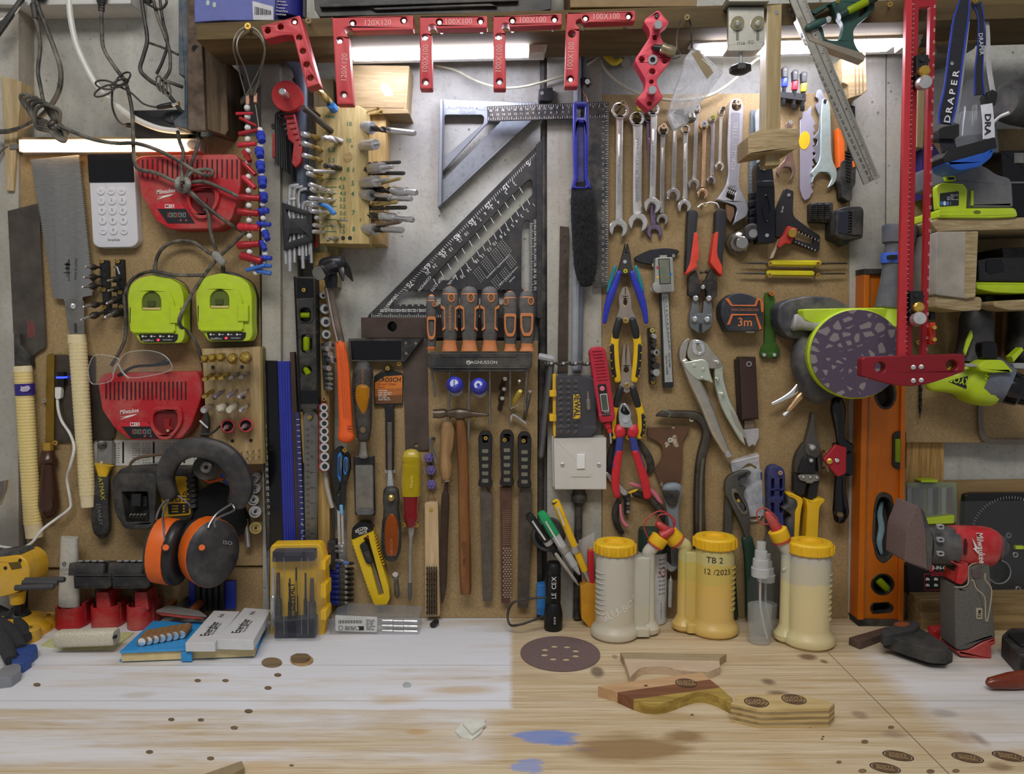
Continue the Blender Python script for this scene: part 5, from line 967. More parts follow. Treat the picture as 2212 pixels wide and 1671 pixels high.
t=T('bit_case','clear case of screwdriver bits with yellow hinges on top of the white switch','bit case',GLB)
def capt(): pass
b=t.p('dark_tray',M('2b2630',.6));b.xr(q(285,520,640,520,680,590,685,1060,640,1120,285,1120),4,.004,.03,1.2)
for i in range(10):
    for j in range(3): b.p('driver_bit',M('6f6568',.35,.8)).lt((1207+j*16,825+i*12,.028),(1213+j*16,822+i*12,.036),[(0,4.5),(.6,5),(1,3)],6) if i*j<99 else None
b.p('bit_holder',M('9a8f86',.35,.9)).lt((1270,845,.032),(1272,885,.032),[(0,3),(.4,3),(.45,6),(.9,6),(1,4)],10)
hp=t.p('hinge_frame',YEL,'yellow hinge edge');hp.xr(q(248,500,285,495,285,1120,270,1140,255,1110),3,.004,.028,1)
for a in (rect(1187,843,1202,857,2),rect(1187,895,1202,910,2)): t.p('hinge',YEL,'yellow hinge').ext(a,.01,.036,1)
lid=t.p('lid',CLR);lid.xr(q(265,520,300,495,590,495,680,560,690,1030,685,1080,610,1140,285,1140,262,1100),5,.036,.0455,2.5)
for a in (q(285,500,410,500,410,530,285,530),q(520,500,600,500,670,560,560,530),q(285,1020,420,1020,420,1045,285,1045),q(570,1020,690,1020,690,1045,560,1045)): lid.xr(a,2,.0455,.049,1)
t.p('latch',BLK,'black latch').ext(rect(1284,855,1290,885,2),.012,.04,1)
b.p('maker_plate',YEL,'yellow name plate').ext(q(458,703,525,703,528,950,458,950),.030,.0365,.2);b.kids[-1].text('DEWALT',1246,878,13,.0367,91,INKB,bold=.02,wf=.85)
q=Z(1140,700,4.641)
t=T('voltage_tester','red pen-shaped voltage tester with small screen leaning on the bit case','voltage tester',RED2)
b=t.p('body',M('b02438',.4));b.xr(q(618,280,650,230,745,222,785,260,880,930,865,975,740,990,718,960),[4,5,5,5,5,6,6,5],.022,.046,3)
for i in range(10): b.ext(rot2(rect(-11,-1.3,11,1.3,1),1290+i*1.3,757+i*6.9,-5),.046,.048,.5)
p=t.p('display_panel',BLK);p.xr(q(697,605,785,597,833,918,745,925),3,.046,.0465,.2);p.xr(q(722,700,795,693,818,865,745,875),2,.0465,.047,.1,m=M('b9b9b6'));p.xr(q(730,708,788,702,808,858,750,866),2,.047,.0473,.1,m=M('4c5548',.25))
p.ext(ell(1301,839,5.5,n=12),.0465,.0485,.5,m=M('d0707e',.4));p.text('VOLTAGE',1308,894,4.5,.0467,174,M('c9707a')).text('TEST',1311,888,4,.0467,174,INKW)
n_=t.p('nose',RED2);n_.lt((1311,912,.034),(1318,934,.034),[(0,8),(.5,7),(.55,5),(1,5)],14);t.p('blade_tip',STEEL,'flat steel tip').lt((1318,934,.034),(1320,957,.034),[(0,2),(1,2)],8)
t=T('fused_switch','white fused switch plate with rocker on the middle concrete post','switch',WHTB)
b=t.p('plate',M('c9c6c0',.4,0,.03));b.xr([(1196,947),(1310,945),(1310,1057),(1198,1057)],2,.016,.034,1.5);b.xr([(1192,942),(1306,940),(1306,1052),(1194,1052)],2,.002,.016,1)
t.p('rocker',M('e4e4e4',.3,0,.02)).ext([(1246,981),(1264,980),(1264,1012),(1246,1013)],.034,.037,.8);t.p('fuse_carrier',WHTB).ext(rect(1234,1021,1276,1030,.5),.034,.0352,.5)
for x in (1215,1294): t.p('plate_screw',SATIN).cyl((x,1003,.034),(x,1003,.0355),4.5,14,b=.3);t.kids[-1].ext(rect(x-3.5,1002.5,x+3.5,1003.5),.0355,.0357,0,m=INKB)
t=T('conduit','black conduit gland and pipe leaving the bottom of the white switch','conduit',BLKR);t.lt((1251,1055,.012),(1251,1090,.012),[(0,13),(.3,14),(.35,17),(.8,17),(.85,13),(1,11)],14);t.lt((1250,1088,.012),(1246,1334,.012),[(0,8.5),(1,8.5)],12)
# ================= middle board: screwdrivers, chisels, files =================
q=Z(740,380,3.798)
t=T('try_square','brown steel carpenter\'s blade with a round hole, lying across above the black stock','square',M('4a3d38',.45,.7,.2,40));t.ext(q(150,1160,1580,1155,1580,1325,155,1328),-.034,-.002,.4,holes=[ell(847,705,10,11)])
t=T('try_square','try square with black angled stock and wide brown steel blade hanging down','square',BLKD)
t.p('blade',M('554a45',.45,.7,.2,30)).ext(q(490,1340,690,1330)+[(926,972),(876,974)],.001,.0035,.2,holes=[ell(899,961,4.5,n=12)])
b=t.p('stock',BLKR);b.xr(q(45,1332,660,1330,510,1525,62,1525),2,.0045,.018,.8);b.ext(q(65,1352,478,1352,478,1505,75,1505),.018,.0188,.3,m=GLB)
for x,y in ((518,1370),(600,1372),(522,1455)): b.ext(ell(740+x/3.798,380+y/3.798,3.2,n=12),.018,.0185,.2,m=STEELD)
scr('brass screw beside the try square blade',862,785,.012,5);scr('brass screw through the chisel card hanger',837,795,.014,5)
# screwdriver set
t=T('screwdriver_rack','black plastic screwdriver rack with raised rim across the middle board','rack',BLKD)
b=t.p('rail',BLKD);b.xr(q(697,1450,1555,1450,1555,1560,1520,1605,730,1605,697,1560),3,.004,.05,2);b.xr(q(800,1462,1440,1462,1425,1485,820,1485),1,.05,.0515,.5);b.xr(q(730,1580,1520,1580,1500,1570,760,1570),1,.05,.0515,.5)
b.text('MAGNUSSON',1041,782.5,6.6,.0503,0,INKW,wf=1.15);b.ext(ell(1012,782.5,4.5,n=14),.05,.0503,0,holes=[ell(1012,782.5,3.4,n=14)],m=INKW)
GR=M('3e3e40',.6,0,.12,50,.05,.22)
sd=[(932,24,636,751,True,'slim|far left'),(972,40,622,758,False,'large|second from left, lettered'),(1014,42,622,758,False,'large|third from left'),(1058,41,622,758,False,'large|fourth from left'),(1102,33,630,758,True,'medium|fifth from left'),(1138,36,629,758,True,'medium|far right')]
tips=((940,857),(968,915),(1012,950),(1058,917),(1101,885),(1134,885))
for i,(x,w,y0,y1,side,lb) in enumerate(sd):
    s_,p_=lb.split('|');t=T('screwdriver','%s grey and orange screwdriver in the black rack, %s'%(s_,p_),'screwdriver',GR,group='screwdrivers in the black rack')
    t.p('grip',GR).loft([(x,y0+10,w*.86),(x,y0+30,w),(x,y0+50,w*.95),(x,y0+70,w*.9),(x+(.5),y0+95,w*.84),(x,y0+112,w*.74)],.034,.8,3,16,'rf');b=t.p('end_cap',ORGS,'orange cap');b.loft([(x,y0+5,w*.55),(x,y0+10,w*.8),(x,y0+14,w*.9)],.034,.82,3,16,'rf')
    t.p('collar',ORGS,'orange flared collar').loft([(x,y0+112,w*.7),(x,y0+120,w*.72),(x,y1,w*.9)],.034,.8,3.5,14,'ff')
    hx=x+(11*w/40 if i==0 else -9 if i==4 else 9 if i==5 else 3);e=t.p('hanging_hole',ORGS,'orange-rimmed eyelet');e.ext(ell(hx,y0+21,w*.2,w*.24,14),.045,.0345+w*.4*S(.034)+.0008,.4,holes=[ell(hx,y0+21,w*.13,w*.17,14)]);e.ext(ell(hx,y0+21,w*.14,w*.18,14),.045,.034+w*.4*S(.034),0,m=M('6a5236',.7))
    dz=.034+w*.38*S(.034)
    if side: e=t.p('orange_panel',ORGS,'orange outline');e.xr([(x-w*.4,y0+47),(x+w*.4,y0+47),(x+w*.36,y0+85),(x+w*.22,y0+97),(x-w*.22,y0+97),(x-w*.38,y0+80)],5,.044,dz+.0012,.4,holes=[rnd([(x-w*.28,y0+54),(x+w*.28,y0+54),(x+w*.25,y0+82),(x+w*.14,y0+90),(x-w*.14,y0+90),(x-w*.26,y0+78)],4)])
    else:
        for sgn in (-1,1): e=t.p('orange_panel',ORGS,'orange side stripe');e.ext([(x+sgn*w*.5,y0+36),(x+sgn*w*.27,y0+42),(x+sgn*w*.24,y0+88),(x+sgn*w*.42,y0+93),(x+sgn*w*.42,y0+88),(x+sgn*w*.31,y0+83),(x+sgn*w*.33,y0+47),(x+sgn*w*.5,y0+43)],.04,dz+.0006,.3)
    if i==1: t.kids[0].text('MAGNUSSON',x,y0+64,5,dz+.0022,90,M('c98a4e'),wf=1.2)
    t.p('shaft',STEELD).lt((x,800,.034),(tips[i][0],tips[i][1],.028),[(0,2.6),(.9,2.6),(.95,3.2),(1,.8 if i in(0,4) else 2.4)],10)
for i,(x,y,tx) in enumerate(((981,828,'-'),(1033,831,'*'))):
    t=T('stubby_screwdriver','stubby screwdriver with round blue end cap, %s of two under the black rack'%('left, slotted mark','right, star mark')[i],'screwdriver',BLUE)
    t.p('clear_grip',glass('b9bcc9',.1,.45)).lt((x+6,y+20,.01),(x+1,y+4,.05),[(0,9),(.3,15),(.8,18),(1,17)],18);t.p('blue_cap',M('3a3fae',.3)).lt((x+2,y+4,.045),(x,y,.062),[(0,18.5),(.4,18.5),(.8,14),(1,9)],20)
    e=t.p('white_mark',M('c9cde6'));e.cyl((x,y,.0615),(x,y,.0625),9,18);e.ext(rect(x-1,y-8,x+1,y+8) if i==0 else ell(x,y,4,n=6),.0624,.0628,0,m=BLUE)
for i,(x0,y0,x1,y1) in enumerate(((1083,838,1091,818),(1081,862,1089,840),(1080,882,1085,860))): bit('dark nut setter bit standing out of the board, %s of three'%('top','middle','lowest')[i],x0,y0,0,x1,y1,.045,5.5,DKS,'shank',nm='nut_setter',grp='nut setters')
bit('short silver peg bit beside the yellow pencil stub',1118,830,0,1122,822,.04,3.4,STEEL,'shank',nm='peg')
t=T('pencil_stub','short yellow plastic stick leaning out from the board','stick',M('d3bb4a',.4));t.lt((1107,874,.01),(1124,844,.05),[(0,5),(.9,5.5),(1,4)],10);t=T('hex_key','small silver hex key under the yellow stick','hex key',STEEL);t.wire([(1100,883,.01),(1110,878,.012),(1118,873,.012)],2)
t=T('hex_key','silver bent hex key held below the last screwdriver','hex key',STEEL);t.wire([(1105,911,.01),(1105,900,.014),(1110,896,.015),(1136,914,.015)],3)
bit('grey tapered punch leaning out at the right end of the rack',1133,903,.0,1145,845,.05,4.5,STEELD,'shank',nm='punch',cat='punch')
# chisels
def chisel(lab,cap,spec):
    return T('chisel',lab,'chisel',BLKR)
t=chisel('wide chisel hung blade down with black and amber handle, under a clear blade guard',0,(784,1110))
t.p('grip',BLKD).loft([(784,790,34),(784,805,44),(783,850,42),(785,890,36),(786,920,34),(785,945,27)],.03,.7,2.8,16,'rr');e=t.p('amber_core',AMBER,'clear amber core');e.loft([(784,838,30),(783,860,30),(785,882,18),(785,893,6)],.038,.62,2.4);t.kids[0].text('KROSCH',784,814,6,.0495,-90,M('a0623c'))
for sx in (-1,1):
    for i in range(14): t.kids[0].ball(W(784+sx*19,806+i*6,.042),.0014,6,4)
t.kids[0].ext(ell(784,928,6,7,14),.04,.0402,0,m=M('6d5a3a',.7));t.p('shank',STEELD).loft([(785,944,14),(785,970,15),(785,985,22)],.03,.5)
b=t.p('blade',STEELD);b.ext([(767,985),(804,985),(807,1108),(769,1108)],.012,.020,1.2);g=t.p('blade_guard',BLK,'black plastic blade guard');g.xr([(763,987),(808,986),(811,1112),(767,1112)],2,.010,.0125,.4);g.ext([(763,987),(808,986),(808,1003),(764,1004)],.0125,.022,.6);g.xr([(769,1107),(776,1100),(800,1100),(808,1107),(803,1112),(773,1112)],2,.0125,.024,.6,m=GREY)
for x in (770,804): g.ext([(x-3,1004),(x+2,1004),(x+3,1104),(x-2,1104)],.0125,.019,.4,m=GREY)
for x in (771,797): scr('brass screw holding the wide amber chisel, %s side'%('left' if x<780 else 'right'),x,944,.02,5)
t=T('packaging_card','black and orange wood chisel packaging card on a screw','card',BLK)
b=t.p('card_body',BLK);b.xr([(808,812),(826,800),(834,791),(843,791),(852,800),(870,806),(870,874),(809,876)],3,.004,.007,.3,holes=[rnd([(824,804),(834,797),(844,797),(853,803)],2)]);o_=t.p('orange_panel',M('c97428',.5,0,.08),'orange print');o_.ext([(810,826),(830,813),(869,810),(869,838),(810,840)],.007,.0074,0);o_.ext([(810,840),(869,838),(869,852),(810,856)],.007,.0074,0,m=M('a8612a',.5));o_.ext([(810,856),(869,852),(869,870),(811,872)],.007,.0074,0,m=M('6d4526',.5))
o_.text('KROSCH',840,820,9,.0075,0,INKB,bold=.02,shear=.2).text('Wood Chisel',835,829.5,5.2,.0075,-1,M('8c2c1e')).text('12mm',823,836,4.6,.0075,-1,M('8c2c1e'))
o_.bars(817,841,850,865,6,.0075,1.4,(.5,1),INKW,4)
t=chisel('narrow chisel hung handle down with black and amber handle, below the orange card',0,(845,1210))
g=t.p('blade_guard',BLK,'black blade sleeve');g.xr([(830,874),(850,874),(851,900),(850,1015),(846,1020),(836,1020),(833,1010),(832,900)],2,.006,.013,.5);t.p('blade',M('6a625c',.4,.8,.2,60)).ext([(836,912),(847,912),(847,1018),(837,1018)],.013,.017,.8)
t.p('bolster',STEEL).loft([(842,1015,10),(843,1030,14),(844,1055,20)],.022,.7,2.2,14,'ff');h=t.p('grip',BLKD);h.loft([(845,1060,34),(845,1080,36),(845,1100,33),(846,1130,40),(845,1160,44),(845,1185,42),(845,1202,30)],.03,.65,2.8,16,'rr')
e=t.p('amber_core',AMBR,'amber core');e.loft([(846,1112,12),(846,1125,26),(846,1145,31),(846,1175,30),(846,1195,24)],.04,.5,2.5);h.p('brass_stud',M('a08a52',.3,1)).lathe(W(845,1075,.044),W(845,1075,.048),[(0,.006),(.5,.005),(1,.001)],14);e.text('KROSCH',846,1180,6,.0525,-90,M('b8673e'))
for sx in (-1,1):
    for i in range(14): h.ball(W(845+sx*19,1125+i*5,.042),.0013,6,4)
for x in (834,851): scr('small steel pin beside the narrow chisel bolster, %s'%('left' if x<840 else 'right'),x,1018,.016,3.4,STEEL)
t=chisel('small chisel with yellow and red translucent handle beside the wire brush',0,(887,1300))
t.p('yellow_handle',YCLR,'clear yellow handle').loft([(889,985,40),(889,992,42),(890,1000,40),(889,1006,42),(889,1015,41),(888,1050,42),(888,1070,40)],.028,.75,3,16,'ff');t.p('end_cap',M('b9a43a',.3)).loft([(889,983,38),(889,987,40)],.028,.75,3,14,'rf')
t.kids[0].text('Marples',889,1040,6,.0441,-88,M('d8c95a'));t.p('red_ferrule',RCLR,'clear red lower handle').loft([(888,1070,36),(888,1080,32),(888,1105,29),(888,1118,31),(888,1133,20)],.028,.75,2.6,16,'fr')
b=t.p('blade',M('8d8a84',.35,.95));b.loft([(888,1132,18),(888,1148,15),(887,1165,8),(886,1200,8),(886,1258,8)],.022,.6,3,10,'ff');b.p('tip',M('57575a',.4,.7)).ext([(881,1258),(890,1258),(889,1290),(885,1300),(881,1290)],.018,.022,.4)
for x in (872,899): scr('brass screw holding the yellow and red chisel, %s side'%('left' if x<880 else 'right'),x,1134,.02,5)
# knife, peg, brush
q=Z(740,760,3.481)
t=T('utility_knife','yellow snap-off utility knife with black end, hanging tilted','knife',YEL)
b=t.p('body',M('d8b617',.42,0,.05));b.ext(rnd([(759,1166),(806,1140)],0) +[(810,1165),(815,1187),(835,1250),(840,1268),(842,1292),(836,1305),(812,1308),(806,1302),(790,1258),(770,1200)],.004,.02,1.6,holes=[rnd([(785,1162),(795,1158),(829,1283),(818,1288)],2)])
for i in range(15): b.ext(rot2(rect(-3,-1.5,2.5,1.5,.8),764+i*2.6,1176+i*7.6,-18),.006,.019,.5)
for i in range(12): b.ext(rot2(rect(-2,-1.5,2.5,1.5,.8),806+i*2.0,1152+i*6,-16),.006,.019,.5)
t.p('end_cap',GLB,'black end cap').xr([(759,1166),(760,1140),(775,1127),(795,1128),(806,1140),(806,1146)],6,.003,.0215,1.6);t.kids[-1].text('DRAPER',781,1144,5.5,.0217,-16,INKW).text('VALUE',784,1151,4.5,.0217,-16,INKW)
t.kids[-1].ext(rot2(ell(0,0,13,5.5),781,1144,-16),.0215,.0217,0,holes=[rot2(ell(0,0,12,4.6),781,1144,-16)],m=INKW)
t.p('blade',STEELD).ext([(797,1215),(806,1212),(828,1281),(819,1286)],.009,.0105,.1);s=t.p('slider',BLK);s.xr([(776,1178),(784,1171),(793,1176),(806,1212),(806,1216),(797,1219),(790,1215)],3,.014,.026,1.5);s.xr([(785,1193),(796,1189),(804,1212),(795,1217)],2,.026,.029,.8,m=BLKR)
t.p('keyring_hole',M('7a2a1a',.6)).ext(ell(794,1159,3,4,12),.02,.0203,0)
t=T('steel_peg','shiny rivet-headed steel peg standing out beside the yellow and red chisel','peg',STEELD);t.lt((858,1283,.0),(854,1240,.05),[(0,6),(.45,6.5),(.5,5.5),(.9,5.5),(.92,8),(1,6)],14)
t=T('wire_brush','pale wooden wire brush with dark bristles hanging below a string','wire brush',wood('cdb591','b99c72','z',1.5))
b=t.p('handle',wood('cdb591','b99c72','z',1.5));b.xr([(917,1085),(946,1084),(950,1331),(919,1332)],5,.006,.018,1.2);b.p('screw',BRASS).cyl((931,1100,.018),(931,1100,.0192),4,12)
w_=t.p('bristles',M('3a2f28',.6,.4,.3),kind='stuff')
for i in range(5):
    for j in range(26): w_.tube([W(923+i*5,1224+j*4,.018),W(921.5+i*5+(j%3),1227+j*4,.026)],.0011,5,1)
t.p('string',M('6b5a42',.8)).wire([(922,1088,.012),(931,1063,.012),(943,1088,.012)],.9)
# flower clips, gouge, pin hammer, files
t=T('hex_key','grey hex key hooked in the board beside the gouge handle','hex key',GREY);t.wire([(938,946,.0),(931,947,.02),(930,955,.022),(943,1000,.022)],3.2)
t=T('flower_string','short string of three purple flower beads beside the gouge','beads',M('6a5f9e',.5))
for x,y in ((927,988),(931,1015),(932,1046)):
    e=t.p('flower_bead',M('6a5f9e',.45,0,.15,40))
    for k in range(6): e.ball(W(x+6*cos(k*1.047),y+6*sin(k*1.047),.01),(.004,.004,.004),8,6)
    e.ball(W(x,y,.013),.0035,8,6)
t.p('thread',DKS).wire([(928,988,.006),(931,1015,.006),(932,1046,.006)],.6)
t=T('gouge','wood-turning gouge with pale worn beech handle and dark blade','gouge',BEECH)
t.p('handle',wood('a9875c','86653f','z',1.4)).loft([(966,920,26),(967,935,31),(965,965,29),(962,985,26),(963,1010,29),(964,1028,24)],.026,.9,2,16,'rr',5);t.p('ferrule',M('9a938a',.3,.9)).loft([(965,1030,15),(966,1039,15)],.026,.9,2,14,'ff')
t.p('blade',M('43352c',.4,.8,.2,40)).loft([(966,1039,7),(963,1060,10),(962,1080,18),(959,1180,16),(958,1260,14),(955,1302,5)],.02,.45,2.6,12,'rf')
for x in (955,973): scr('dark brass screw under the gouge ferrule, %s'%('left' if x<960 else 'right'),x,1042,.02,4.5,M('8f7640',.4,.9))
t=T('pin_hammer','small cross-pein hammer with long brown wooden handle','hammer',DKS)
hd=t.p('head',M('5b5046',.4,.85,.25,40,.05));hd.loft([(936,893,19),(948,893,20),(960,892,19),(966,893,14)],.03,1,2,16,'fr');hd.loft([(966,893,13),(978,892,18),(992,893,25),(1008,893,20),(1022,894,13),(1053,896,6)],.03,.9,2.4,16,'rr')
t.p('handle',wood('8a5c2f','6b421f','z',1.2,.4)).loft([(994,905,20),(997,940,24),(1000,1000,24),(1002,1080,24),(1004,1180,26),(1006,1260,25),(1006,1282,22)],.026,.8,2.2,16,'ff');t.kids[-1].text('STEEL CO',1003,1205,6,.0365,-90,M('3a2414')).ext(ell(1002,1177,4,7,14),.0362,.0366,0,holes=[ell(1002,1177,3,6,14)],m=M('3a2414'))
for x in (974,1020): scr('brass screw under the pin hammer head, %s'%('left' if x<1000 else 'right'),x,902.5,.02,5)
def rasp(lab,x,y0,w,bl,m,kind):
    t=T('file',lab,'file',BLK);h=t.p('handle',BLK)
    hs=[rnd([(x-7,y0+38+k*16),(x+7,y0+38+k*16),(x+6.5,y0+46+k*16),(x-6.5,y0+46+k*16)],2) for k in range(5)]
    h.xr([(x-15,y0+10),(x-8,y0),(x+8,y0),(x+15,y0+10),(x+14,y0+60),(x+12,y0+103),(x+16,y0+112),(x+14,y0+119),(x-14,y0+119),(x-16,y0+112),(x-12,y0+103),(x-14,y0+60)],5,.006,.026,2.5,holes=[rnd([(x-5,y0+10),(x+5,y0+10),(x+5,y0+24),(x-5,y0+24)],3)])
    for p in hs: h.ext(p,.0255,.0264,0,m=M('6f6a5c',.6)) if kind!='b' or 1 else 0
    b=t.p('blade',m);b.ext(bl,.009,.015,.4)
    if kind=='rasp':
        for i in range(17): b.ext(rect(x-9.5,1101+i*4.6,x+8,1102.6+i*4.6),.015,.0156,0,m=M('8a6a5c',.4,.8))
        for i in range(22):
            for k in range(3): b.ball(W(x-7+k*6+(i%2)*3,1184+i*5,.015),(.0018,.0012,.0012),6,4,M('c3b6a6',.4,.8))
    return t
f1=rasp('file with pierced black handle, left of three',1048,932,30,[(1043,1050),(1050,1050),(1053,1060),(1064,1070),(1063,1298),(1043,1298),(1037,1075),(1038,1066)],M('5d564e',.5,.8,.25,60,.1),'a')
f2=rasp('coarse brown rasp with pierced black handle, middle of three',1095,930,30,[(1080,1052),(1105,1052),(1101,1302),(1083,1302)],M('5b4237',.5,.7,.25,60,.1),'rasp')
f3=rasp('flat file with pierced black handle, right of three',1133,934,30,[(1127,1053),(1146,1053),(1150,1066),(1141,1312),(1118,1312),(1121,1066)],M('544d46',.5,.8,.25,60,.1),'c')
for x,y in ((1049,946),(1090,950),(1131,952)): scr('brass screw through the %s black file handle'%('left' if x<1060 else 'middle' if x<1110 else 'right'),x,y,.028,4.6)
# pens on the magnetic disc
q=Z(1080,1040,3.798)
t=T('magnet_disc','dark oval magnetic tray on the post holding pens','tray',GREYD);t.lathe(W(1190,1150,.004),W(1180,1158,.03),[(0,.026),(.7,.028),(1,.024),(1,.02),(.6,.018)],22)
def pen(lab,a,b,r,m,m2,cap=None,k=.35,clip=True):
    t=T('pen',lab,'pen',m);f=lambda u:(a[0]+(b[0]-a[0])*u,a[1]+(b[1]-a[1])*u,.06-.02*u)
    t.p('cap',m).lt(f(0),f(k),[(0,r*.75),(.12,r),(1,r*1.05)],14);t.p('barrel',m2).lt(f(k),f(.85),[(0,r*.95),(1,r*.9)],14);t.p('tip',m2 if cap is None else cap).lt(f(.85),f(1),[(0,r*.85),(1,r*.25)],12)
    if clip: s=f(k*.4);e=f(k*1.5);t.p('clip',CHR).loft([(s[0]-1,s[1]+1,4),(e[0]-2,e[1]+2,4)],.066,.3)
    g=f(.62);t.p('grip_ring',SATIN).lt(f(.55),f(.62),[(0,r*1.2),(1,r*1.2)],16) if clip else None
    return t
pen('black capped pen leaning left against the pen tray',(1141,1110),(1215,1212),9,BLK,BLK);pen('green-capped marker pen with white barrel',(1168,1106),(1252,1240),10.5,GRN,M('b9bdc2',.4),k=.36,clip=True)
pen('yellow click pen standing highest of the pens',(1199,1080),(1274,1258),8.5,YEL,YEL,STEEL,.2);THINGS[-1].p('button',BLK).lt((1199,1083,.06),(1205,1094,.06),[(0,8),(1,6)],12);pen('thin silver pen behind the black torch',(1200,1195),(1250,1264),4,M('a8a49c',.4),M('a8a49c',.4),None,.5,False)
t=T('pencil','red carpenter pencils standing in the yellow box','pencil',RED);t.ext([(1270,1190),(1283,1189),(1284,1290),(1271,1290)],.03,.042,1.5);t.ext([(1271,1189),(1282,1189),(1281,1182),(1272,1183)],.034,.04,.8,m=PINE)
# ================= right board: spanners =================
def spanner(lab,ring,shank,head,m,w,ra=0,text=None,jd=0,d=.012,grp=None,hang=True):
    """ring=(x,y,r)  shank=[(x,y)...]  head=(x,y,R)"""
    t=T('combination_spanner',lab,'spanner',m,group=grp)
    x,y,r=ring;e=t.p('ring_end',m);st=[(x+(r*.68 if k%2 else r*.6)*cos(k*pi/12),y+(r*.68 if k%2 else r*.6)*sin(k*pi/12)) for k in range(24)]
    e.ext(ell(x,y,r,r,26),d-.003,d+.005,1.2,holes=[st])
    hx,hy,R_=head;s=t.p('shank',m);n=len(shank)
    s.loft([(a,b,w*(1.15-.15*sin(pi*i/(n-1)) if n>2 else 1)) for i,(a,b) in enumerate(shank)],d,.42,4,14,'ff',4)
    a0,b0=shank[0];a1,b1=shank[-1]
    if w>9:
        k=.16;s.loft([(a0+(a1-a0)*k,b0+(b1-b0)*k,w*.5),(a0+(a1-a0)*(1-k),b0+(b1-b0)*(1-k),w*.5)],d+w*.2*S(d,y),.25,3,10,'rr',1)
    if text: s.text(text,(a0+a1)/2,(b0+b1)/2,w*.36,d+w*.28*S(d,y)+.0003,-90,M('8d8d8f',.4,.8),wf=1.1)
    h=t.p('open_end',m);g=R_*.5;A=radians(jd)
    pts=[(cos(u)*R_*1.0,sin(u)*R_*1.02) for u in [radians(90+32+q_*(296/18)) for q_ in range(19)]]
    sl=[(g*.95,R_*.95),(g*.92,-R_*.02),(g*.45,-R_*.33),(-g*.45,-R_*.33),(-g*.92,-R_*.02),(-g*.95,R_*.8)]
    h.xr(rot2(pts+sl,hx,hy,jd),[.5]*19+[1,0,2,2,0,1],d-.003,d+.0035,1.0)
    if R_>11: h.ext(ell(hx,hy-R_*.62,R_*.2,n=12),d+.0035,d+.0042,.2)
    return t
SP=M('c9c6c2',.24,1,.1,90);SPD=M('a39d97',.3,1,.15,90)
spanner('largest combination spanner, far left of the spanner row',(1340,238,19),[(1339,255),(1338,280),(1337,440),(1337,476)],(1336,493,20),SP,15,0,'DROP FORGED',12)
spanner('second spanner from the left, wide and satin with a yellow screw in its ring',(1376,256,16),[(1377,271),(1377,300),(1376,440),(1378,462)],(1379,480,21),M('b5b3b1',.36,1,.08),20,0,'FAITHFULL PROFESSIONAL',14)
spanner('dark purplish chromed spanner, mostly behind the third one',(1402,250,14),[(1402,262),(1403,300),(1409,440),(1412,485)],(1414,500,17),M('8f7f96',.15,1,.1),11,0,None,-8,.006)
spanner('third chromed spanner, its ring behind the pink-red dowelling jig',(1411,236,14),[(1412,250),(1412,290),(1410,400),(1409,430)],(1409,444,18),SP,13,0,'CHROME VANADIUM',14,.018)
spanner('fourth spanner from the left, small ring, jaw half behind the third',(1433,281,12),[(1432,292),(1431,320),(1430,420),(1430,460)],(1431,474,13),SPD,10,0,'CHROME VANADIUM',12,.008)
spanner('spanner hanging with its ring hidden by the plastic bag, rusty jaw',(1459,250,11),[(1458,260),(1457,300),(1455,390),(1455,408)],(1455,421,15),SPD,10,0,'CHROME VANADIUM',10)
spanner('bright spanner hanging just right of the plastic bag bottom',(1481,279,10),[(1481,288),(1480,320),(1480,410),(1479,430)],(1479,445,14.5),SP,10,0,'SUPER STEEL',8)
spanner('speckled spanner behind the bag corner with worn middle',(1505,236,9),[(1504,246),(1503,280),(1500,370),(1499,386)],(1499,398,12.5),SPD,9,0,'CHROME VANADIUM',12)
spanner('spanner with copper-tinted jaw, third from the right of the row',(1521,271,9),[(1521,280),(1521,300),(1519,380),(1518,404)],(1518,418,11.5),M('cfa887',.28,1,.15),8.5,0,None,14)
spanner('small spanner with a blackened middle, second from the right of the row',(1539,257,8),[(1539,265),(1540,290),(1538,360),(1538,378)],(1537,389,9.5),M('a59fa8',.28,1,.3,30),8,0,None,10)
spanner('smallest spanner, far right of the row beside the adjustable wrench',(1559,242,7),[(1558,250),(1557,270),(1555,335),(1555,350)],(1555,359,10),SP,7,0,None,14)
for i,(x,y,bx,by,m,l) in enumerate(((1347,222,1334,242,M('a8916a',.4,.9),'dull brass screw in the ring of the largest spanner'),(1382,232,1371,256,M('c9c23a',.35,.9),'yellow screw leaning in the ring of the second spanner'),(1434,272,1428,283,M('c7a587',.35,.9),'copper-tinted screw in the ring of the fourth spanner'),(1506,231,1502,240,STEEL,'steel screw above the speckled spanner by the bag'),(1522,267,1520,276,SATIN,'steel screw over the ring of the copper-jawed spanner'),(1541,252,1538,260,M('a8b23a',.4,.8),'greenish screw over the ring of the blackened spanner'),(1563,234,1557,243,DKS,'thin dark nail in the smallest spanner ring'),(1595,220,1586,232,M('d8b8a0',.35,.9),'pinkish screw in the ring of the adjustable wrench'))): scr(l,x,y,.032,6.5 if i not in(5,6) else 4.5,m,(bx,by))
q=Z(1280,180,3.797)
t=T('adjustable_wrench','large adjustable wrench stamped FORGED STEEL, right of the spanner row','wrench',SP)
ad=M('bdbcc4',.32,1,.08,120);h=t.p('handle',ad);h.xr(q(1120,180,1140,130,1180,118,1222,130,1240,185,1225,520,1195,830,1255,950,1282,1015,1270,1085,1150,1162,1190,1035,1170,1000,1060,965,1010,955,1030,935,1090,850,1115,760,1105,560),[8,8,8,8,6,20,30,12,10,8,3,6,4,4,3,4,20,20,30],.004,.018,1.5,holes=[ell(1591,228,10,11),rnd(q(1115,855,1180,880,1160,965,1095,930),1)])
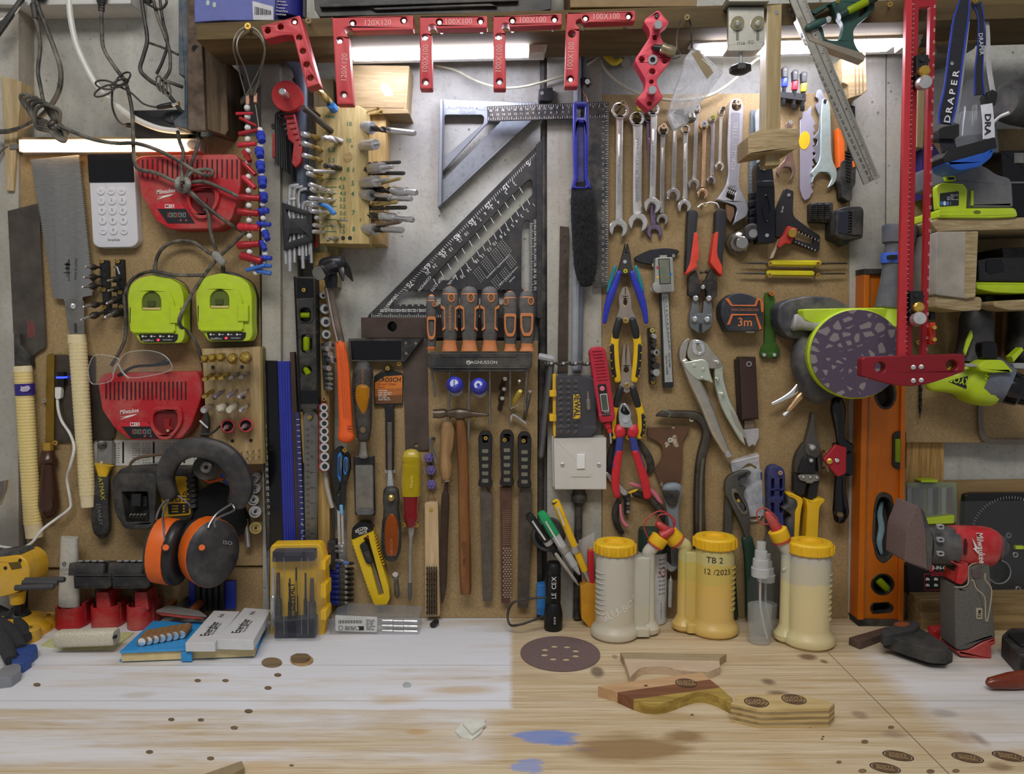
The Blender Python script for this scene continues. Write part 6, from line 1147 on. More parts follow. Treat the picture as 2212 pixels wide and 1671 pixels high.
h.xr(q(1140,238,1210,238,1195,560,1180,840,1120,840,1135,560),3,.018,.0192,.3,m=M('9b9ba6',.4,1));h.text('FORGED   STEEL',1587,315,9,.0194,-88,M('dcdce4',.3,1),wf=1.1)
t.p('moving_jaw',M('8f6f58',.4,.85,.2,40)).xr(q(1095,985,1165,1015,1165,1080,1135,1145,1100,1110),3,.005,.016,1);w_=t.p('worm_screw',CHR)
for i in range(5): w_.lt((1570+i*4,411+i*1.6,.012),(1572.5+i*4,412+i*1.6,.012),[(0,5.5),(.5,7),(1,5.5)],10)
# feeler / depth things right of the mallet
t=T('blade_ruler','grey ruled steel blade standing behind the black sharpening guide','ruler',M('6f7c82',.45,.5));t.ext([(1622,238),(1646,238),(1642,520),(1614,520)],.002,.004,.2)
for i in range(30): t.ext(rect(1623 if i%2 else 1619,330+i*4,1625,331+i*4),.004,.0042,0,m=M('aab3b8'))
q=Z(1600,180,4.397)
t=T('plane_iron','slotted silver plane iron hanging behind the wooden cross-piece','plane iron',M('a9adb0',.4,.9));t.xr(q(135,290,150,250,190,232,240,232,240,760,150,780),[6,10,8,0,0,0],.006,.010,.5,holes=[rnd(q(188,290,205,275,228,290,235,700,190,700),4)])
t=T('honing_guide','glossy black plane body with an oval hole and side wheel, left of the red-clamped gauge','plane',BLK)
b=t.p('body',M('1d1f27',.25,.2));b.xr(q(150,800,165,740,220,718,280,730,305,800,325,1000,330,1510,165,1515),[6,8,8,8,6,4,3,3],.012,.036,2);b.xr(q(165,925,310,920,318,975,165,980),2,.036,.039,1)
b.xr(q(242,1045,270,1080,290,1180,285,1260,255,1330,225,1290,200,1190,215,1090),8,.036,.0385,.8,holes=[rnd(q(242,1060,265,1095,280,1180,275,1250,253,1310,232,1280,210,1190,222,1100),8)])
t.p('blade_tip',CHR,'bright lever cap tip').xr(q(175,765,215,775,262,790,240,825,195,815),4,.036,.041,1)
for i in range(4): t.p('side_rib',BLK).ext(q(90,1040+i*80,135,1030+i*80,135,1085+i*80,90,1095+i*80),.01,.022,.8)
t.p('wheel',GREYD,'dark ribbed wheel').lathe(W(1625,500,.012),W(1624,501,.03),[(0,.0125),(.2,.0135),(.8,.0135),(1,.011)],24);t.kids[-1].cyl((1627,504,.029),(1627,504,.031),9,18,LGREY)
t.p('screw',SATIN).cyl((1657,508,.036),(1657,508,.0375),4,12)
# wooden sliding gauge on beam
t=T('marking_gauge','pale wooden marking gauge hanging down from the beam in front of the plane iron','marking gauge',LAMW)
lw=wood('ae9a70','97845c','z',1.4,.6);t.p('bar',lw).ext([(1660,12),(1689,8),(1685,356),(1653,358)],.13,.155,1.2);t.kids[0].ext([(1657,14),(1662,12),(1655,280),(1652,280)],.128,.1545,.3,m=wood('cfc3a6','b8ab8c','z',1))
q=Z(1300,0,3.978);t.p('cross_piece',wood('b39e78','8f7a55','x',2,.6)).xr(q(1258,1160,1370,1108,1690,1098,1690,1260,1660,1285,1440,1300,1258,1330),[6,8,4,8,6,6,2],.118,.172,2)
t.p('nail',SATIN).cyl((1677,27,.155),(1677,27,.1565),4,12)
# socket adaptors
t=T('adaptor_rack','black magnetic strip holding three coloured socket adaptors','rack',BLK);t.xr([(1686,197),(1742,203),(1741,219),(1686,212)],2,.002,.02,1)
for i,(x,c,cn,y) in enumerate(((1697,BLUE,'blue',143),(1719,RED2,'red',150),(1738,M('c9b83a',.4,.3),'yellow',154))):
    t=T('socket_adaptor','black hex socket adaptor with %s collar in the strip above the green-white spanner'%cn,'adaptor',BLK)
    t.p('square_drive',BLK).xr([(x-6,y+2),(x-3,y),(x+3,y),(x+6,y+2),(x+5,y+24),(x-5,y+24)],2,.014,.024,1);t.kids[0].ball(W(x,y+8,.024),.0016,8,6,CHR)
    t.p('collar',c,cn+' collar').lt((x-1,y+24,.018),(x-3,y+45,.018),[(0,6),(.1,6.8),(.9,6.8),(1,6)],14);t.p('hex_shank',BLK).lt((x-3,y+45,.018),(x-5,y+86,.016),[(0,4.5),(.1,4.5),(.5,4),(.7,4),(.72,5.2),(.95,5.2),(1,4)],6)
# little spanner + saw blade + open spanner + knife
q=Z(1600,180,4.397)
t=T('open_spanner','short rusty open-ended spanner stamped 12, below the wooden cross-piece','spanner',M('8d7566',.35,.95,.2,40))
t.xr(q(430,380,445,360,480,357,495,375,495,700,525,820,505,890,460,925,480,880,490,840,470,800,420,795,385,815,370,860,362,890,340,850,360,790,415,730,432,680),3,.006,.011,.8,holes=[ell(1706,267,3,3,10)]);t.text('12',1703,353,7,.0112,0,M('cbb8a8',.4,.6));scr('small steel screw in the short rusty spanner',1708,264,.016,4,SATIN)
t=T('jigsaw_blade','saw blade stained with burn marks and a yellow oval sticker','saw blade',M('b3b2c0',.35,.9,.1,60))
sb=NT('burnt_blade');f=sb.noise(9,4,.6,sb.mapn((1,1,.35)));sb.pr(col=sb.mix(sb.ramp(f,(.52,0.),(.62,1.)),lin('b9b8c6'),lin('4d4030')),me=.7,ro=.4);b=t.p('blade',sb.m)
b.ext(q(590,270,625,262,660,220,675,220,668,300,690,330)+teeth((1757,256),(1752,418),11,5,-1)+q(668,1060,650,1090,610,1110,585,1080,562,1000,565,350,585,330),.006,.0078,.15)
t.p('sticker',YEL,'yellow oval sticker').ext(ell(1738,303,12,20,20,rot=8),.0078,.0085,.2)
t=T('grinder_wrench','dark grey multi-hole bicycle spanner behind the pale green spanner','spanner',M('8d8f97',.4,.9,.1,80));t.xr(q(705,130,725,60,765,50,800,130,850,200,850,720,720,760,690,700,720,665,665,640,660,600,720,590,735,530,690,520,740,450,750,310,700,200,745,180,735,140),4,.004,.007,.4)
t=T('open_spanner','pale greenish-silver flat open-ended spanner, big jaw at the bottom','spanner',M('b4c6c0',.42,.55,.1,160));t.xr(q(775,185,785,145,805,137,830,150,855,215,862,620,875,740,915,810,920,890,890,960,828,990,870,900,845,855,790,842,735,850,700,900,690,935,672,945,690,880,680,870,670,845,750,740,760,640,762,300),[6,6,6,6,8,6,10,10,10,10,2,8,8,10,8,6,3,3,3,3,3,10,6,6],.008,.013,.9,holes=[ell(1783,220,3.6,5,12)])
t=T('craft_knife','orange and black snap-off knife hanging behind the long steel ruler','knife',BLK)
t.p('body',BLKR).xr(q(960,740,1050,700,1100,760,1090,960,1060,1000,1060,1110,1030,1122,965,1085,960,1000,930,920),4,.003,.024,1.5);t.p('body_rear',BLK).ext(q(1050,205,1090,215,1095,600,1085,800,1050,760),.003,.018,1);o=t.p('orange_shell',ORG,'orange shell');o.xr(q(920,420,955,440,990,560,995,795,930,800),3,.004,.021,2);o.ext(q(1060,740,1085,730,1090,790,1065,800),.004,.0245,.5)
for i in range(10): t.kids[0].ext(q(1000,640+i*30,1050,655+i*30,1048,668+i*30,1000,652+i*30),.018,.0255,.3,m=BLK)
# marking gauge black with red clamp
t=T('cutting_gauge','black angled gauge with red slider and brass knob','gauge',BLK)
b=t.p('body',M('1c1c20',.5,.1));b.xr(q(415,1005,440,998,505,1020,497,1215,510,1270,690,1405,755,1445,748,1590,720,1597,330,1450,330,1370,335,1200),[3,3,3,8,8,10,3,4,4,2,2,4],.006,.014,.8,holes=[rnd(q(500,1390,545,1392,700,1470,695,1530,520,1480),2)])
b.text('Ernst',1690,452,4.5,.0142,-80,INKW)
for i in range(7): b.ext(rot2(rect(-.5,-4,.5,0),1725+i*7,503+i*3,25),.014,.0143,0,m=INKW);b.ext(rot2(rect(-.5,-4,.5,0),1718+i*7,524+i*3,25),.014,.0143,0,m=INKW)
t.p('rivet',SATIN).cyl((1704,421,.014),(1704,421,.0155),3.5,12)
s=t.p('slider',M('b83524',.5),'red slider');s.xr(q(455,1350,540,1380,545,1400,480,1520,420,1525,370,1560,350,1545,375,1480,415,1440),3,.014,.026,1.2);t.p('knob',BRASS,'brass knob').lathe(W(1712,503,.024),W(1712,503,.036),[(0,.0062),(.1,.0072),(.9,.0072),(1,.0064)],22)
t.p('blade',M('c9b39a',.35,.8)).ext(q(365,1475,378,1480,310,1655,275,1665,300,1600),.012,.020,.3)
# black sanding sponge + battery
t=T('ribbed_block','small black ribbed rubber block under the saw blade tip','block',BLKR);t.xr(q(670,1130,880,1128,882,1300,865,1320,668,1310),4,.0,.018,1)
for i in range(3):
    t.loft([(1758.5+i*14.5,441,13),(1758.5+i*14.5,474,13)],.018,.5,3,12,'rr',1)
    for k in range(8): t.ext(rect(1753.5+i*14.5,442+k*4,1764+i*14.5,443.6+k*4),.02,.0246,.2)
t=T('battery','black slide-on tool battery clipped on the board edge by the concrete post','battery',BLKD);b=t.p('case',BLKD);b.xr(q(915,1200,1000,1165,1150,1163,1175,1205,1165,1470,1050,1480,1000,1490,905,1450),5,.0,.045,4);b.xr(q(935,1215,1030,1205,1025,1430,925,1420),3,.045,.0465,.5,m=M('2b2f3a',.3));b.xr(q(1060,1200,1150,1200,1150,1440,1060,1440),4,.045,.049,1.5)
for i in range(9): b.ext(rect(1834,455+i*6,1840,457.5+i*6),.045,.0485,.3)
t.p('clip',M('2f3b30',.5)).ext(q(930,1480,1030,1490,1020,1530,990,1540,950,1500),.004,.03,1)
# steel ruler of the combination square + green head
t=T('combination_square','combination square: long slanting steel ruler with a dark green head and lime vial','square',STEEL)
r_=t.p('ruler',M('9a9890',.4,.85,.08,200));r_.ext([(1696,-25),(1732,-25),(1900,383),(1867,399)],.158,.161,.3);r_.ext([(1716,-10),(1718,-12),(1887,388),(1885,389)],.161,.1612,0,m=M('6d6a62',.4,.9))
for i in range(28): 
    f=i/27;x,y=1706+f*172,20+f*366;r_.text(str(40+i*10) if i<27 else '300',x,y,5.2,.1613,67,M('2c2b28'))
for i in range(95):
    f=i/94;x,y=1734+f*160,-20+f*398;r_.ext(rot2(rect(-(9 if i%5==0 else 6),-.5,0,.5),x,y,-22),.161,.1612,0,m=M('2c2b28'))
for i in range(9): r_.text(str(8-i),1762+i*16.5,75+i*40,5,.1613,-113,M('2c2b28'))
q=Z(1700,0,3.978);gh=t.p('head',M('21463f',.45,0,.1));gh.xr(q(95,150,430,0,760,-20,755,75,720,120,600,215,570,260,580,370,620,440,680,480,660,520,400,420,200,345,150,300),[4,4,4,10,14,14,14,20,20,10,4,10,6,6],.146,.158,1,holes=[rnd(q(205,100,380,20,420,120,480,190,490,240,455,350,330,340,310,240),8),rnd(q(640,60,700,30,690,90,620,150),6)])
t.p('machined_edge',M('8d8577',.4,.8)).ext(q(95,150,125,140,220,320,640,450,680,482,660,522,380,420,190,345),.144,.162,.4);gh.ext(q(205,100,330,40,345,60,240,120),.15,.162,.6);gh.loft([(1745,60,14),(1768,50,16),(1780,46,14)],.165,.9,3)
t.p('lock_nut',CHR).lt((1782,46,.165),(1796,38,.165),[(0,5),(.3,6.5),(.7,6),(1,2)],10);v=t.p('vial_tube',M('14342e',.4));v.lt((1812,35,.165),(1836,22,.165),[(0,8),(1,9)],14);v.p('vial',VIAL,'lime level vial').lt((1830,25,.167),(1872,4,.167),[(0,7),(.1,8.5),(1,8.5)],14);v.lt((1870,5,.166),(1892,-6,.166),[(0,9),(1,9)],14)
scr('brass screw leaning from the beam right of the green combination square',1923,9,.172,5.5,M('c4a050',.3,1),(1908,24));scr('brass screw behind the green square head',1810,2,.17,4,M('c4b050',.3,1),(1797,26))
# sliding clamp plate
q=Z(1300,0,3.978)
t=T('track_clamp','silver slotted steel clamp plate with two bolts and a black knob under the beam','clamp',SATIN)
p=t.p('plate',M('aaa89f',.38,.85,.06,120));p.xr(q(1088,60,1395,60,1400,380,1360,430,1060,440,1085,380),[3,3,3,6,10,3],.150,.157,.6);p.xr(q(1088,380,1398,360,1370,425,1330,440,1075,440),4,.150,.172,1)
p.ext(q(1090,-40,1440,-40,1440,12,1090,12),.12,.17,.5)
for x in (1593,1637): b=t.p('bolt',CHR);b.p('washer',M('b1aa8a',.35,.9)).lathe(W(x,50,.157),W(x,50,.162),[(0,.0094),(1,.0092)],22);b.lathe(W(x,51,.162),W(x,50,.169),[(0,.004),(.6,.004),(1,.002)],10);p.ext(rect(x-3,57,x+3,87,3),.157,.1575,0,m=M('6d6b64',.5,.8))
p.text('ma 40',1610,92,8,.1722,-4,M('5a5a56'),wf=1.3);t.p('screw_rod',STEEL).lt((1600,108,.162),(1600,138,.162),[(0,4.5),(1,4.5)],10);t.p('knob',BLK).lathe(W(1599,138,.162),W(1600,160,.162),[(0,.006),(.15,.012),(.3,.0155),(.75,.0155),(1,.008)],9)
# ================= right board: pliers and the rest =================
def pliers(nm,lab,x,y,cat='pliers',d=.02): return T(nm,lab,cat,STEELD)
t=pliers('flush_cutters','small flush cutters with blue and teal handles, topmost of the pliers column',1351,540)
j=t.p('jaws',M('4a4846',.35,.9));j.xr([(1346,545),(1351,524),(1352,545),(1356,524),(1362,548),(1364,570),(1370,588),(1351,596),(1333,588),(1340,568)],3,.012,.024,1);j.p('pivot',CHR).cyl((1350,565,.024),(1350,565,.026),4,12)
for s in (-1,1):
    c=1351;t.p('handle',M('2b36a8',.3),'blue grip').loft([(c+s*14,588,11),(c+s*21,610,14),(c+s*33,640,16),(c+s*41,670,13),(c+s*45,696,9)],.024,.7,2.4);t.p('handle_edge',M('1a7f8c',.35),'teal grip edge').loft([(c+s*22,576,8),(c+s*30,600,8),(c+s*38,630,7)],.02,.7,2.4)
scr('brass screw through the blue-handled flush cutters',1351,585,.03,5,M('cfc03a',.35,.9))
YP=M('d9b212',.4,0,.05)
def ypl(lab,y0,jaw,px,py,hs,half,yb):
    t=pliers('pliers',lab,px,py);j=t.p('jaws',M('a3968a',.35,.9,.1,60));j.ext(jaw,.014,.026,1,holes=half)
    j.p('pivot',CHR).cyl((px,py,.026),(px,py,.0275),5,14)
    for s in (-1,1):
        h=[(px+s*a,y,w) for a,y,w in hs];n=len(h);t.p('handle_grip',YP,'yellow grip').loft(h[1:],.026,.65,2.8);t.p('black_sleeve',BLK,'black sleeve').loft(h[:2]+[((h[1][0]+h[2][0])/2,(h[1][1]+h[2][1])/2,h[1][2]*.9)],.027,.7,2.8)
        t.kids[-2].loft([(a+s*5,b,w*.5) for a,b,w in h[2:-1]],.029,.75,2.6,m=BLK)
        for i in range(5): f=i/4;a=h[2];b=h[-2];t.kids[-2].ball(W(a[0]+(b[0]-a[0])*f+s*9,a[1]+(b[1]-a[1])*f,.034),.0012,6,4,YP)
    return t
ypl('combination pliers with yellow and black handles, jaws pointing up','', rnd([(1336,640),(1344,622),(1350,618),(1351,640),(1352,618),(1358,624),(1364,642),(1366,668),(1376,688),(1352,700),(1330,688),(1338,665)],4),1352,690,[(14,690,15),(20,712,17),(25,745,18),(23,785,18),(19,812,16),(18,822,14)],[ell(1351,652,4,8,12)],0)
ypl('long-nose pliers with yellow and black handles, below the combination pliers','', rnd([(1346,744),(1351,743),(1352,790),(1355,743),(1359,745),(1365,790),(1370,830),(1375,838),(1354,850),(1333,838),(1340,828),(1342,790)],3),1354,830,[(13,838,14),(19,858,16),(30,895,17),(31,925,17),(27,940,15),(26,944,13)],[ell(1353,799,5.5,6,12)],0)
scr('brass screw at the pivot of the combination pliers',1351,692,.032,5.5);scr('brass screw at the pivot of the long-nose pliers',1355,832,.032,5.5)
q=Z(1140,700,4.641)
t=pliers('side_cutters','red and blue handled side cutters, lowest bright pair in the pliers column',1352,906)
j=t.p('jaws',M('b9bfc0',.3,.9));j.xr(q(912,870,930,810,965,788,1005,810,1040,900,1030,940,1060,1020,1040,1040,930,1035,912,950),5,.018,.034,1.5);j.xr(q(925,870,960,800,1030,890,1005,910,960,905),4,.034,.0348,.2,m=M('222224',.35,.6));j.p('pivot',SATIN).lathe(W(1352,906,.034),W(1352,906,.0355),[(0,.0055),(1,.0052)],18);j.ext(q(962,800,966,800,968,870,962,870),.0348,.0352,0,m=SATIN)
RK=M('c0222c',.35);BK=M('343a86',.4)
for s,hs in ((-1,[(1338,928,22),(1340,940,15),(1337,975,17),(1331,1010,18),(1329,1045,18),(1334,1070,15)]),(1,[(1368,928,22),(1365,940,15),(1372,975,17),(1384,1010,18),(1394,1045,19),(1398,1072,17)])):
    t.p('handle_grip',RK,'red grip').loft(hs[2:],.03,.75,2.8);t.p('blue_sleeve',BK,'blue sleeve').loft([(a+s*1,b,w) for a,b,w in hs[1:4]],.0296,.74,2.8);t.kids[-1].loft([(a-s*(-5 if s>0 else 5),b,w*.35) for a,b,w in hs[3:]],.032,.9,2.6);t.p('red_collar',RED2,'red finger guard').loft([(hs[0][0]-s*(-2),921,16),(hs[0][0],928,24),(hs[1][0],938,22)],.03,.7,3)
t.kids[1].text('KNIPEX',1332,1030,5,.0385,-94,M('4d4a7a')) if 0 else None
scr('brass screw between the red and blue cutter handles',1357,944,.028,5.5)
t=pliers('mini_pliers','small pliers with pink and black curved handles behind the red cutters',1352,1062,d=.008)
t.p('jaws',SATIN).loft([(1310,1022,8),(1330,1045,12),(1352,1066,14)],.008,.6,2.6);PK=M('c96f86',.4)
t.p('handle_grip',BLKR).loft([(1338,1080,13),(1328,1105,14),(1334,1135,13),(1344,1150,10)],.01,.8);t.p('handle_grip',BLKR).loft([(1370,1066,12),(1400,1075,15),(1425,1100,15),(1434,1120,12)],.01,.8)
t.p('pink_inner',PK,'pink grip inlay').loft([(1340,1090,6),(1342,1115,6),(1350,1132,8),(1356,1136,6)],.014,.8);t.p('pink_inner',PK,'pink grip inlay').loft([(1362,1044,7),(1385,1051,7),(1410,1062,10),(1424,1080,9),(1431,1086,5)],.014,.8)
t.p('return_spring',YP,'yellow spring').loft([(1358,1064,4),(1370,1060,6),(1377,1057,3)],.014,.5)
t=pliers('pliers','black-handled pliers hidden behind the red cutters, curved arms showing',1330,950,d=.004)
t.p('handle_grip',BLKR).loft([(1337,948,10),(1322,970,14),(1316,1010,14),(1318,1030,10)],.006,.6);t.p('handle_grip',BLKR).loft([(1378,952,10),(1398,980,15),(1406,1005,16),(1402,1020,12)],.006,.6)
t=T('bit_strip','small black strip of bits behind the pink pliers','bit strip',BLK);t.ext([(1348,1070),(1362,1068),(1360,1110),(1350,1112)],.002,.012,.5)
for i in range(4): t.cyl((1355,1077+i*9,.012),(1357,1078+i*9,.02),4,8,STEELD if i%2 else DKS)
# bit strip upper
t=T('bit_strip','upright black strip of dark driver bits beside the caliper scale','bit strip',BLK);t.p('strip',BLK).xr([(1400,708),(1414,707),(1417,829),(1403,829)],2,.003,.012,.5)
for i,(y,k) in enumerate(((725,0),(735,0),(744,0),(760,1),(775,0),(789,2),(803,2),(817,0))):
    p=t.p('bit',DKS if i%3 else SATIN);p.lt((1409,y,.01),(1414+(4 if k else 0),y+1,.03),[(0,5),(.4,6),(.5,5),(1,5+k*1.5)],8)
    if k==1: p.cyl((1418,761,.03),(1418,761,.0305),4,10,INKB)
scr('brass screw at the top of the upright bit strip',1409,713,.016,5.5,M('cdbb6a',.35,.9));scr('brass screw at the bottom of the upright bit strip',1411,824,.014,5)
# digital caliper
q=Z(1360,520,4.1775)
t=T('digital_caliper','digital caliper with grey display body and dark jaws on top','caliper',SATIN)
t.p('fixed_jaw',M('34353a',.45,.6)).xr(q(38,160,55,140,180,80,330,62,420,75,455,95,430,120,390,140,240,150,225,218,130,205,55,185),[3,6,10,10,6,6,6,4,3,3,6,6],.006,.012,1);sc=t.p('scale_bar',M('1e2227',.4));sc.ext(q(272,475,355,470,397,1320,305,1325),.006,.0125,.4)
sc.p('scale_plate',M('b3b5b3',.4,.4)).ext(q(290,475,350,475,388,1272,318,1276),.0125,.013,0)
for i in range(42): x=1431+i*.33;sc.kids[0].ext(rect(x,642+i*2.75,x+(5 if i%5==0 else 3),642.8+i*2.75),.013,.0132,0,m=INKB)
for i in range(12): sc.kids[0].text(str(20+i*10),1438+i*.75,642+i*9.5,2.8,.0132,86,INKB)
sc.kids[0].text('ELECTRONIC',1446,778,3.8,.0132,86,INKB).text('DIGITAL CALIPER',1440,788,3.8,.0132,86,INKB)
b=t.p('display_body',M('a5a5a0',.42,.5,.05));b.xr(q(232,150,390,145,405,460,240,470,210,440,205,395,228,370),[4,4,5,5,8,8,3],.0125,.03,1.2);b.ext(rect(1425,551,1441,556),.0125,.024,.4)
b.p('lcd_screen',M('6d7263',.2)).ext(q(265,170,355,165,367,380,278,385),.03,.0306,.1);b.ext(q(258,163,362,158,374,387,270,392),.03,.0305,0,holes=[q(265,170,355,165,367,380,278,385)],m=INKB)
for i in range(10): b.ext(rect(1427+i*2.6,614,1428.4+i*2.6,629),.03,.0315,.1)
for x,y,m in ((1420,577,RED2),(1421,598,YEL),(1450,591,BLUL)): b.ext(rect(x-2,y-2,x+2,y+3),.03,.0306,0,m=m)
t.p('thumb_wheel',SATIN).lathe(W(1414,622,.012),W(1414,622,.02),[(0,.0065),(1,.0065)],24);scr('brass screw beneath the dark caliper jaw',1412,572,.016,4,M('c9c0a0',.35,.9));scr('small ring-headed screw above the caliper display',1455,552,.016,3.5,SATIN)
# bolt cutters
t=T('bolt_cutters','red and black handled mini bolt cutters hanging handles up','bolt cutters',BLK)
q=Z(1280,180,3.797);q2=Z(1360,520,4.1775);RO=M('d2402e',.42)
for nm,a,b in (('l',rnd(q(790,1030,850,1035,870,1060,850,1250,830,1400,800,1500,765,1560,775,1350,778,1190),[6,6,6,10,10,3,3,6,6]),rnd(q(835,1215,865,1230,875,1430,850,1480,865,1500,765,1570,765,1550,800,1470),[4,6,6,4,2,2,4,8])),('r',rnd(q(1040,1020,1095,1040,1100,1200,1080,1350,1070,1400,1068,1580,1020,1540,975,1450,1010,1200,1015,1050),[6,6,6,8,6,3,3,6,10,6]),rnd(q(1005,1220,1035,1215,1020,1400,1065,1500,1065,1580,1040,1560,965,1470,985,1350),[4,4,10,4,2,2,6,8]))):
    t.p('handle',M('232327',.5),'black grip').ext(a,.014,.032,2.5);t.p('red_inlay',RO,'red grip inlay').ext(b,.015,.0335,1.5)
p=t.p('lever_plate',BLKR)
for a in (q2(535,320,600,260,640,390,700,420,640,470,630,490,580,530,560,500,530,490),q2(790,320,735,250,690,350,650,400,700,460,690,490,740,530,790,500)): p.xr(a,3,.012,.024,1)
for x,y in ((596,520),(716,520),(588,707),(700,710),(662,418)): t.p('bolt',SATIN).cyl((1360+x/4.1775,520+y/4.1775,.02),(1360+x/4.1775,520+y/4.1775,.029),6.2 if y!=418 else 5,14,b=.3)
jw=t.p('cutter_jaws',M('74787a',.4,.85,.08,80));jw.xr(q2(570,540,625,545,630,650,660,650,670,540,740,545,755,700,740,780,660,832,625,832,545,780,535,700),[4,4,2,2,4,4,8,12,4,4,12,8],.012,.022,1.2);jw.xr(q2(545,660,750,665,750,740,545,745),3,.022,.0235,.4);jw.ext(q2(625,750,655,750,655,830,628,830),.022,.0225,0,m=INKB)
t.p('hook',SATIN).wire([(1507,448,.02),(1516,441,.02),(1524,440,.02),(1534,437,.02),(1548,440,.02),(1553,449,.02)],2);t.p('spring_bolt',DKS).lt((1512,588,.018),(1528,587,.018),[(0,3),(.2,4),(.3,2),(.7,2),(.8,4),(1,3)],10)
scr('brass screw holding the hook of the red bolt cutters',1523,441,.026,5,M('cdb387',.35,.9))
# brass picks
q=Z(1360,520,4.1775)
for i,(y,x0,x1,xs,xe,l) in enumerate(((568,1660,1773,1598,1830,'upper'),(590,1655,1758,1590,1826,'lower'))):
    t=T('scriber','yellow hexagonal double-ended scriber, %s of two'%l,'scriber',YELB);t.p('body',M('c9bd1a',.42,0,.06)).lt((x0,y,.014),(x1,y+1,.014),[(0,4),(.04,6.5),(.96,6.5),(1,4)],6)
    t.p('spike',DKS,'dark steel spike').lt((x0,y,.014),(xs,y,.012),[(0,3),(.3,2.4),(.6,2.2),(1,.4)],8);t.p('spike',DKS,'dark steel spike').lt((x1,y+1,.014),(xe,y+.5,.012),[(0,3),(.2,2),(.9,1.8),(1,1.4)],8)
    for k,x in enumerate(((1664,1768),(1663,1768))[i]): scr('brass screw under the %s yellow scriber, %s end'%(l,('left','right')[k]),x,y+(1 if i==0 else 4),.02,4.8)
# steel knob
t=T('clamp_knob','polished steel knob with a facetted base beside the bolt cutters','knob',STEEL);t.p('base',M('8f8a80',.25,1,.1)).lathe(W(1594,525,.0),W(1594,525,.02),[(0,.0195),(.6,.0205),(.8,.018),(1,.012)],8);sp=NT('turned_steel');sp.pr(col=lin('d8d3cc'),me=1,ro=.22,an=.8);t.p('turned_face',sp.m,'spun shiny face').lathe(W(1596,522,.018),W(1604,524,.034),[(0,.0085),(.1,.0098),(.95,.0098),(1,.009)],26)
# tape measure
t=T('tape_measure','dark 3m tape measure with orange trim on the right board','tape measure',M('20252f',.5))
b=t.p('case',M('20252f',.5,0,.1,60,.05,.1));b.xr(q(825,590,850,540,920,480,1000,465,1100,490,1140,515,1190,525,1212,580,1210,650,1200,810,1000,820,880,820,850,740,825,690),[14,14,14,14,10,6,6,8,6,4,4,8,8,10],.004,.034,3)
o=t.p('orange_trim',M('c96a2e',.5),'orange trim');o.ext(q(860,520,895,520,930,578,1130,578,1150,515,1170,520,1145,592,915,588),.034,.0355,.4);o.ext(q(880,758,920,660,1145,660,1195,790,1175,805,1135,672,935,675,905,755),.034,.0355,.4);o.xr(q(1140,515,1190,525,1212,580,1205,650,1190,640,1180,545),3,.033,.0358,.4)
b.text('MAGNUSSON',1609,669,5.5,.0342,0,M('b96f45'),wf=1.2);b.text('3m',1609,696,18,.0342,0,M('cf7a45'),bold=.01);t.p('tape_tip',STEEL).ext(q(1050,815,1130,815,1125,828,1055,828),.006,.022,.3)
# green pin wrench
q=Z(1640,540,4.178)
t=T('pin_wrench','mossy green two-pin flat wrench beside the tape measure','wrench',M('3f6a28',.45,.5,.35,25));t.p('bar',M('46702c',.45,.45,.4,25)).xr(q(52,400,62,382,120,378,138,400,138,830,185,880,185,950,150,980,80,970,30,975,5,940,20,880,52,840),[5,5,5,5,8,12,12,6,10,6,8,8,8],.005,.010,.6,holes=[ell(1663,636,4,5,12)])
for x in (1651,1673): t.p('pin',STEEL).cyl((x,766,.009),(x,766,.02),4.5,12,b=.2)
scr('orange-tinted screw in the top of the green pin wrench',1668,634,.02,5,M('d9823a',.35,.8))
# locking pliers
q=Z(1360,520,4.1775)
t=T('locking_pliers','large silver locking pliers with curved jaws, hung slanting','pliers',SATIN)
C1=M('b3aea2',.3,.95,.12,60);C2=M('c2c9b8',.35,.85,.08)
j=t.p('upper_jaw',C1);j.xr(q(480,920,520,880,545,882,530,930,515,1000,500,1090,470,1110,445,1040,455,960),[6,6,4,8,8,6,6,10,8],.012,.026,2);j2=t.p('lower_jaw',C1);j2.xr(q(545,890,640,890,710,930,760,1010,830,1080,840,1140,720,1160,640,1080,540,1080,515,1010),[8,12,12,12,10,8,10,8,8,8],.012,.024,2);j2.xr(q(580,900,640,890,685,940,680,1010,640,1030,580,1020,565,950),8,.024,.027,.8,holes=[rnd(q(605,920,640,940,655,990,640,1010,600,985),6)],m=CHR)
h=t.p('fixed_handle',C1);h.loft([(1478,780,16),(1495,815,24),(1513,850,28),(1530,890,27),(1545,930,24),(1560,960,20),(1568,975,15)],.024,.8,2.6,16,'rf');h.xr(q(480,1100,660,1065,710,1090,730,1200,760,1290,700,1260,600,1250,530,1180),[8,10,10,10,6,8,8,8],.018,.033,1,m=C2)
t.p('adjuster',SATIN,'knurled adjusting screw').lt((1566,970,.024),(1575,985,.024),[(0,6),(.3,5),(.35,9),(.95,9.5),(1,7)],14)
l=t.p('release_lever',C2);l.xr(q(765,1080,800,1068,840,1100,850,1250,900,1430,985,1600,1050,1850,1000,1800,880,1600,820,1480,770,1300),[5,8,8,10,12,12,3,10,12,10,8],.014,.022,1);l.loft([(1575,880,10),(1590,910,14),(1600,930,12),(1610,944,5)],.02,.5,2.6,m=C1)
for x,y in ((585,1122),(665,1157),(658,1235),(800,1095),(795,1250),(845,1383)): t.p('rivet',CHR).cyl((1360+x/4.1775,520+y/4.1775,.02),(1360+x/4.1775,520+y/4.1775,.036),4.2 if y!=1383 else 3,12,b=.4)
h.text('MOLE',1540,872,5,.0355,58,M('6a665c')).text('GRIP',1534,850,4.5,.0345,62,M('6a665c'))
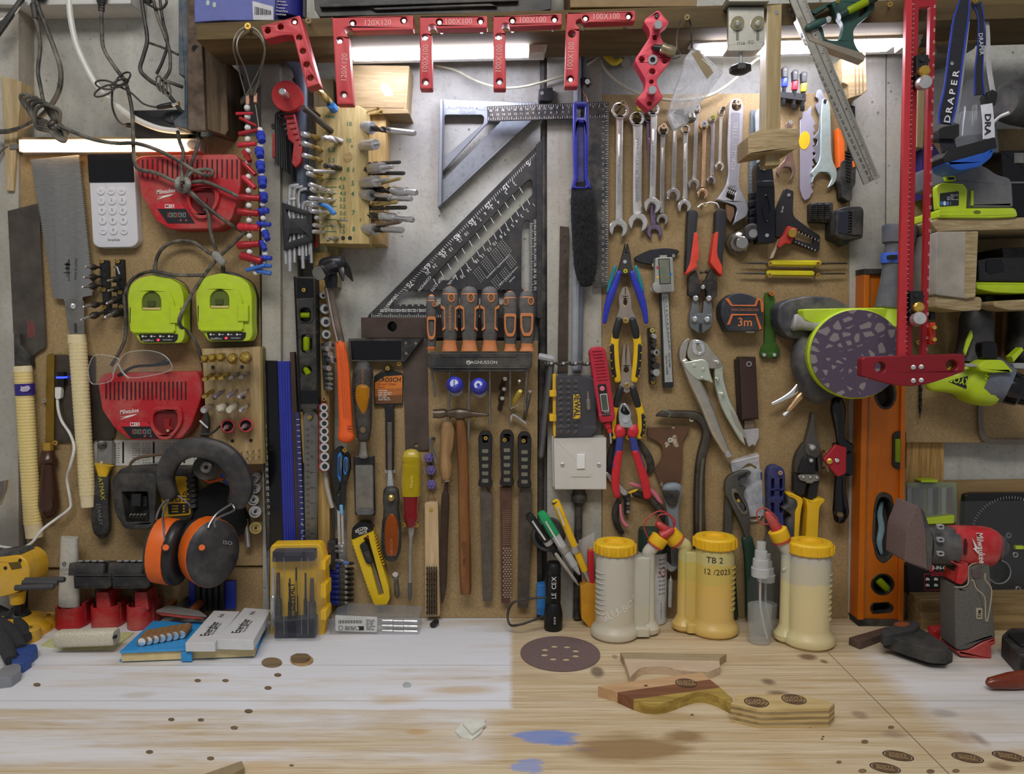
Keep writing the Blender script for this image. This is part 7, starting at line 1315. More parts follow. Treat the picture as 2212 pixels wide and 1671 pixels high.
# leather knife sheath
t=T('sheathed_knife','dark brown leather knife sheath with a pale split blade tip below','knife sheath',M('3a2620',.45))
s=t.p('sheath',M('38251f',.4,0,.15,60,.08));s.xr(q(990,1045,1140,1045,1168,1610,1015,1620),[3,3,2,2],.006,.024,2.5);s.ext(q(962,1075,990,1060,1015,1600,990,1590),.004,.018,1,m=M('241a16',.5));s.p('eyelet',M('9a8f94',.35,.8)).lathe(W(1618,786,.024),W(1618,786,.026),[(0,.0048),(1,.0044)],16);s.kids[0].cyl((1618,786,.0258),(1618,786,.0263),3.6,12,INKB)
t.p('blade_stem',M('8b7766',.4,.6)).ext([(1608,908),(1629,908),(1630,926),(1608,926)],.010,.014,.3);t.p('tip_guard',M('aaa6ac',.5),'pale forked tip').xr([(1603,928),(1640,925),(1640,945),(1631,964),(1626,960),(1618,966),(1606,938)],2,.008,.016,1)
# pry bar, scraper
q=Z(1360,860,4.1775)
t=T('pry_bar','dark rusty crowbar with hooked end, hanging vertically','crowbar',DKS);b=t.p('bar',M('4b4640',.5,.75,.45,30,.15))
b.loft([(1418,897,5),(1432,893,15),(1460,894,17),(1490,895,18),(1510,902,21),(1525,920,23),(1525,945,22),(1515,985,22),(1511,1030,24),(1510,1100,26),(1511,1150,27),(1511,1330,27)],.016,.8,2.2,8,'rf',5);b.loft([(1519,990,6),(1514,1040,6),(1513,1150,6)],.032,.5,3,8,'ff',3,M('6d675e',.45,.8))
scr('small screw under the crowbar hook',1494,906,.016,5,M('cfc7b8',.4,.8));t=T('wall_hook','rusty hooked nail over the crowbar tip','nail',M('5f6a58',.6,.5));t.loft([(1432,886,4),(1442,889,6),(1449,896,5),(1444,899,4)],.036,.8)
t=T('paint_scraper','rusty multi-purpose scraper with grey and black grip','scraper',RUST)
rs=NT('rusty_plate');f=rs.noise(16,5,.65);g2=rs.noise(40,4,.6);rs.pr(col=rs.mix(rs.ramp(g2,(.6,0.),(.66,1.)),rs.mix(f,lin('4d3528'),lin('75563f')),lin('b9ad98')),ro=.6,me=.3);b=t.p('blade',rs.m)
b.xr(q(160,265,545,255,540,290,475,380,480,560,470,700,450,800,290,810,220,640,290,560,300,460,270,400,160,340),[2,2,3,14,10,10,2,2,8,16,16,16,3],.006,.010,.4)
h=t.p('grip',M('77808a',.5,0,.06));h.loft([(1451,1052,44),(1452,1070,40),(1452,1090,30),(1454,1120,24),(1458,1160,24),(1458,1200,28),(1456,1225,24)],.018,.5,3,16,'rr');k=t.p('black_inlay',BLKR,'black ribbed thumb pad');k.xr(q(305,830,450,830,455,860,430,960,390,985,345,960,310,880),[4,4,6,8,8,8,6],.02,.029,1)
for i in range(6): k.ext(q(325+i*6,860+i*18,445-i*6,860+i*18,445-i*6,868+i*18,325+i*6,868+i*18),.029,.0302,.2)
t.p('black_side',BLKR,'black grip side').loft([(1440,1110,10),(1443,1150,14),(1444,1200,22),(1448,1225,20)],.016,.8);t.p('end_loop',M('a9b0b0',.5)).loft([(1440,1215,12),(1450,1228,14),(1460,1222,10)],.02,.7)
scr('screw through the rusty scraper blade',1448,950,.016,5.5,M('cfcabd',.4,.7))
# blister bag with rings
t=T('blister_bag','clear hanging bag with reduction rings and a blue and white card behind the slip-joint pliers','bag',CLRB)
q=Z(1360,860,4.1775);c=t.p('card',M('a9adb3',.7));c.ext(q(1000,640,1190,640,1210,1060,1010,1070),.002,.003,0);c.ext(q(1030,665,1195,668,1195,735,1040,735),.003,.0033,0,m=M('33466f',.6));c.ext(q(1040,905,1205,900,1208,950,1050,945),.003,.0033,0,m=M('4a78b8',.6));c.text('Reduction Ring',1626,1051,4,.0035,3,INKB).text('80',1629,1060,7,.0035,0,INKB,bold=.02)
for x,y in ((1622,1072),(1625,1092),(1628,1110)): t.p('steel_ring',M('b4b5b8',.4,.6)).tube([W(x+17*cos(u),y+14*sin(u),.006) for u in [2*pi*k/20 for k in range(20)]],.0011,closed=True,sub=2)
t.p('pouch',BAG).xr(q(905,560,1140,490,1165,500,1210,1060,1000,1075,960,800),4,.007,.0075,0,holes=[rnd(q(995,640,1060,590,1090,585,1150,620,1140,640,1100,610,1060,620),2)]);t.kids[-1].ext(q(915,570,1165,510,1170,525,920,588),.0075,.0082,0,m=M('cfcfd2',.3))
# slip-joint pliers
t=T('slip_joint_pliers','grey slip-joint pliers with dark green grips behind the squeeze bottles','pliers',DKS)
G1=M('5b5a55',.42,.85,.15,50)
j=t.p('movable_jaw',G1);j.xr(q(865,750,900,700,1000,655,1095,655,1100,680,1060,720,1020,700,985,760,985,800,1060,800,1020,870,1060,930,1090,1060,1088,1250,1050,1270,1010,1150,960,1050,900,920,862,860),[8,10,10,5,3,4,4,6,5,5,8,8,8,4,4,10,10,10,6],.014,.026,1.8,holes=[rnd(q(940,850,975,850,1060,990,1050,1025,1020,1020,945,890),6)])
for i in range(7): j.ext(rot2(rect(-6,-1,6,1),1597+i*2.6,1031-i*1.2+ (i%2),-60),.026,.0275,.2,m=INKB)
j.xr(q(920,820,960,815,1070,990,1065,1050,1015,1050,925,900),8,.026,.0275,.4,holes=[rnd(q(940,850,975,850,1060,990,1050,1025,1020,1020,945,890),6)],m=M('7a7972',.4,.85));j.p('pivot',BRASS).cyl((1595,1081,.02),(1595,1081,.029),3.6,12)
t.p('fixed_arm',G1).xr(q(870,800,925,950,930,1170,905,1300,850,1300,860,950),4,.006,.014,1);t.p('green_grip',DGRN,'dark green grip').loft([(1613,1162,24),(1620,1200,27),(1622,1260,26),(1622,1330,25)],.02,.6,3);t.p('green_grip',DGRN,'dark green grip').loft([(1574,1160,16),(1580,1250,18),(1586,1330,18)],.01,.6,3)
t=T('flat_shadow_plate','grey trowel blade standing behind the clear spray bottle','trowel',M('6d6a60',.5,.5));t.xr([(1660,1130),(1690,1180),(1690,1330),(1640,1330),(1645,1190)],4,.003,.006,.4)  # thin upright grey plate, tapering at the top
# blue multi key handle
t=T('slotted_handle','dark blue plastic handle with slots, hung by a pale screw','handle',BLUD);b=t.p('body',M('252c63',.45,0,.1,60,0,.1));b.xr([(1659,1020),(1664,1008),(1678,1004),(1692,1010),(1697,1024),(1694,1100),(1696,1140),(1660,1138),(1661,1100)],[8,8,8,8,8,6,3,3,6],.006,.024,2.2,holes=[rect(1667+k*18,1034+j*26,1673+k*18,1034+j*26+(22 if j!=1 else 13),2.5) for k in range(2) for j in range(3)])
scr('pale copper screw holding the dark blue slotted handle',1686,1021,.03,5,M('cfa787',.35,.8))
# aviation snips
q=Z(1640,840,3.978)
t=T('aviation_snips','aviation snips with yellow and black handles and grey jaws','snips',DKS)
j=t.p('upper_blade',M('5e5a55',.4,.85,.1,60));j.xr(q(455,205,467,200,478,230,488,400,520,470,535,560,490,600,400,560,395,470,440,300),[2,2,6,14,12,8,8,10,12,20],.014,.026,1.5);b=t.p('lower_blade',M('4e4b47',.42,.85,.1,60));b.xr(q(320,560,380,470,410,450,420,600,390,650,370,720,300,720,305,640),[10,12,6,8,8,4,4,6],.012,.024,1.5);b.xr(q(500,580,535,560,548,620,540,720,510,720),4,.012,.024,1.2)
p=t.p('link_arms',BLK);p.xr(q(380,590,420,560,490,590,480,730,420,740,330,720),6,.016,.028,1.5);p.ext(q(300,720,420,760,390,900,350,920,298,880),.014,.026,1);p.ext(q(440,800,520,780,495,930,470,965,415,940),.014,.026,1)
t.p('latch_plate',M('8f8c84',.38,.9),'silver latch plate').xr(q(332,750,360,735,510,735,525,760,515,790,470,795,460,810,410,810,400,795,355,785),4,.028,.032,.8)
for x,y,r in ((456,500,7),(447,613,5),(380,755,4),(440,757,4),(497,760,4)): t.p('rivet',SATIN).cyl((1640+x/3.978,840+y/3.978,.026),(1640+x/3.978,840+y/3.978,.035),r,12,b=.4)
h=t.p('handle_grip',YEL,'yellow grip');h.xr(q(245,900,290,895,370,935,380,960,360,1060,340,1290,300,1290,310,1050,335,1000,320,950,250,920),[3,3,8,6,10,3,3,10,8,8,3],.014,.034,2.5);h2=t.p('handle_grip',YEL,'yellow grip');h2.xr(q(405,945,470,965,500,940,560,940,568,965,520,1010,505,1290,400,1290,415,1050),[4,6,8,6,6,16,3,3,10],.014,.034,2.5)
t.p('black_pad',GREYD,'dark rubber thumb pad').xr(q(248,915,320,950,335,1000,305,1045,310,1290,240,1290,245,1140,290,1090,205,1030,215,1015,255,1000),[4,10,10,8,3,3,10,8,3,3,8],.012,.033,2)
scr('yellow screw holding the snips, upper',1779,975,.016,5,BRASS);scr('yellow screw holding the snips, lower',1779,1011,.016,5,BRASS)
# spokeshave
t=T('spokeshave','black spokeshave with a red blade cap hanging upright','spokeshave',GLB)
b=t.p('body',M('121215',.12));b.loft([(1808,866,26),(1810,885,32),(1812,915,24),(1814,940,18),(1818,955,22),(1830,968,30)],.03,.8,2.2,16,'rr');b.xr([(1806,960),(1822,955),(1843,962),(1845,1022),(1838,1028),(1812,1028)],[4,6,8,5,5,3],.016,.034,2);b.loft([(1816,1026,24),(1814,1050,24),(1815,1080,30),(1816,1105,34),(1814,1120,26)],.03,.8,2.2,16,'rr')
c=t.p('blade_cap',M('a81f2c',.4),'red blade cap');c.xr([(1779,992),(1806,960),(1829,966),(1828,1022),(1818,1027),(1810,1030),(1790,1006)],3,.034,.042,1);c.p('brass_screw',BRASS).cyl((1792,996,.042),(1792,996,.045),6,14,b=.2);c.p('steel_screw',CHR).cyl((1808,994,.042),(1808,994,.046),4.5,12,b=.2)
t.p('hole_rim',DKS).ext(ell(1815,1111,8,6.5,16),.03,.045,.4,holes=[ell(1815,1111,6.5,5,16)]);t.kids[-1].ext(ell(1815,1111,6.5,5,16),.03,.0447,0,m=M('6f5a38',.7));t.p('wing_nut',M('8f8a7c',.35,.9)).loft([(1788,975,6),(1786,992,9),(1790,1018,6)],.03,.6)
# locking pliers second (below sander)
q=Z(1640,840,3.978)
t=T('locking_pliers','small chrome locking pliers poking out below the disc sander','pliers',CHR)
t.p('lever',CHR).loft([(1668,872,7),(1690,862,11),(1712,848,14),(1728,828,12),(1735,815,8)],.024,.6);t.p('handle',M('c9a67d',.25,1)).loft([(1702,888,10),(1715,872,13),(1730,854,16),(1750,838,16),(1762,826,14)],.024,.9);t.p('adjuster',SATIN).lt((1693,898,.024),(1704,887,.024),[(0,6),(.4,6.5),(.42,4.5),(1,4.5)],12);t.p('link',COPPER).loft([(1735,838,8),(1745,822,8),(1752,808,8)],.03,.4)
def slab(p,poly,z0,z1,b=.4,holes=(),m=None):
    """level slab: outline given in photo px at its top height z1"""
    return p.prism([[(w.x,w.y) for w in (B(q[0],q[1],z1) for q in l)] for l in [poly,*holes]],MX.Translation((0,0,z0)),z1-z0,b/1000,m)
def up(x,y,h): w=B(x,y);return V((w.x,w.y,h))
def stand(x,y0,y1):
    """height of a thing standing at bench px (x,y0) whose top shows at y1"""
    return W(x,y1,D4(x,y0)).z
def textc(p,tx,c,r,z,h,ang=0,m=None,rot=0,bold=0,wf=1.):
    q=P('t',m);q.textm(tx,MX.Rotation(radians(-rot),4,'Z'),h,m,'CENTER',bold,wf,0)
    return p.add([c+V(((r+.0004)*sin(ang+v[0]/r),-(r+.0004)*cos(ang+v[0]/r),z+v[1])) for v in q.v],q.f,m)
# ================= right end =================
OSB=wood('b3a27f','8f7a54','x',2.2,.7,c3='6f5a3a');PLY=wood('a8946d','86704a','x',1.5,.7)
t=T('plywood_block','layered plywood wedge block on the wall under the right lamp end','block',PLY);t.xr([(1818,125),(1870,112),(1873,195),(1862,205),(1834,213),(1832,185),(1820,178)],2,.0,.05,1)
for i in range(3): t.ext([(1846+i*8,120),(1849+i*8,119),(1850+i*8,205-i*3),(1847+i*8,206-i*3)],.05,.0503,0,m=M('6d5a3c',.8))
t=T('plywood_bracket','plywood shelf bracket behind the headlamp strap','bracket',PLY);t.ext([(2022,70),(2060,48),(2112,40),(2112,88),(2024,92)],-.03,.06,.8);t.xr([(2022,92),(2112,88),(2105,106),(2060,117),(2022,117)],6,-.03,.05,1,m=wood('8b8575','6f6a5c','x',1))
# long orange level
q=Z(1640,840,3.978)
t=T('spirit_level','long orange spirit level standing on the bench behind the disc sander','spirit level',ORGL)
b=t.p('body',M('c8690f',.4,.15,.05));sl=[ell(1913,850,24,34,16),rnd([(1889,1090),(1896,1066),(1910,1062),(1927,1070),(1937,1120),(1938,1160),(1928,1205),(1908,1218),(1893,1205),(1884,1160)],12),ell(1907,1262,25,23,24),rnd(q(1650-1640,0,1,0,2,1),1) if 0 else rnd([(1879,1312),(1885,1302),(1920,1300),(1932,1310),(1928,1322),(1885,1326)],5)]
b.ext([(1870,592),(1957,592),(1957,1000),(1946,1342),(1858,1342)],.01,.03,.8,holes=sl)
for a in ([(1868,592),(1879,592),(1866,1342),(1853,1342)],[(1950,592),(1960,592),(1952,1342),(1941,1342)]): b.ext(a,.002,.036,.8)
b.ext([(1881,600),(1883,600),(1871,1340),(1869,1340)],.03,.0305,0,m=M('8b6a4a',.5))
for i,s in enumerate(sl):
    k=(1913,1911,1907,1906)[i],(850,1140,1262,1313)[i];e=t.p('grip_rim',BLKR,'black rubber rim') if i!=2 else t.p('vial_rim',BLK,'black vial rim');e.ext(s,.004,.031,.6,holes=[[(k[0]+(x-k[0])*.8,k[1]+(y-k[1])*.87) for x,y in s]]);e.ext(s,.003,.006,0,m=M('3a2d22',.8))
t.p('bubble_vial',VIAL,'lime bubble vial').lt((1895,1250,.022),(1920,1275,.022),[(0,7),(.1,8.5),(.9,8.5),(1,7)],12);e=t.p('side_window',BLK,'black vial window');e.xr([(1930,940),(1936,932),(1958,931),(1957,1013),(1934,1012),(1929,1004)],5,.012,.0345,.6);e.p('bubble_vial',VIAL).lt((1939,947,.034),(1939,997,.034),[(0,6),(1,6)],12);e.kids[0].lt((1947,947,.033),(1947,997,.033),[(0,3),(1,3)],8,WHT)
t.p('end_cap',BLKR,'black end cap').ext([(1868,580),(1958,580),(1957,592),(1869,592)],.002,.038,1);t.p('end_cap',BLKR,'black end cap').xr([(1851,1338),(1946,1340),(1946,1350),(1855,1353)],1,.0,.037,.6)
t.p('shavings',M('7b97a3',.7),'pale dust and shavings').loft([(1905,1085,8),(1900,1110,12),(1904,1140,14),(1899,1170,13),(1904,1195,7)],.012,.6,m=M('7b97a3',.7))
# disc sander
t=T('disc_sander','lime green disc sander hung with its purple sanding disc facing out','sander',GREYD)
t.p('side_grip',M('33363c',.55,0,.1,60,.05,.3)).xr([(1681,660),(1700,648),(1745,638),(1800,642),(1838,662),(1800,720),(1740,735),(1700,728),(1681,700)],12,.012,.05,6)
t.kids[0].lt((1712,695,.06),(1775,706,.07),[(0,16),(.1,19),(.3,14),(.8,12),(1,12)],16,M('8f9092',.6,0,.15,60,0,.4))
t.p('motor_body',GREYD).loft([(1745,720,40),(1745,780,70),(1770,840,70)],.04,.9,3);h=t.p('shroud',LIME,'lime shroud');h.xr([(1735,667),(1895,664),(1945,664),(1948,730),(1870,700),(1760,700),(1738,690)],6,.04,.075,3)
o_=W(1850,764,.104);A=V((-.16,-1,.02)).normalized();h.lathe(o_-A*.045,o_-A*.006,[(0,.055),(.2,.068),(.9,.0695),(1,.067)],40);h.lathe(o_-A*.008,o_-A*.002,[(0,.0655),(1,.066)],40,m=BLK)
h.lt((1925,650,.06),(1922,705,.06),[(0,26),(.5,28),(1,34)],20)
ds=NT('sandpaper');v=ds.new('ShaderNodeTexVoronoi',feature='DISTANCE_TO_EDGE');v.inputs['Scale'].default_value=62;v.inputs['Randomness'].default_value=.8;ds.ln(ds.mapn((1,.02,1.1),(0,.5,0)),v.inputs['Vector']);g=ds.noise(900,3,.7)
ds.pr(col=ds.mix(ds.ramp(v.outputs['Distance'],(.16,0.),(.2,1.)),ds.mix(g,lin('3f3446'),lin('5c5064')),ds.mix(g,lin('6f686c'),lin('8f888a'))),ro=.95)
t.p('sanding_disc',ds.m,'patterned purple sanding disc').lathe(o_-A*.002,o_+A*.001,[(0,.066),(.4,.067),(1,.067)],48)
r_=t.p('hose_port',M('4d5058',.6,0,.12,60,.05,.2),'grey rubber dust port');r_.lathe(W(1925,665,.06),W(1945,488,.06),[(0,.024),(.15,.023),(.3,.0205),(.6,.019),(.78,.019),(.79,.0235),(.98,.0265),(1,.026)],26);r_.p('blue_ring',M('3f62c4',.4),'blue ring').lathe(W(1935,570,.06),W(1937,548,.06),[(0,.0215),(.5,.023),(1,.0225)],26);r_.kids[0].ext(rect(1924,550,1939,558),.07,.0835,.2,m=INKB)
# red T square
q=Z(1640,540,4.178)
t=T('t_square','long red metal T-square with sliding stops hanging from the beam','t-square',REDA)
rd=M('9c1a26',.45,.15,.05);rl=M('bd3038',.45,.15,.05);bl=t.p('blade',rd);bl.ext([(1960,-60),(2024,-60),(2002,790),(1941,790)],.18,.188,.4,holes=[rnd([(1985,16),(2010,14),(1992,768),(1970,768)],3)]);bl.ext([(1960,-60),(1973,-60),(1957,790),(1941,790)],.188,.194,.6,m=rl)
for i in range(76): f=i/75;x,y=1976-f*17,8+f*780;bl.ext(rect(x-(3 if i%5 else 6),y,x,y+.8),.188,.1943,0,m=M('e9b9b9'))
for i in range(30): f=i/29;bl.text(str(46-i),2019-f*17,14+f*740,5.2,.1883,90,M('e9b9b9'))
h=t.p('cross_head',M('861824',.45,.2,.05));h.xr([(1863,776),(1868,771),(2080,764),(2085,770),(2084,802),(2010,828),(1970,834),(1935,832),(1862,812)],[3,4,4,4,4,14,4,8,4],.19,.206,1,holes=[ell(1902,793,12,n=20),ell(2057,789,12.5,n=20)])
for x,y in ((1973,793),(1990,792),(1973,822),(1990,821)): h.p('screw',SATIN).cyl((x,y,.206),(x,y,.2078),5,14,b=.3)
for y,lab in ((155,'upper'),(665,'lower')):
    k=(y-20)*.024;x=2001-k;s=t.p('sliding_stop',BLK,'black sliding stop');s.xr([(x-18,y-37),(x+9,y-37),(x+9,y-30),(x+13,y-25),(x+9,y-20),(x+8,y+30),(x-19,y+31),(x-18,y+12),(x-22,y+7),(x-18,y+2)],1,.186,.198,.6)
    s.p('brass_knob',BRASS).lathe(W(x-6,y+1,.198),W(x+2,y-3,.212),[(0,.006),(.15,.0072),(.8,.0072),(1,.005)],18);s.p('steel_knob',SATIN).lathe(W(x-7,y+26,.198),W(x+2,y+22,.22),[(0,.006),(.2,.0095),(.8,.0095),(1,.008),(1,.004)],20);s.ext(ell(x-5,y-27,5,n=14),.198,.2003,.2,m=INKB)
e=t.p('side_stop',M('c9321f',.45),'orange-red side stop');e.xr([(2010,697),(2021,696),(2021,743),(2010,744)],2,.182,.194,.6)
for y in (708,734): e.p('brass_knob',BRASS).cyl((2016,y,.194),(2019,y-1,.206),5,14,b=.2)
scr('brass screw seen through the slot of the red T-square, low',1984,739,.02,5,M('a88a3a',.35,.9),(1978,742));scr('steel screw seen through the top slot of the red T-square',2009,6,.178,5,SATIN,(1994,22))
t=T('timber_strip','pale timber strip behind the slot of the red T-square','batten',wood('a08d66','857250','z',1));t.ext([(1981,193),(1999,193),(1995,320),(1979,318)],-.02,.05,1)
bit('thin black twist rod pinned vertically under the red T-square',1990,740,.012,1987,905,.014,4,BLK,'twist',nm='drill_bit')
t=T('ruler','slim dark ruler standing beside the rough shelf upright','ruler',GLB);t.ext([(2018,432),(2027,432),(2020,690),(2010,690)],.05,.056,.3)
# OSB shelf
t=T('tool_shelf','rough chipboard shelf with rounded uprights holding the tools at the right','shelf',OSB)
ow=M('9b958c',.8,0,.2,30,.1,.2);t.p('shelf_board',OSB).xr([(2010,478),(2025,472),(2330,468),(2330,492),(2025,500)],3,0,.12,1);u=t.p('upright',ow);u.xr([(2024,500),(2113,499),(2107,640),(2090,645),(2022,637)],5,0,.125,2);u.xr([(2086,500),(2113,499),(2107,641),(2083,645)],4,.125,.1253,.1,m=OSB)
t.p('lower_ledge',OSB).xr([(2022,638),(2118,641),(2122,648),(2119,670),(2080,672),(2022,664)],4,0,.12,2);t.p('lower_ledge',OSB).xr([(2146,650),(2330,640),(2330,668),(2180,670),(2147,662)],6,0,.11,2);t.p('back_strip',ow).ext([(1990,475),(1997,475),(1985,640),(1980,640)],0,.03,.5)
# lime sander upside on shelf
q=Z(1900,300,4.176)
t=T('palm_sander','grey and lime palm sander sitting on the chipboard shelf','sander',GREY)
gg=M('5e6065',.55,0,.1,60,.03,.15);b=t.p('body',gg);b.xr(q(570,210,600,190,960,240,1060,320,1200,350,1215,610,1190,620,800,630,760,420,590,400),[8,6,14,14,14,6,3,6,10,6],.03,.115,6);l=t.p('lime_base',LIME,'lime base');l.xr(q(530,640,600,625,1230,620,1250,690,1230,705,1000,715,530,710),[4,4,8,6,4,3,3],.02,.125,3);l.ext(ell(2111,458,8,4,14),.125,.1254,0,m=M('5d6a14'))
v=t.p('lime_front',LIME,'lime front panel');v.xr(q(515,430,560,395,760,405,795,455,785,635,530,640),5,.112,.124,2);v.p('rating_label',M('23252c',.4)).xr(q(545,490,715,470,715,600,545,610),2,.124,.1245,0);v.kids[0].text('!',2053,438,7,.1247,180,YEL).text('RYOBI',2061,421,4,.1247,180,INKW).bars(2046,424,2070,432,3,.1245,1,(.5,1),INKW,3)
for i,c in enumerate((BLUL,INKW,BLUL)): v.kids[0].ext(ell(2034+i*6.5,439,3,5,10),.1245,.1247,0,m=c)
t.p('dust_slot',LIME,'lime-rimmed slot').xr(q(590,335,680,330,695,375,605,382),3,.112,.118,.5);t.kids[-1].ext(q(615,345,670,342,682,366,622,370),.118,.1183,0,m=INKB);t.kids[-1].ext(q(825,465,850,465,850,600,825,600),.112,.117,.3)
# headlamp strap
t=T('headlamp','head torch with blue and black elastic straps hung over the palm sander','head torch',BLUD)
SB=M('1f2650',.85,0,.15,300,.1);SG=M('a9aaac',.8);q=Z(1900,0,4.915)
def strap(pts,w,m,edge,d,txt=None):
    s=t.p('strap',m);s.loft([(x,y,w_) for (x,y),w_ in zip(pts,w)],d,-.003,6,10,'ff',4)
    if edge:
        for sg in (-1,1): s.loft([(x+sg*w_*.44,y,w_*.13) for (x,y),w_ in zip(pts,w)],[k+.0016 for k in d] if isinstance(d,list) else d+.0016,-.002,3,8,'ff',4,edge)
    return s
BE=M('2c3fa0',.8);strap([(2097,-4),(2090,30),(2078,120),(2068,200),(2056,265)],[20,14,16,18,22],SG,None,.135);s=strap([(2084,-2),(2076,40),(2066,110),(2056,190),(2046,240),(2042,268)],[22,36,36,36,38,28],M('23252e',.9,0,.15,300,.1),BE,.155)
for i,c in enumerate('DRAPER'): s.text(c,2047+i*3.6,257-i*19.5,13,.1575,-82,M('d5d7dc'),bold=.02,wf=1.25)
s.text('®',2057,137,7,.1575,-82,M('d5d7dc'))
s=strap([(2110,8),(2119,40),(2118,100),(2114,160),(2116,205)],[20,14,15,20,24],M('23252e',.9,0,.15,300,.1),BE,.14);s.text('DRAPER',2119,95,9,.1428,84,M('d5d7dc'))
strap([(2123,10),(2133,60),(2136,140),(2146,205)],[10,8,9,10],SG,None,.13);s=strap([(2131,225),(2135,265),(2136,300)],[25,25,26],M('cfd0da',.8),None,.15);s.text('DRA',2133,268,13,.1522,88,M('1b1c22'),bold=.02,wf=1.2)
t.p('buckle',BLK).xr(q(630,1370,660,1350,850,1310,850,1440,790,1475,640,1470),3,.14,.165,1);t.p('buckle',BLK).xr(q(1150,1000,1200,945,1260,980,1240,1110,1180,1130),3,.13,.15,1);t.p('strap_end',M('23252e',.9)).loft([(2044,300,30),(2050,325,34)],.155,-.006,5,10,'ff')
l=t.p('lamp_body',BLK);l.xr([(2035,340),(2050,322),(2150,295),(2155,318),(2130,330),(2045,358)],4,.125,.165,2);l.p('blue_shell',M('2152b0',.4),'bright blue lamp shell').xr([(2042,352),(2130,328),(2150,318),(2143,340),(2118,360),(2070,370)],[3,3,8,8,10,14],.125,.17,3)
scr('yellow screw at the top of the head torch strap',2107,0,.15,5,BRASS)
# things above shelf at right
t=T('clear_canister','clear plastic canister with grey contents behind the head torch strap','canister',CLRD);t.lt((2100,300,.04),(2105,175,.04),[(0,40),(.5,38),(.55,36),(.9,22),(1,18)],24);t.p('paper_bag',M('a9adb5',.8),'grey paper').xr([(2075,240),(2150,235),(2160,330),(2060,330)],6,.0,.02,3)
t=T('glass_dome','clear glass dome lamp jutting in at the right edge','lamp',CLRD);t.lt((2230,215,.03),(2165,222,.09),[(0,60),(.4,52),(.7,44),(.9,36),(1,30)],28,GREYD);t.lt((2178,222,.08),(2158,222,.09),[(0,40),(1,34)],24,CLR);t.p('cable_tie',WHT,'white cable tie').wire([(2180,243,.12),(2160,252,.11),(2143,268,.1)],3)
t=T('tool_case','black tool case standing at the right edge above the shelf','case',GLB);t.xr([(2163,325),(2340,320),(2340,470),(2168,472)],4,0,.05,3);t.ext(rect(2192,330,2212,352),.05,.052,.3,m=GREY);t.ext(rect(2186,392,2300,396),.05,.052,.3,m=GREY)
t=T('purple_case','dark purple plastic frame behind the red T-square','case',M('2b2368',.4));t.ext([(1990,315),(2018,310),(2030,330),(2035,395),(2010,420),(1992,430)],-.01,.03,2);t.cyl((1997,399,.03),(1997,399,.032),3,12,SATIN)
t=T('battery','black and lime battery lying in the lower gap of the chipboard shelf','battery',LIME);t.p('black_case',BLK,'black case').xr([(2113,562),(2140,556),(2330,552),(2330,610),(2115,608)],4,.002,.09,3);t.kids[0].xr([(2165,535),(2330,532),(2330,556),(2168,557)],3,.002,.07,2,m=BLKD);t.p('lime_base',LIME).xr([(2110,609),(2330,611),(2330,630),(2200,634),(2150,632),(2110,624)],4,.002,.095,3);t.kids[0].xr([(2130,562),(2165,560),(2170,585),(2140,592),(2130,585)],4,.09,.0915,.5,m=GLB)
t=T('timber_spacer','wooden spacer with small holes between the two hanging drills','block',wood('8b6a45','6d5034','z',1));t.ext([(2168,640),(2188,640),(2188,765),(2165,770)],-.02,.02,.6)
# drill
q=Z(2000,600,4.915)
t=T('cordless_drill','lime and black cordless drill hung upside down below the chipboard shelf','drill',LIME)
g=t.p('grip',M('2a2c30',.6,0,.12,80,.06,.1));g.loft([(2133,640,20),(2131,666,24),(2112,684,62),(2108,720,64),(2106,760,72),(2100,785,76)],.05,.85,3,16,'ff');g.p('lime_stripe',LIME,'lime stripe').xr(q(425,830,410,780,440,660,490,550,505,620,450,760),3,.075,.0795,1)
b=t.p('body',LIME);b.loft([(2015,830,30),(2060,822,60),(2090,822,92),(2120,826,100),(2140,830,96)],.05,.95,2.8,20,'rf');b.xr(q(560,930,640,870,820,870,940,1000,700,1010,580,990),6,.07,.1,4)
p=b.p('name_plate',BLK,'black name plate');p.ext(q(250,1090,450,1040,430,1180,245,1105),.0955,.0968,0);p.text('RYOBI',2070,820,14,.097,192,LIME,bold=.02,wf=.9);t.p('trigger',GLB).xr(q(600,690,700,670,760,690,765,860,620,860,590,780),5,.06,.088,2);t.p('direction_switch',LGREY).xr(q(425,905,560,915,555,945,430,945),2,.08,.094,1)
c=t.p('clutch_ring',M('6d7280',.4,.3));c.lt((2132,818,.055),(2180,834,.07),[(0,52),(.4,49),(.6,44),(1,38)],28);c.text('24',2131,814,8,.094,110,LIME);ck=t.p('chuck',GLB);ck.lt((2166,832,.066),(2250,858,.09),[(0,34),(.2,36),(.45,34),(.5,30),(.8,26),(1,18)],24)
t=T('cordless_drill','second black and lime drill half hidden at the right edge','drill',BLKD);t.p('grip',BLKD).loft([(2222,640,70),(2220,700,66),(2214,760,70)],.04,.85,3);t.p('lime_stripe',LIME).ext([(2186,770),(2208,750),(2212,756),(2190,782)],.06,.075,.6);t.p('switch',LGREY).xr([(2188,784),(2216,784),(2216,797),(2192,796)],2,.05,.075,1)
t=T('steel_loop','bent grey metal hanging strip curving below the drill','hook',M('6d655c',.45,.7));t.loft([(2118,870,12),(2118,915,12),(2124,945,12),(2150,953,12),(2230,953,12)],.006,.4,4,10,'ff')
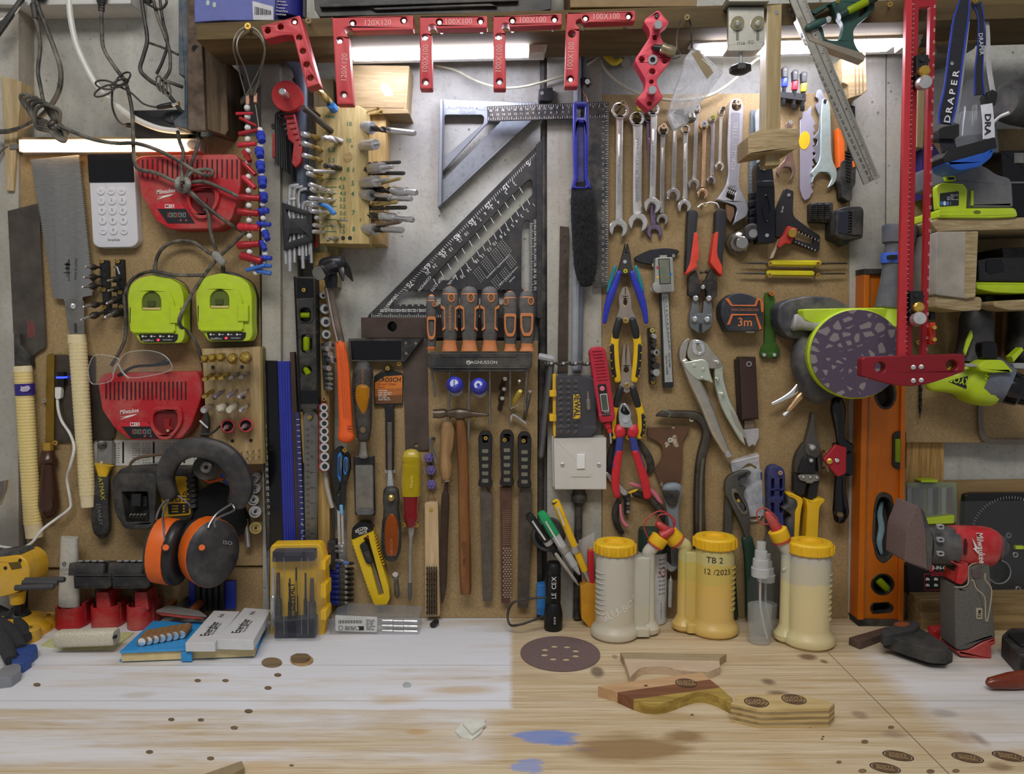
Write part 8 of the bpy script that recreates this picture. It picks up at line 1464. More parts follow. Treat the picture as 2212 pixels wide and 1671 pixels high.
# blade case, black box, plate
q=Z(1820,1020,3.885)
t=T('blade_case','lime and clear case of jigsaw blades leaning on the wall behind the detail sander','blade case',LIME);t.p('tray',LIME).xr(q(540,410,945,360,940,430,540,440),2,-.01,.012,1);t.p('handle',LIME).xr(q(660,65,800,62,800,85,660,85),2,-.01,.01,.6);t.p('tray_back',M('8fa24a',.5)).xr(q(540,85,960,85,960,420,540,430),3,-.011,-.006,.5)
for i,(x,m) in enumerate(((560,SATIN),(610,STEELD),(660,STEELD),(735,SATIN),(785,DKS),(850,WHT),(905,M('8d6a6a',.5)))): t.p('blade',m).ext([(1820+(x-18)/3.885,1020+(135)/3.885),(1820+(x+18)/3.885,1020+125/3.885)]+teeth((1820+(x+22)/3.885,1055),(1820+(x+18)/3.885,1112),9,2)+[(1820+(x-16)/3.885,1112)],-.006,-.004,0)
t.p('lid',CLRD).xr(q(540,85,960,85,960,420,540,430),3,.004,.006,.4)
t=T('black_carton','black carton with white lettering and small icons below the blade case','carton',M('151416',.5));b=t.p('carton',M('151416',.5));b.ext(q(540,780,950,740,950,1060,640,1075,560,1030),-.02,.02,.4);b.text('3-IN-ONE',2036,1226,7.5,.0202,0,INKW,bold=.02).text('HIGH PERFORMANCE',2036,1236,3,.0202,0,RED2);b.ext(ell(2012,1227,6,8),.02,.0203,0,m=RED2);b.bars(2000,1277,2060,1288,3,.02,1.4,(.8,1),M('a9a9a9'),2)
for i in range(8): x,y=2004+i%4*18,1250+i//4*13;b.xr([(x-5,y+3),(x-3,y-3),(x+3,y-2),(x+5,y+3)],1,.02,.0203,0,m=INKW)
b.ext(q(685,850,900,845,900,985,685,990),.02,.0202,0,holes=[q(690,855,896,850,896,980,690,985)],m=RED2);b.bars(2012,1240,2045,1245,1,.02,2,(.9,1),RED2,3)
t=T('router_plate','black router base plate with clear guide and toothed arc at the right edge','plate',GLB);b=t.p('base_plate',M('101012',.3));b.xr(q(1030,190,1100,175,1900,170,1900,1040,1000,1040),6,.0,.012,1,holes=[ell(2158,1235,24,25,28)])
for i in range(34): a=radians(185-i*4.2);x,y=2184+86*cos(a),1150-88*sin(a)*.98+10;b.ext(rot2(rect(-3,-.6,3,.6),x,y,-(185-i*4.2)),.0125,.013,0,m=M('9a9a9a')) if y<1240 else 0
t.p('clear_guide',CLR).xr(q(945,245,1900,235,1900,1040,945,1040),5,.016,.02,.5);e=t.p('hole_rim',SATIN);e.tube([W(2158+25*cos(u),1235+25*sin(u),.014) for u in [2*pi*k/24 for k in range(24)]],.0011,closed=True,sub=2)
for x,y in ((2194,1198),(2200,1272)): e.ext(ell(x,y,6,n=14),.012,.014,.2,holes=[ell(x,y,3.5,n=12)])
t.kids[0].text('⏻',2179,1155,8,.0125,0,M('8a8a8a'));t.kids[0].ext(ell(2179,1156,6,n=16),.012,.0126,0,holes=[ell(2179,1156,4.6,n=14)],m=M('8a8a8a'));t.p('lime_marker',M('c8dc1e',.4),'lime marker').ext(rect(2195,1179,2212,1186),.012,.018,.4)
t=T('timber_beam','sawn pine beam lying along the wall at the right end of the bench','beam',wood('a98f62','836a43','x',1.2))
t.ext([(1988,1294),(2340,1290),(2340,1382),(1993,1388)],-.02,.055,1);t.ext([(1972,1296),(1988,1294),(1992,1380),(1976,1352)],-.02,.03,.5,m=wood('8f7b58','6c5838','z',2))
t=T('white_box_edge','white painted offcut standing between the level and the pine beam','offcut',WHTB);t.ext([(1964,1286),(1986,1290),(1984,1345),(1966,1344)],-.02,.012,.6)
# detail sander
d=D4(2110,1423);q=Z(1820,1020,3.885)
t=T('detail_sander','red and black cordless detail sander standing on the bench at the right','sander',GREYD)
t.p('sanding_pad',SAND,'triangular sandpaper pad').xr(q(625,275,660,300,700,500,715,825,690,815,520,745,540,480),[4,4,6,3,3,5,10],d-.045,d+.012,2);t.kids[0].xr(q(635,280,690,330,765,560,745,820,712,825,700,560),3,d-.045,d+.008,2,m=GREYD)
nk=t.p('neck',GREYD);nk.lt((1998,1175,d-.02),(2055,1178,d-.02),[(0,38),(1,42)],24)
for y in (1138,1166,1196): nk.ext(rect(2026,y-5,2040,y+5,3),d+.008,d+.0135,.4,holes=[rect(2029,y-2.5,2037,y+2.5,1)],m=LGREY)
rb2=t.p('red_housing',REDP,'red housing');rb2.loft([(2047,1172,74),(2075,1176,82),(2105,1178,84),(2135,1180,82),(2150,1182,60)],d-.02,.85,2.8,20,'ff');rb2.xr(q(900,740,1060,760,1050,900,1000,945,950,930,980,790),5,d-.03,d+.004,2);rb2.text('Milwaukee',2118,1182,14,d+.0085,82,INKW,bold=.012,shear=.25,wf=.8)
rb2.ext(q(1090,550,1140,640,1125,640,1145,690,1100,640,1115,635),d+.007,d+.0085,0,m=INKW);rb2.xr(q(1025,560,1040,555,1050,600,1045,690,1020,695,1030,620),2,d+.007,d+.0088,0,m=M('3a0a0e'))
t.p('end_cap',GREYD).loft([(2148,1182,58),(2154,1182,60),(2160,1184,40)],d-.02,.9,2.6,18,'fr');t.p('trigger',BLK).xr(q(940,785,990,790,990,915,945,910),3,d-.03,d-.004,1.5)
g=t.p('grip',M('63605b',.75,0,.4,900,.6),'dimpled grey grip');g.xr(q(945,950,1060,960,1050,800,1200,740,1240,760,1290,1390,1180,1420,1060,1490,980,1500,950,1480),[6,4,6,10,10,4,6,6,6,6],d-.04,d,6);g.ext(ell(2111,1239,12,11,16),d,d+.0015,.3,m=M('5a4a4a',.6))
e=g.p('pale_line',M('a89c86',.7),'pale seam line');e.wire([(2062,1268,d),(2090,1262,d),(2094,1222,d),(2130,1212,d)],1.3);e.wire([(2098,1254,d),(2103,1254,d),(2110,1272,d),(2127,1290,d),(2129,1335,d),(2134,1335,d),(2142,1275,d),(2129,1253,d),(2128,1238,d)],1.3);e.ext(rect(2109,1313,2122,1337,2),d,d+.0012,.1);g.text('M12',2115.5,1325,6.5,d+.0014,90,INKB,bold=.02)
t.p('red_foot',REDP,'red battery foot').xr(q(960,1500,1060,1490,1180,1425,1285,1385,1285,1440,1250,1455,1255,1570,1190,1570,1080,1555,990,1545),[3,6,6,3,3,3,3,3,3,4],d-.05,d-.002,3)
t=T('battery_dock','small red plastic wall bracket half behind the detail sander grip','bracket',REDP);dd=D4(2040,1385);t.xr(q(880,1170,945,1165,945,1450,910,1450,770,1390,770,1330,880,1310),3,dd-.02,dd,1.2);t.cyl((2036,1378,dd),(2036,1378,dd+.002),5,14,BRASS)
# leather holster tool
t=T('leather_sheath','dark felt-edged leather holster with a chisel-like scraper lying on the bench','sheath',M('2b2b2a',.8,0,.25,60,.15));b=t.p('holster',M('2b2b2a',.8,0,.25,60,.15,.1));h=b
slab(h,rnd([(1903,1372),(1975,1355),(2015,1375),(2055,1402),(2060,1412),(2040,1420),(2000,1416),(1950,1400)],8),0,.012,3);slab(h,rnd([(1905,1368),(1975,1348),(2008,1366),(2050,1393),(2048,1404),(2010,1402),(1955,1385)],8),.01,.03,4)
c=t.p('cap_flap',M('333333',.8,0,.2,60,.1));slab(c,rnd([(1900,1360),(1935,1345),(1975,1338),(1990,1345),(1980,1358),(1940,1366),(1908,1372)],8),.02,.036,3);slab(c,ell(1948,1347,17,5,18),.036,.0368,0,m=M('8b4a2c',.6));slab(t.p('scraper_blade',M('5d4c44',.6,.3,.3,40)),[(1834,1376),(1918,1352),(1926,1362),(1858,1386)],.0,.012,.6)
t=T('wood_shaving','curled pale wood shaving beside the leather holster tip','shaving',PINE);t.tube([up(2040+6*cos(k*.9)+k*.6,1421+3*sin(k*.9),.004+.003*sin(k*1.3)) for k in range(9)],.0014,6,3,flat=.4)
t=T('battery','black slide battery lying at the right edge of the bench','battery',BLKD);slab(t.p('case',BLKD),rnd([(2162,1372),(2180,1355),(2340,1352),(2340,1420),(2200,1412)],6),0,.03,4);slab(t.kids[0],rnd([(2175,1366),(2340,1358),(2340,1395),(2205,1392)],4),.03,.034,1,m=BLK)
t=T('wooden_handle','glossy red-brown wooden tool handle lying at the right bench edge','handle',M('74301a',.25,0,.3,25));a,b=up(2131,1492,.011),up(2300,1478,.013);t.lathe(a,b,[(0,.003),(.04,.007),(.3,.0115),(.6,.013),(1,.012)],18)
# ================= on the bench: right of centre =================
def plastic(levels,key):
    """milky bottle wall, tinted by what stands inside up to each height (m): [(z,colour)...]"""
    n=NT(key);sx=n.new('ShaderNodeSeparateXYZ');n.ln(n.co(),sx.inputs[0]);g=n.noise(22,5,.65);z=n.ma('ADD',sx.outputs[2],n.ma('MULTIPLY',n.ma('SUBTRACT',g,.5),.03))
    o=None
    for h,c in levels:
        if o is None: o=lin(c);continue
        o=n.mix(n.ma('GREATER_THAN',z,h),o,lin(c))
    n.pr(col=n.mix(n.ma('MULTIPLY',g,.18),o,lin('8f897c')),ro=.32,ss=.15,sp=.4);return n.m
def bottle(lab,bx,by,r,top,sx_,sy,stop,m,side,nz,txt=()):
    t=T('glue_bottle',lab,'bottle',m);c=B(bx,by);d=-c.y;t.loc=V((c.x,c.y,0));k=S(d,1280);R_=r*k;H_=W(bx,top,d).z
    b=t.p('body',m);b.lathe(c,c+V((0,0,H_)),[(0,R_*1.1),(.03,R_*1.24),(.07,R_*1.27),(.11,R_*1.2),(.15,R_*1.04),(.19,R_),(.9,R_),(.96,R_*.95),(1,R_*.9)],36)
    for i in range(9): z=H_*(.3+i*.06);b.tube([c+V((R_*1.0*sin(a+(-1.15 if side>0 else 1.15)),-R_*1.0*cos(a+(-1.15 if side>0 else 1.15)),z)) for a in [radians(-30+q*10) for q in range(7)]],[.0002,.0012,.0016,.0018,.0016,.0012,.0002],6,2)
    e=V((B(sx_,sy).x,c.y+.008,0));sr=R_*.36;st=W(sx_,stop,d).z;b.lathe(e,e+V((0,0,st)),[(0,sr*1.1),(.04,sr*1.7),(.09,sr*1.75),(.14,sr*1.3),(.2,sr),(1,sr*.95)],20);b.loft([(bx+side*r*.5,top+30,8),(sx_-side*2,top+40,8)],d,.6,3)
    b.box(((c.x+e.x)/2,c.y+.006,H_*.08),(abs(e.x-c.x),R_*1.5,H_*.1),None,.006);b.box(((c.x+e.x)/2+side*R_*.25,c.y+.006,H_*.5),(abs(e.x-c.x)-R_*.4,.022,H_*.86),None,.004)
    l=t.p('lid',YEL,'ribbed yellow lid');l.lathe(c+V((0,0,H_-.002)),c+V((0,0,H_+.016)),[(0,R_*1.02),(.1,R_*1.06),(.85,R_*1.06),(1,R_*.98),(1,R_*.6),(.75,R_*.56),(.75,.001)],36)
    for i in range(16): a=i*pi/8;l.box(c+V((R_*1.06*cos(a),R_*1.06*sin(a),H_+.006)),(.004,.0035,.012),MX.Rotation(a,3,'Z'))
    l.box(c+V((0,0,H_+.0125)),(R_*.9,R_*.22,.004),None,.001)
    p=[W(*q,d-.008) for q in nz];n_=t.p('nozzle',REDP,'red nozzle');y=t.p('nozzle_collar',YEL,'yellow nozzle collar');b.tube([e+V((0,0,st-.005)),e+V((0,0,st)),p[0]],sr*.95,16,3)
    ax=(p[1]-p[0]);y.lathe(p[0],p[1],[(0,sr*1.2),(.1,sr*1.3),(.9,sr*1.3),(1,sr)],18);n_.lathe(p[0]-ax*.15,p[0],[(0,sr*1.25),(1,sr*1.25)],18);n_.lathe(p[1],p[2],[(0,sr*.8),(.5,sr*.6),(.85,sr*.5),(1,sr*.25)],14)
    if len(nz)>3: n_.tube(p[3:],.0011,8,5,closed=True)
    for s,ang,zy,h in txt: textc(b,s,c,R_,W(bx,zy,d).z,h,ang,INKB,0,0,1)
    return t,c,R_,H_
pl=plastic([(0,'c9c0ac'),(.05,'c3beb2'),(.13,'bfbbb1')],'milky_bottle')
t,c,R1,H1=bottle('nearly empty milky glue bottle with yellow lid, left of three',1327,1372,41,1190,1399,1368,1195,pl,1,[(1415,1176),(1428,1158),(1456,1142),(1392,1130),(1425,1103),(1458,1125),(1440,1160),(1405,1165)])
textc(t.kids[0],'GLU-BOT',c,R1,W(1330,1305,-c.y).z,.012,.2,M('dcd8cc',.3),-25,.03)
t,c,R2,H2=bottle('glue bottle half full of yellow glue marked TB2 12/2025, middle of three',1541,1364,42,1178,1477,1360,1180,plastic([(0,'d8b565'),(.062,'d9b45c'),(.085,'cdb45a'),(.115,'c8bb7c'),(.15,'c2baa0')],'yellow_glue_bottle'),-1,[(1462,1168),(1444,1150),(1418,1128),(1420,1118),(1445,1112),(1456,1140),(1440,1168)],[('TB 2',-.25,1199,.0095),('12 /2025',-.1,1224,.009)])
bottle('glue bottle with pale cream glue at the bottom, right of three',1745,1388,44,1190,1690,1374,1195,plastic([(0,'d8c796'),(.085,'d6c796'),(.1,'c4bda6'),(.13,'bdb9ae')],'cream_glue_bottle'),-1,[(1688,1165),(1678,1142),(1655,1105),(1645,1130),(1635,1105),(1655,1098),(1680,1125)])
# spray can behind
c=B(1408,1341);t=T('spray_can','white label spray can with dark green cap behind the left glue bottle','spray can',loc=c);k=S(-c.y,1250);h=W(1405,1140,-c.y).z;r=31*k
t.p('can',M('c5c8cb',.4)).lathe(c,c+V((0,0,h*.78)),[(0,r*.9),(.02,r),(.97,r),(1,r*.96)],28);t.p('cap',DGRN,'dark green cap').lathe(c+V((0,0,h*.76)),c+V((0,0,h)),[(0,r*1.02),(.9,r),(1,r*.94)],28)
for i in range(9): textc(t.kids[0],'DANGER' if i==4 else 'lllll llll lll',c,r,h*(.7-i*.045),.003,.55,INKB)
textc(t.kids[0],'◇',c,r,h*.56,.014,.62,M('b03040'),0,.0);textc(t.kids[0],'IIIIIIIIIII',c,r,h*.16,.014,.7,INKB,90,.0,.5)
def spray(lab,x,y,top,r):
    c=B(x,y);d=-c.y;k=S(d,1280);h=W(x,top,d).z;r*=k;t=T('spray_bottle',lab,'bottle',loc=c)
    t.p('bottle',CLR).lathe(c,c+V((0,0,h*.68)),[(0,r*.92),(.03,r),(.85,r),(.93,r*.85),(1,r*.55)],28,cap=(0,0));t.p('liquid',glass('c5cac9',.03,.3),'clear liquid').lathe(c+V((0,0,.002)),c+V((0,0,h*.37)),[(0,r*.9),(1,r*.95)],24)
    t.p('pump',CLRD).lathe(c+V((0,0,h*.66)),c+V((0,0,h)),[(0,r*.72),(.25,r*.74),(.26,r*.64),(.5,r*.62),(.51,r*.5),(.75,r*.48),(.76,r*.36),(1,r*.36)],20,M('c3c6c9',.25,al=.75));t.p('dip_tube',glass('e0e0e0',.2,.5)).tube([c+V((0,0,h*.66)),c+V((.001,0,h*.35)),c+V((r*.6,-.002,.006))],.0018,8)
spray('small clear pump spray bottle with water, in front',1640,1385,1170,27);spray('second clear pump spray bottle hidden just behind the first',1652,1366,1196,26)
t=T('marking_pen','white and dark pen standing between the glue bottles','pen',BLK);t.lt((1447,1310,.02),(1449,1242,.02),[(0,4),(.3,4.5),(.85,4.5),(.9,2),(1,.5)],10,M('a9a9a4',.4))
# torch and neighbours
c=B(1195,1358);k=S(-c.y,1290);h=W(1195,1213,-c.y).z;t=T('torch','black metal torch standing on its head beside the pens','torch',loc=c)
t.p('body',M('17181a',.4,.3)).lathe(c,c+V((0,0,h)),[(0,19*k),(.03,20*k),(.25,20*k),(.38,16*k),(.4,14.5*k),(.42,16*k),(.8,16*k),(.81,14.5*k),(.83,16*k),(.95,16*k),(.97,14*k),(1,13*k)],24)
for s,z in (('LE',.53),('CE',.68),('X',.78)): textc(t.kids[0],s,c,16*k,h*z,.007,.05,INKW,-90,.01)
for z in (.14,.18,.22): textc(t.kids[0],'o',c,20*k,h*z,.005,.1,INKW)
cable('black lanyard loop of the torch lying to its left',[(1180,1290,.05),(1150,1292,.05),(1110,1300,.055),(1097,1325,.06),(1102,1349,.07),(1125,1348,.08),(1155,1338,.07),(1175,1330,.06)],2.6,CABB,nm='lanyard')
t=T('blue_block','small bright blue plastic piece behind the torch','block',BLUL);t.xr([(1160,1264),(1178,1262),(1178,1330),(1160,1328)],3,.002,.02,1.5)
t=T('pencil_box','yellow cardboard box holding pencils beside the left glue bottle','box',M('c48a1e',.55,0,.12));d=D4(1272,1355);t.ext([(1254,1268),(1270,1258),(1290,1262),(1290,1352),(1272,1355),(1256,1335)],d-.04,d,.6,)
t=T('clear_sleeve','clear plastic sleeve with brass pins in the pencil box','sleeve',CLRB);t.ext([(1250,1168),(1284,1150),(1286,1260),(1258,1262)],.024,.028,.3)
# sanding disc and offcuts
o=B(1210,1411);rr_=B(1296,1411).x-o.x;hs=[(.42*cos(a)*rr_,.42*sin(a)*rr_) for a in [2*pi*i/8+.3 for i in range(8)]]
t=T('sanding_disc','brown sanding disc with a ring of dust holes lying on the bench','sanding disc',loc=o,m=SAND);t.prism([[(o.x+rr_*cos(a),o.y+rr_*1.08*sin(a)) for a in [2*pi*i/60 for i in range(60)]]]+[[(o.x+x+.0055*cos(a),o.y+y+.0055*sin(a)) for a in [2*pi*i/12 for i in range(12)]] for x,y in hs],MX.Translation((0,0,.0002)),.0012)
q=Z(1080,1360,2.911)
def offcut(lab,nm,pieces,z1,z0=0,cat='offcut'):
    t=T(nm,lab,cat,loc=B(*pieces[0][1][0],z1))
    for pn,pl_,m in pieces: slab(t.p(pn,m),pl_,z0,z1,.4)
    return t
offcut('pale striped wooden offcut with a scooped edge, behind the brown striped one','wood_offcut',[('light_strip',q(757,140,1425,150,1385,175,1380,195,780,180),wood('a8977a','94835f','x',1.5)),('pink_strip',rnd(q(780,180,1380,195,1385,232,1310,262,1200,258,1110,246,1060,232,1000,226,930,228,875,240,845,268,818,300,800,240),[0,0,2,4,8,4,4,6,6,6,6,4,2]),wood('cdb79c','bea78a','x',.8,c3='8b6a4a'))],.0115)
cv=q(735,392,1370,308,1465,430,1440,460,1380,430,1300,392,1220,392,1140,420,1060,450,980,462,900,455,840,440)
offcut('wavy-edged striped offcut of pale, brown and yellow wood with a round burnt mark','wood_offcut',[('pale_strip',q(617,352,1270,265,1320,310,740,390),wood('c6a27a','b48f66','x',1)),('brown_strip',q(740,390,1320,310,1385,360,840,435),wood('85573a','6b4229','x',1)),('yellow_strip',rnd(q(840,435,1385,360,1465,432,1450,458,1380,420,1300,390,1220,390,1140,418,1060,450,980,462,900,455),[0,0,3,3,8,12,12,12,12,12,8]),wood('b8a052','8e7330','x',1.4))],.0145)
bk=M('3a2a1e',.8,0,.3,200)
def burn(p,x,y,rx,ry,z,rot=0,txt='SCOTT'):
    o=B(x,y,z);a=B(x+rx,y,z).x-o.x;b=abs(B(x,y-ry,z).y-o.y);mx=MX.Translation(o)@MX.Rotation(radians(rot),4,'Z')
    E=lambda s:[(a*s*cos(u),b*s*sin(u)) for u in [2*pi*i/28 for i in range(28)]]
    p.prism([E(1),E(.9)],mx,.0003,m=bk);p.prism([E(.84)],mx,.0003,m=M('5d442c',.8,0,.4,150))
    p.textm(txt,mx@MX.Translation((0,b*.22,.0003)),b*.42,M('c4a878',.8),wf=.9);p.textm('WOOD',mx@MX.Translation((0,-b*.3,.0003)),b*.42,M('c4a878',.8),wf=.9)
burn(THINGS[-1].p('burnt_logo',bk),1482,1475,23,10,.0145);THINGS[-1].kids[0].textm('x',frame(B(1395,1480,.0146),(1,.2,0),(0,0,1)),.006,bk,'CENTER',.05)
t=T('plywood_block','small angled plywood block with two dark burnt ovals on top','block',loc=B(1690,1530,.02));pf=q(1450,460,1500,405,1870,405,2105,458,2070,492,1640,500)
pw=[(w.x,w.y) for w in (B(*a,.0238) for a in pf)]
for i in range(7): t.p('ply_layer',PLY if i%2 else wood('cdb683','b79d68','x',1.5)).prism([pw],MX.Translation((0,0,.0034*i)),.0034,.0002)
burn(t.p('burnt_logo',bk),1634,1516,26,11,.0238,0);burn(t.p('burnt_logo',bk),1715,1510,26,11,.0238,0)
for x,y in ((1940,1632),(1912,1658),(2090,1636),(2178,1633)): burn(bench.p('burnt_logo',bk),x,y,31,11,0,-18)
kh=M('6d5a40',.8,0,.5,150)
for x,y,r in ((427,1469,7),(487,1469,7),(579,1485,8),(600,1457,8),(370,1553,7),(434,1554,7),(537,1535,9),(506,1571,8),(323,1623,8),(455,1637,8),(630,1652,5),(20,1475,5),(80,1478,8),(1868,1601,8),(1925,1570,7),(1812,1645,6),(1863,1664,9),(2010,1665,9),(2065,1664,8),(1776,1595,3),(1778,1590,3),(1750,1568,5),(1495,1543,4)): slab(bench.p('knot_hole',kh),ell(x,y,r,r*.5,12),0,.0004,0)
# small scraps
t=T('wood_disc','thin round wooden disc lying flat left of a stacked pair','disc',loc=B(587,1430));slab(t,ell(587,1429,22,10,26),0,.002,.3,m=wood('8d7a5c','6f5c42','x',1))
t=T('wood_disc','lower pale wooden disc under a brown clipped one','disc',loc=B(652,1425));slab(t,ell(652,1424,25,12,26),0,.002,.3,m=wood('b5996d','97794e','x',1))
t=T('wood_disc','brown clipped disc lying on top of the pale wooden one','disc',loc=B(648,1420));slab(t,rnd([(626,1417),(640,1410),(665,1411),(672,1419),(660,1427),(634,1427)],4),.0021,.0046,.3,m=wood('7f6a4d','5f4c36','x',1))
t=T('clear_button','small pale round plastic button on the white paint','button',loc=B(879,1478));slab(t,ell(879,1477,9,5,16),0,.002,.5,m=M('a9b0ae',.3))
t=T('paper_scrap','crumpled white paper scrap on the bare wood of the bench','paper',loc=B(1015,1590));wp=M('cfcfc4',.7);slab(t,[(983,1578),(1000,1556),(1022,1563),(1050,1550),(1040,1580),(1020,1595),(995,1590)],0,.003,.3,m=wp);slab(t,[(1000,1562),(1028,1546),(1050,1562),(1020,1584)],.003,.006,.3,m=wp)
t=T('trim_offcut','narrow brown moulding offcut at the bottom edge of the bench','offcut',loc=B(470,1660));slab(t,[(400,1685),(522,1642),(528,1656),(470,1690)],0,.008,.6,m=M('8a7a5c',.6,0,.15))
t=T('rubber_cap','tiny black tube cap lying beyond the drill bit pack','cap',loc=B(938,1355));t.lathe(up(934,1356,.005),up(943,1350,.006),[(0,.005),(1,.005)],12,BLK)
# ================= on the bench: left =================
d=D4(630,1385);q=Z(540,1080,4.178)
t=T('bit_case','upright clear case with yellow back full of drill bits, standing by the notebook','bit case',YEL)
t.p('yellow_back',YEL).xr(q(200,400,620,395,645,430,680,560,690,800,690,1070,660,1250,180,1250,180,430),[6,6,6,4,3,4,6,6,6],d-.055,d-.03,3)
for a in (rect(692,1212,703,1232,2),rect(692,1262,704,1292,2),rect(692,1318,704,1340,2)): t.p('yellow_latch',YEL,'yellow latch').ext(a,d-.04,d-.004,1.5)
dk=t.p('bit_rail',M('272638',.5),'dark bit rail');dk.xr(q(200,460,580,455,580,550,200,560),4,d-.03,d-.012,2);dk.xr(q(215,1090,590,1060,590,1240,220,1250),4,d-.03,d-.012,2)
for i,(x,w,m) in enumerate(((590,5,STEEL),(601,8,DKS),(626,4,BLK),(640,4,BLK),(660,4,DKS),(674,8,GREYD))): t.p('drill_bit',m).lt((x,1350,d-.02),(x,1225+i%3*12,d-.018),[(0,w),(.5,w),(.52,w*.6),(1,w*.5)],10)
l=t.p('clear_lid',CLR);l.xr(q(125,470,190,430,600,420,640,470,660,680,670,1080,590,1270,250,1275,135,1210,145,980,125,720),6,d-.012,d,3)
for a in (rect(572,1192,590,1222,3),rect(660,1190,690,1220,3),rect(592,1330,620,1378,3),rect(640,1330,690,1380,3),rect(614,1184,652,1200,3)): l.ext(a,d,d+.004,1)
for x in (578,592,612,650,664,684): l.ext(rect(x,1205,x+2,1370),d,d+.002,.3,m=CLRD)
l.text('DEWALT',631,1288,13,d+.0005,-90,INKB,bold=.025,wf=.8);l.ext(rect(639,1254,640,1320),d,d+.0004,0,m=YEL)
d=D4(810,1370);t=T('drill_bit_pack','clear flat plastic pack of masonry drill bits with a barcode label','pack',CLRD);t.p('clear_pack',CLRD).xr([(715,1330),(745,1320),(907,1328),(905,1371),(712,1371)],3,d-.04,d,2);lb=t.p('label',M('bfbfbb',.6));lb.xr([(724,1328),(815,1332),(814,1365),(725,1362)],2,d,d+.0005,0)
for i in range(26): lb.ext(rect(731+i*2,1339,731.6+i*2+(i*7%3)*.35,1346),d+.0005,d+.0007,0,m=INKB)
lb.bars(745,1352,775,1361,3,d+.0005,1.2,(.8,1),INKB,3);lb.bars(791,1337,812,1361,7,d+.0005,1.1,(.6,1),INKB,5);lb.ext(ell(736,1356,5,n=14),d+.0005,d+.0007,0,holes=[ell(736,1356,4,n=14)],m=INKB);lb.ext([(772,1352),(786,1352),(786,1361),(774,1361),(776,1356)],d+.0005,d+.0007,0,m=INKB)
for i in range(3): t.p('masonry_bit',SATIN).lt((826,1340+i*11,d-.012),(902,1342+i*11,d-.012),[(0,4),(.3,5),(.32,3.5),(.6,3.5),(.62,5),(1,5)],10)
# notebook and batteries
t=T('notebook','bright blue hardback notebook with elastic band under the battery boxes','notebook',loc=B(420,1430));nb=M('2f8ccb',.5,0,.06)
top=[(257,1407),(330,1340),(572,1346),(556,1395)];slab(t.p('top_cover',nb),rnd(top,3),.0165,.019,.8);slab(t.p('pages',M('cdbb8a',.8)),[(262,1408),(332,1346),(566,1350),(550,1397)],.0025,.0165,.3);slab(t.p('back_cover',nb),rnd([(257,1426),(328,1356),(573,1364),(552,1414)],3),0,.0025,.8)
bp=t.p('pen_loop',nb);o=B(404,1412,.012);bp.box((o.x,o.y-.001,.009),(.016,.004,.014),None,.002)
def bbox(lab,pl_,z0,z1):
    t=T('battery_box',lab,'box',loc=B(*pl_[0],z1));m=M('c9c9ca',.5,0,.04);b=t.p('carton',m);slab(b,rnd(pl_,1.5),z0,z1,.4);a,c_=B(*pl_[0],z1),B(*pl_[1],z1);e=B(*pl_[2],z1)
    L_=c_-a;u=L_.normalized();w_=e-c_;o=(a+c_)/2+w_*.45-L_*.08
    b.textm('Energizer',frame(o,u,(0,0,1)),.013,M('2a2326'),'CENTER',.02,.8);b.textm('ALKALINE POWER',frame(o+w_*.22,u,(0,0,1)),.004,M('4a4448'));b.textm('AA',frame(o+L_*.42,u,(0,0,1)),.008,M('5d5258'),'CENTER',.02)
bbox('white battery box lying open, left of two on the blue notebook',[(400,1388),(462,1318),(518,1320),(464,1388)],.0192,.032);bbox('white battery box, right of two on the blue notebook',[(468,1380),(528,1312),(585,1316),(548,1382)],.0192,.034)
for i in range(7):
    t=T('battery','cell in the shrink-wrapped strip on the notebook, %s from the left'%ordn[i] if i<6 else 'last cell at the right of the shrink-wrapped battery strip','battery',loc=up(312+i*14,1384-i*2.4,.028),group='strip of batteries');a=B(306+i*14.3,1386-i*2.6,.026);b_=a+V((-.004,.032,0));t.p('wrapped_cell',M('8d6a45',.5,.2,.35,60)).lathe(a,b_,[(0,.0068),(.02,.0071),(1,.0071)],14);t.p('silver_end',CHR).lathe(a-V((0,.0006,0)),a,[(0,.0058),(1,.0062)],14)
for i,(x,y,m,l) in enumerate(((362,1345,COPPER,'copper-banded'),(395,1338,GREYD,'dark green-banded'),(418,1348,M('8a4a22',.5),'brown'))): t=T('battery','loose %s cell lying behind the battery strip on the notebook'%l,'battery',loc=up(x,y,.03));t.lathe(up(x-8,y+14,.028),up(x+14,y-8,.03),[(0,.0065),(1,.0065)],14,m)
t=T('blister_card','torn silver and red blister card behind the batteries','card',loc=up(390,1330,.03));slab(t,rnd([(336,1318),(365,1306),(430,1318),(448,1330),(400,1326)],4),.034,.036,.3,m=M('8f8c88',.4,.3));slab(t,[(336,1320),(400,1326),(440,1334),(400,1332),(350,1326)],.031,.033,.2,m=M('a8453a',.6))
t=T('power_bank','speckled cream power bank lying on a yellow-green note pad','power bank',loc=B(190,1392));m=M('c4bda9',.6,0,.25,500);o=B(186,1384,.018);t.p('body',m).loft([(124,1378,30),(130,1378,34),(246,1374,34),(252,1374,31)],-o.y,1.0,4,20,'ff',1);t.kids[0].text('belkin',187,1362,4,-o.y+.004,0,INKS);t.p('usb_port',INKB).xr([(243,1374),(250,1372),(250,1379),(243,1380)],1,-o.y+.008,-o.y+.0125,.2)
t=T('note_pad','yellow-green sticky note pad under the power bank','note pad',loc=B(180,1400));slab(t,[(88,1392),(128,1366),(290,1365),(246,1399),(150,1402)],0,.0022,.3,m=M('c6c78e',.7))
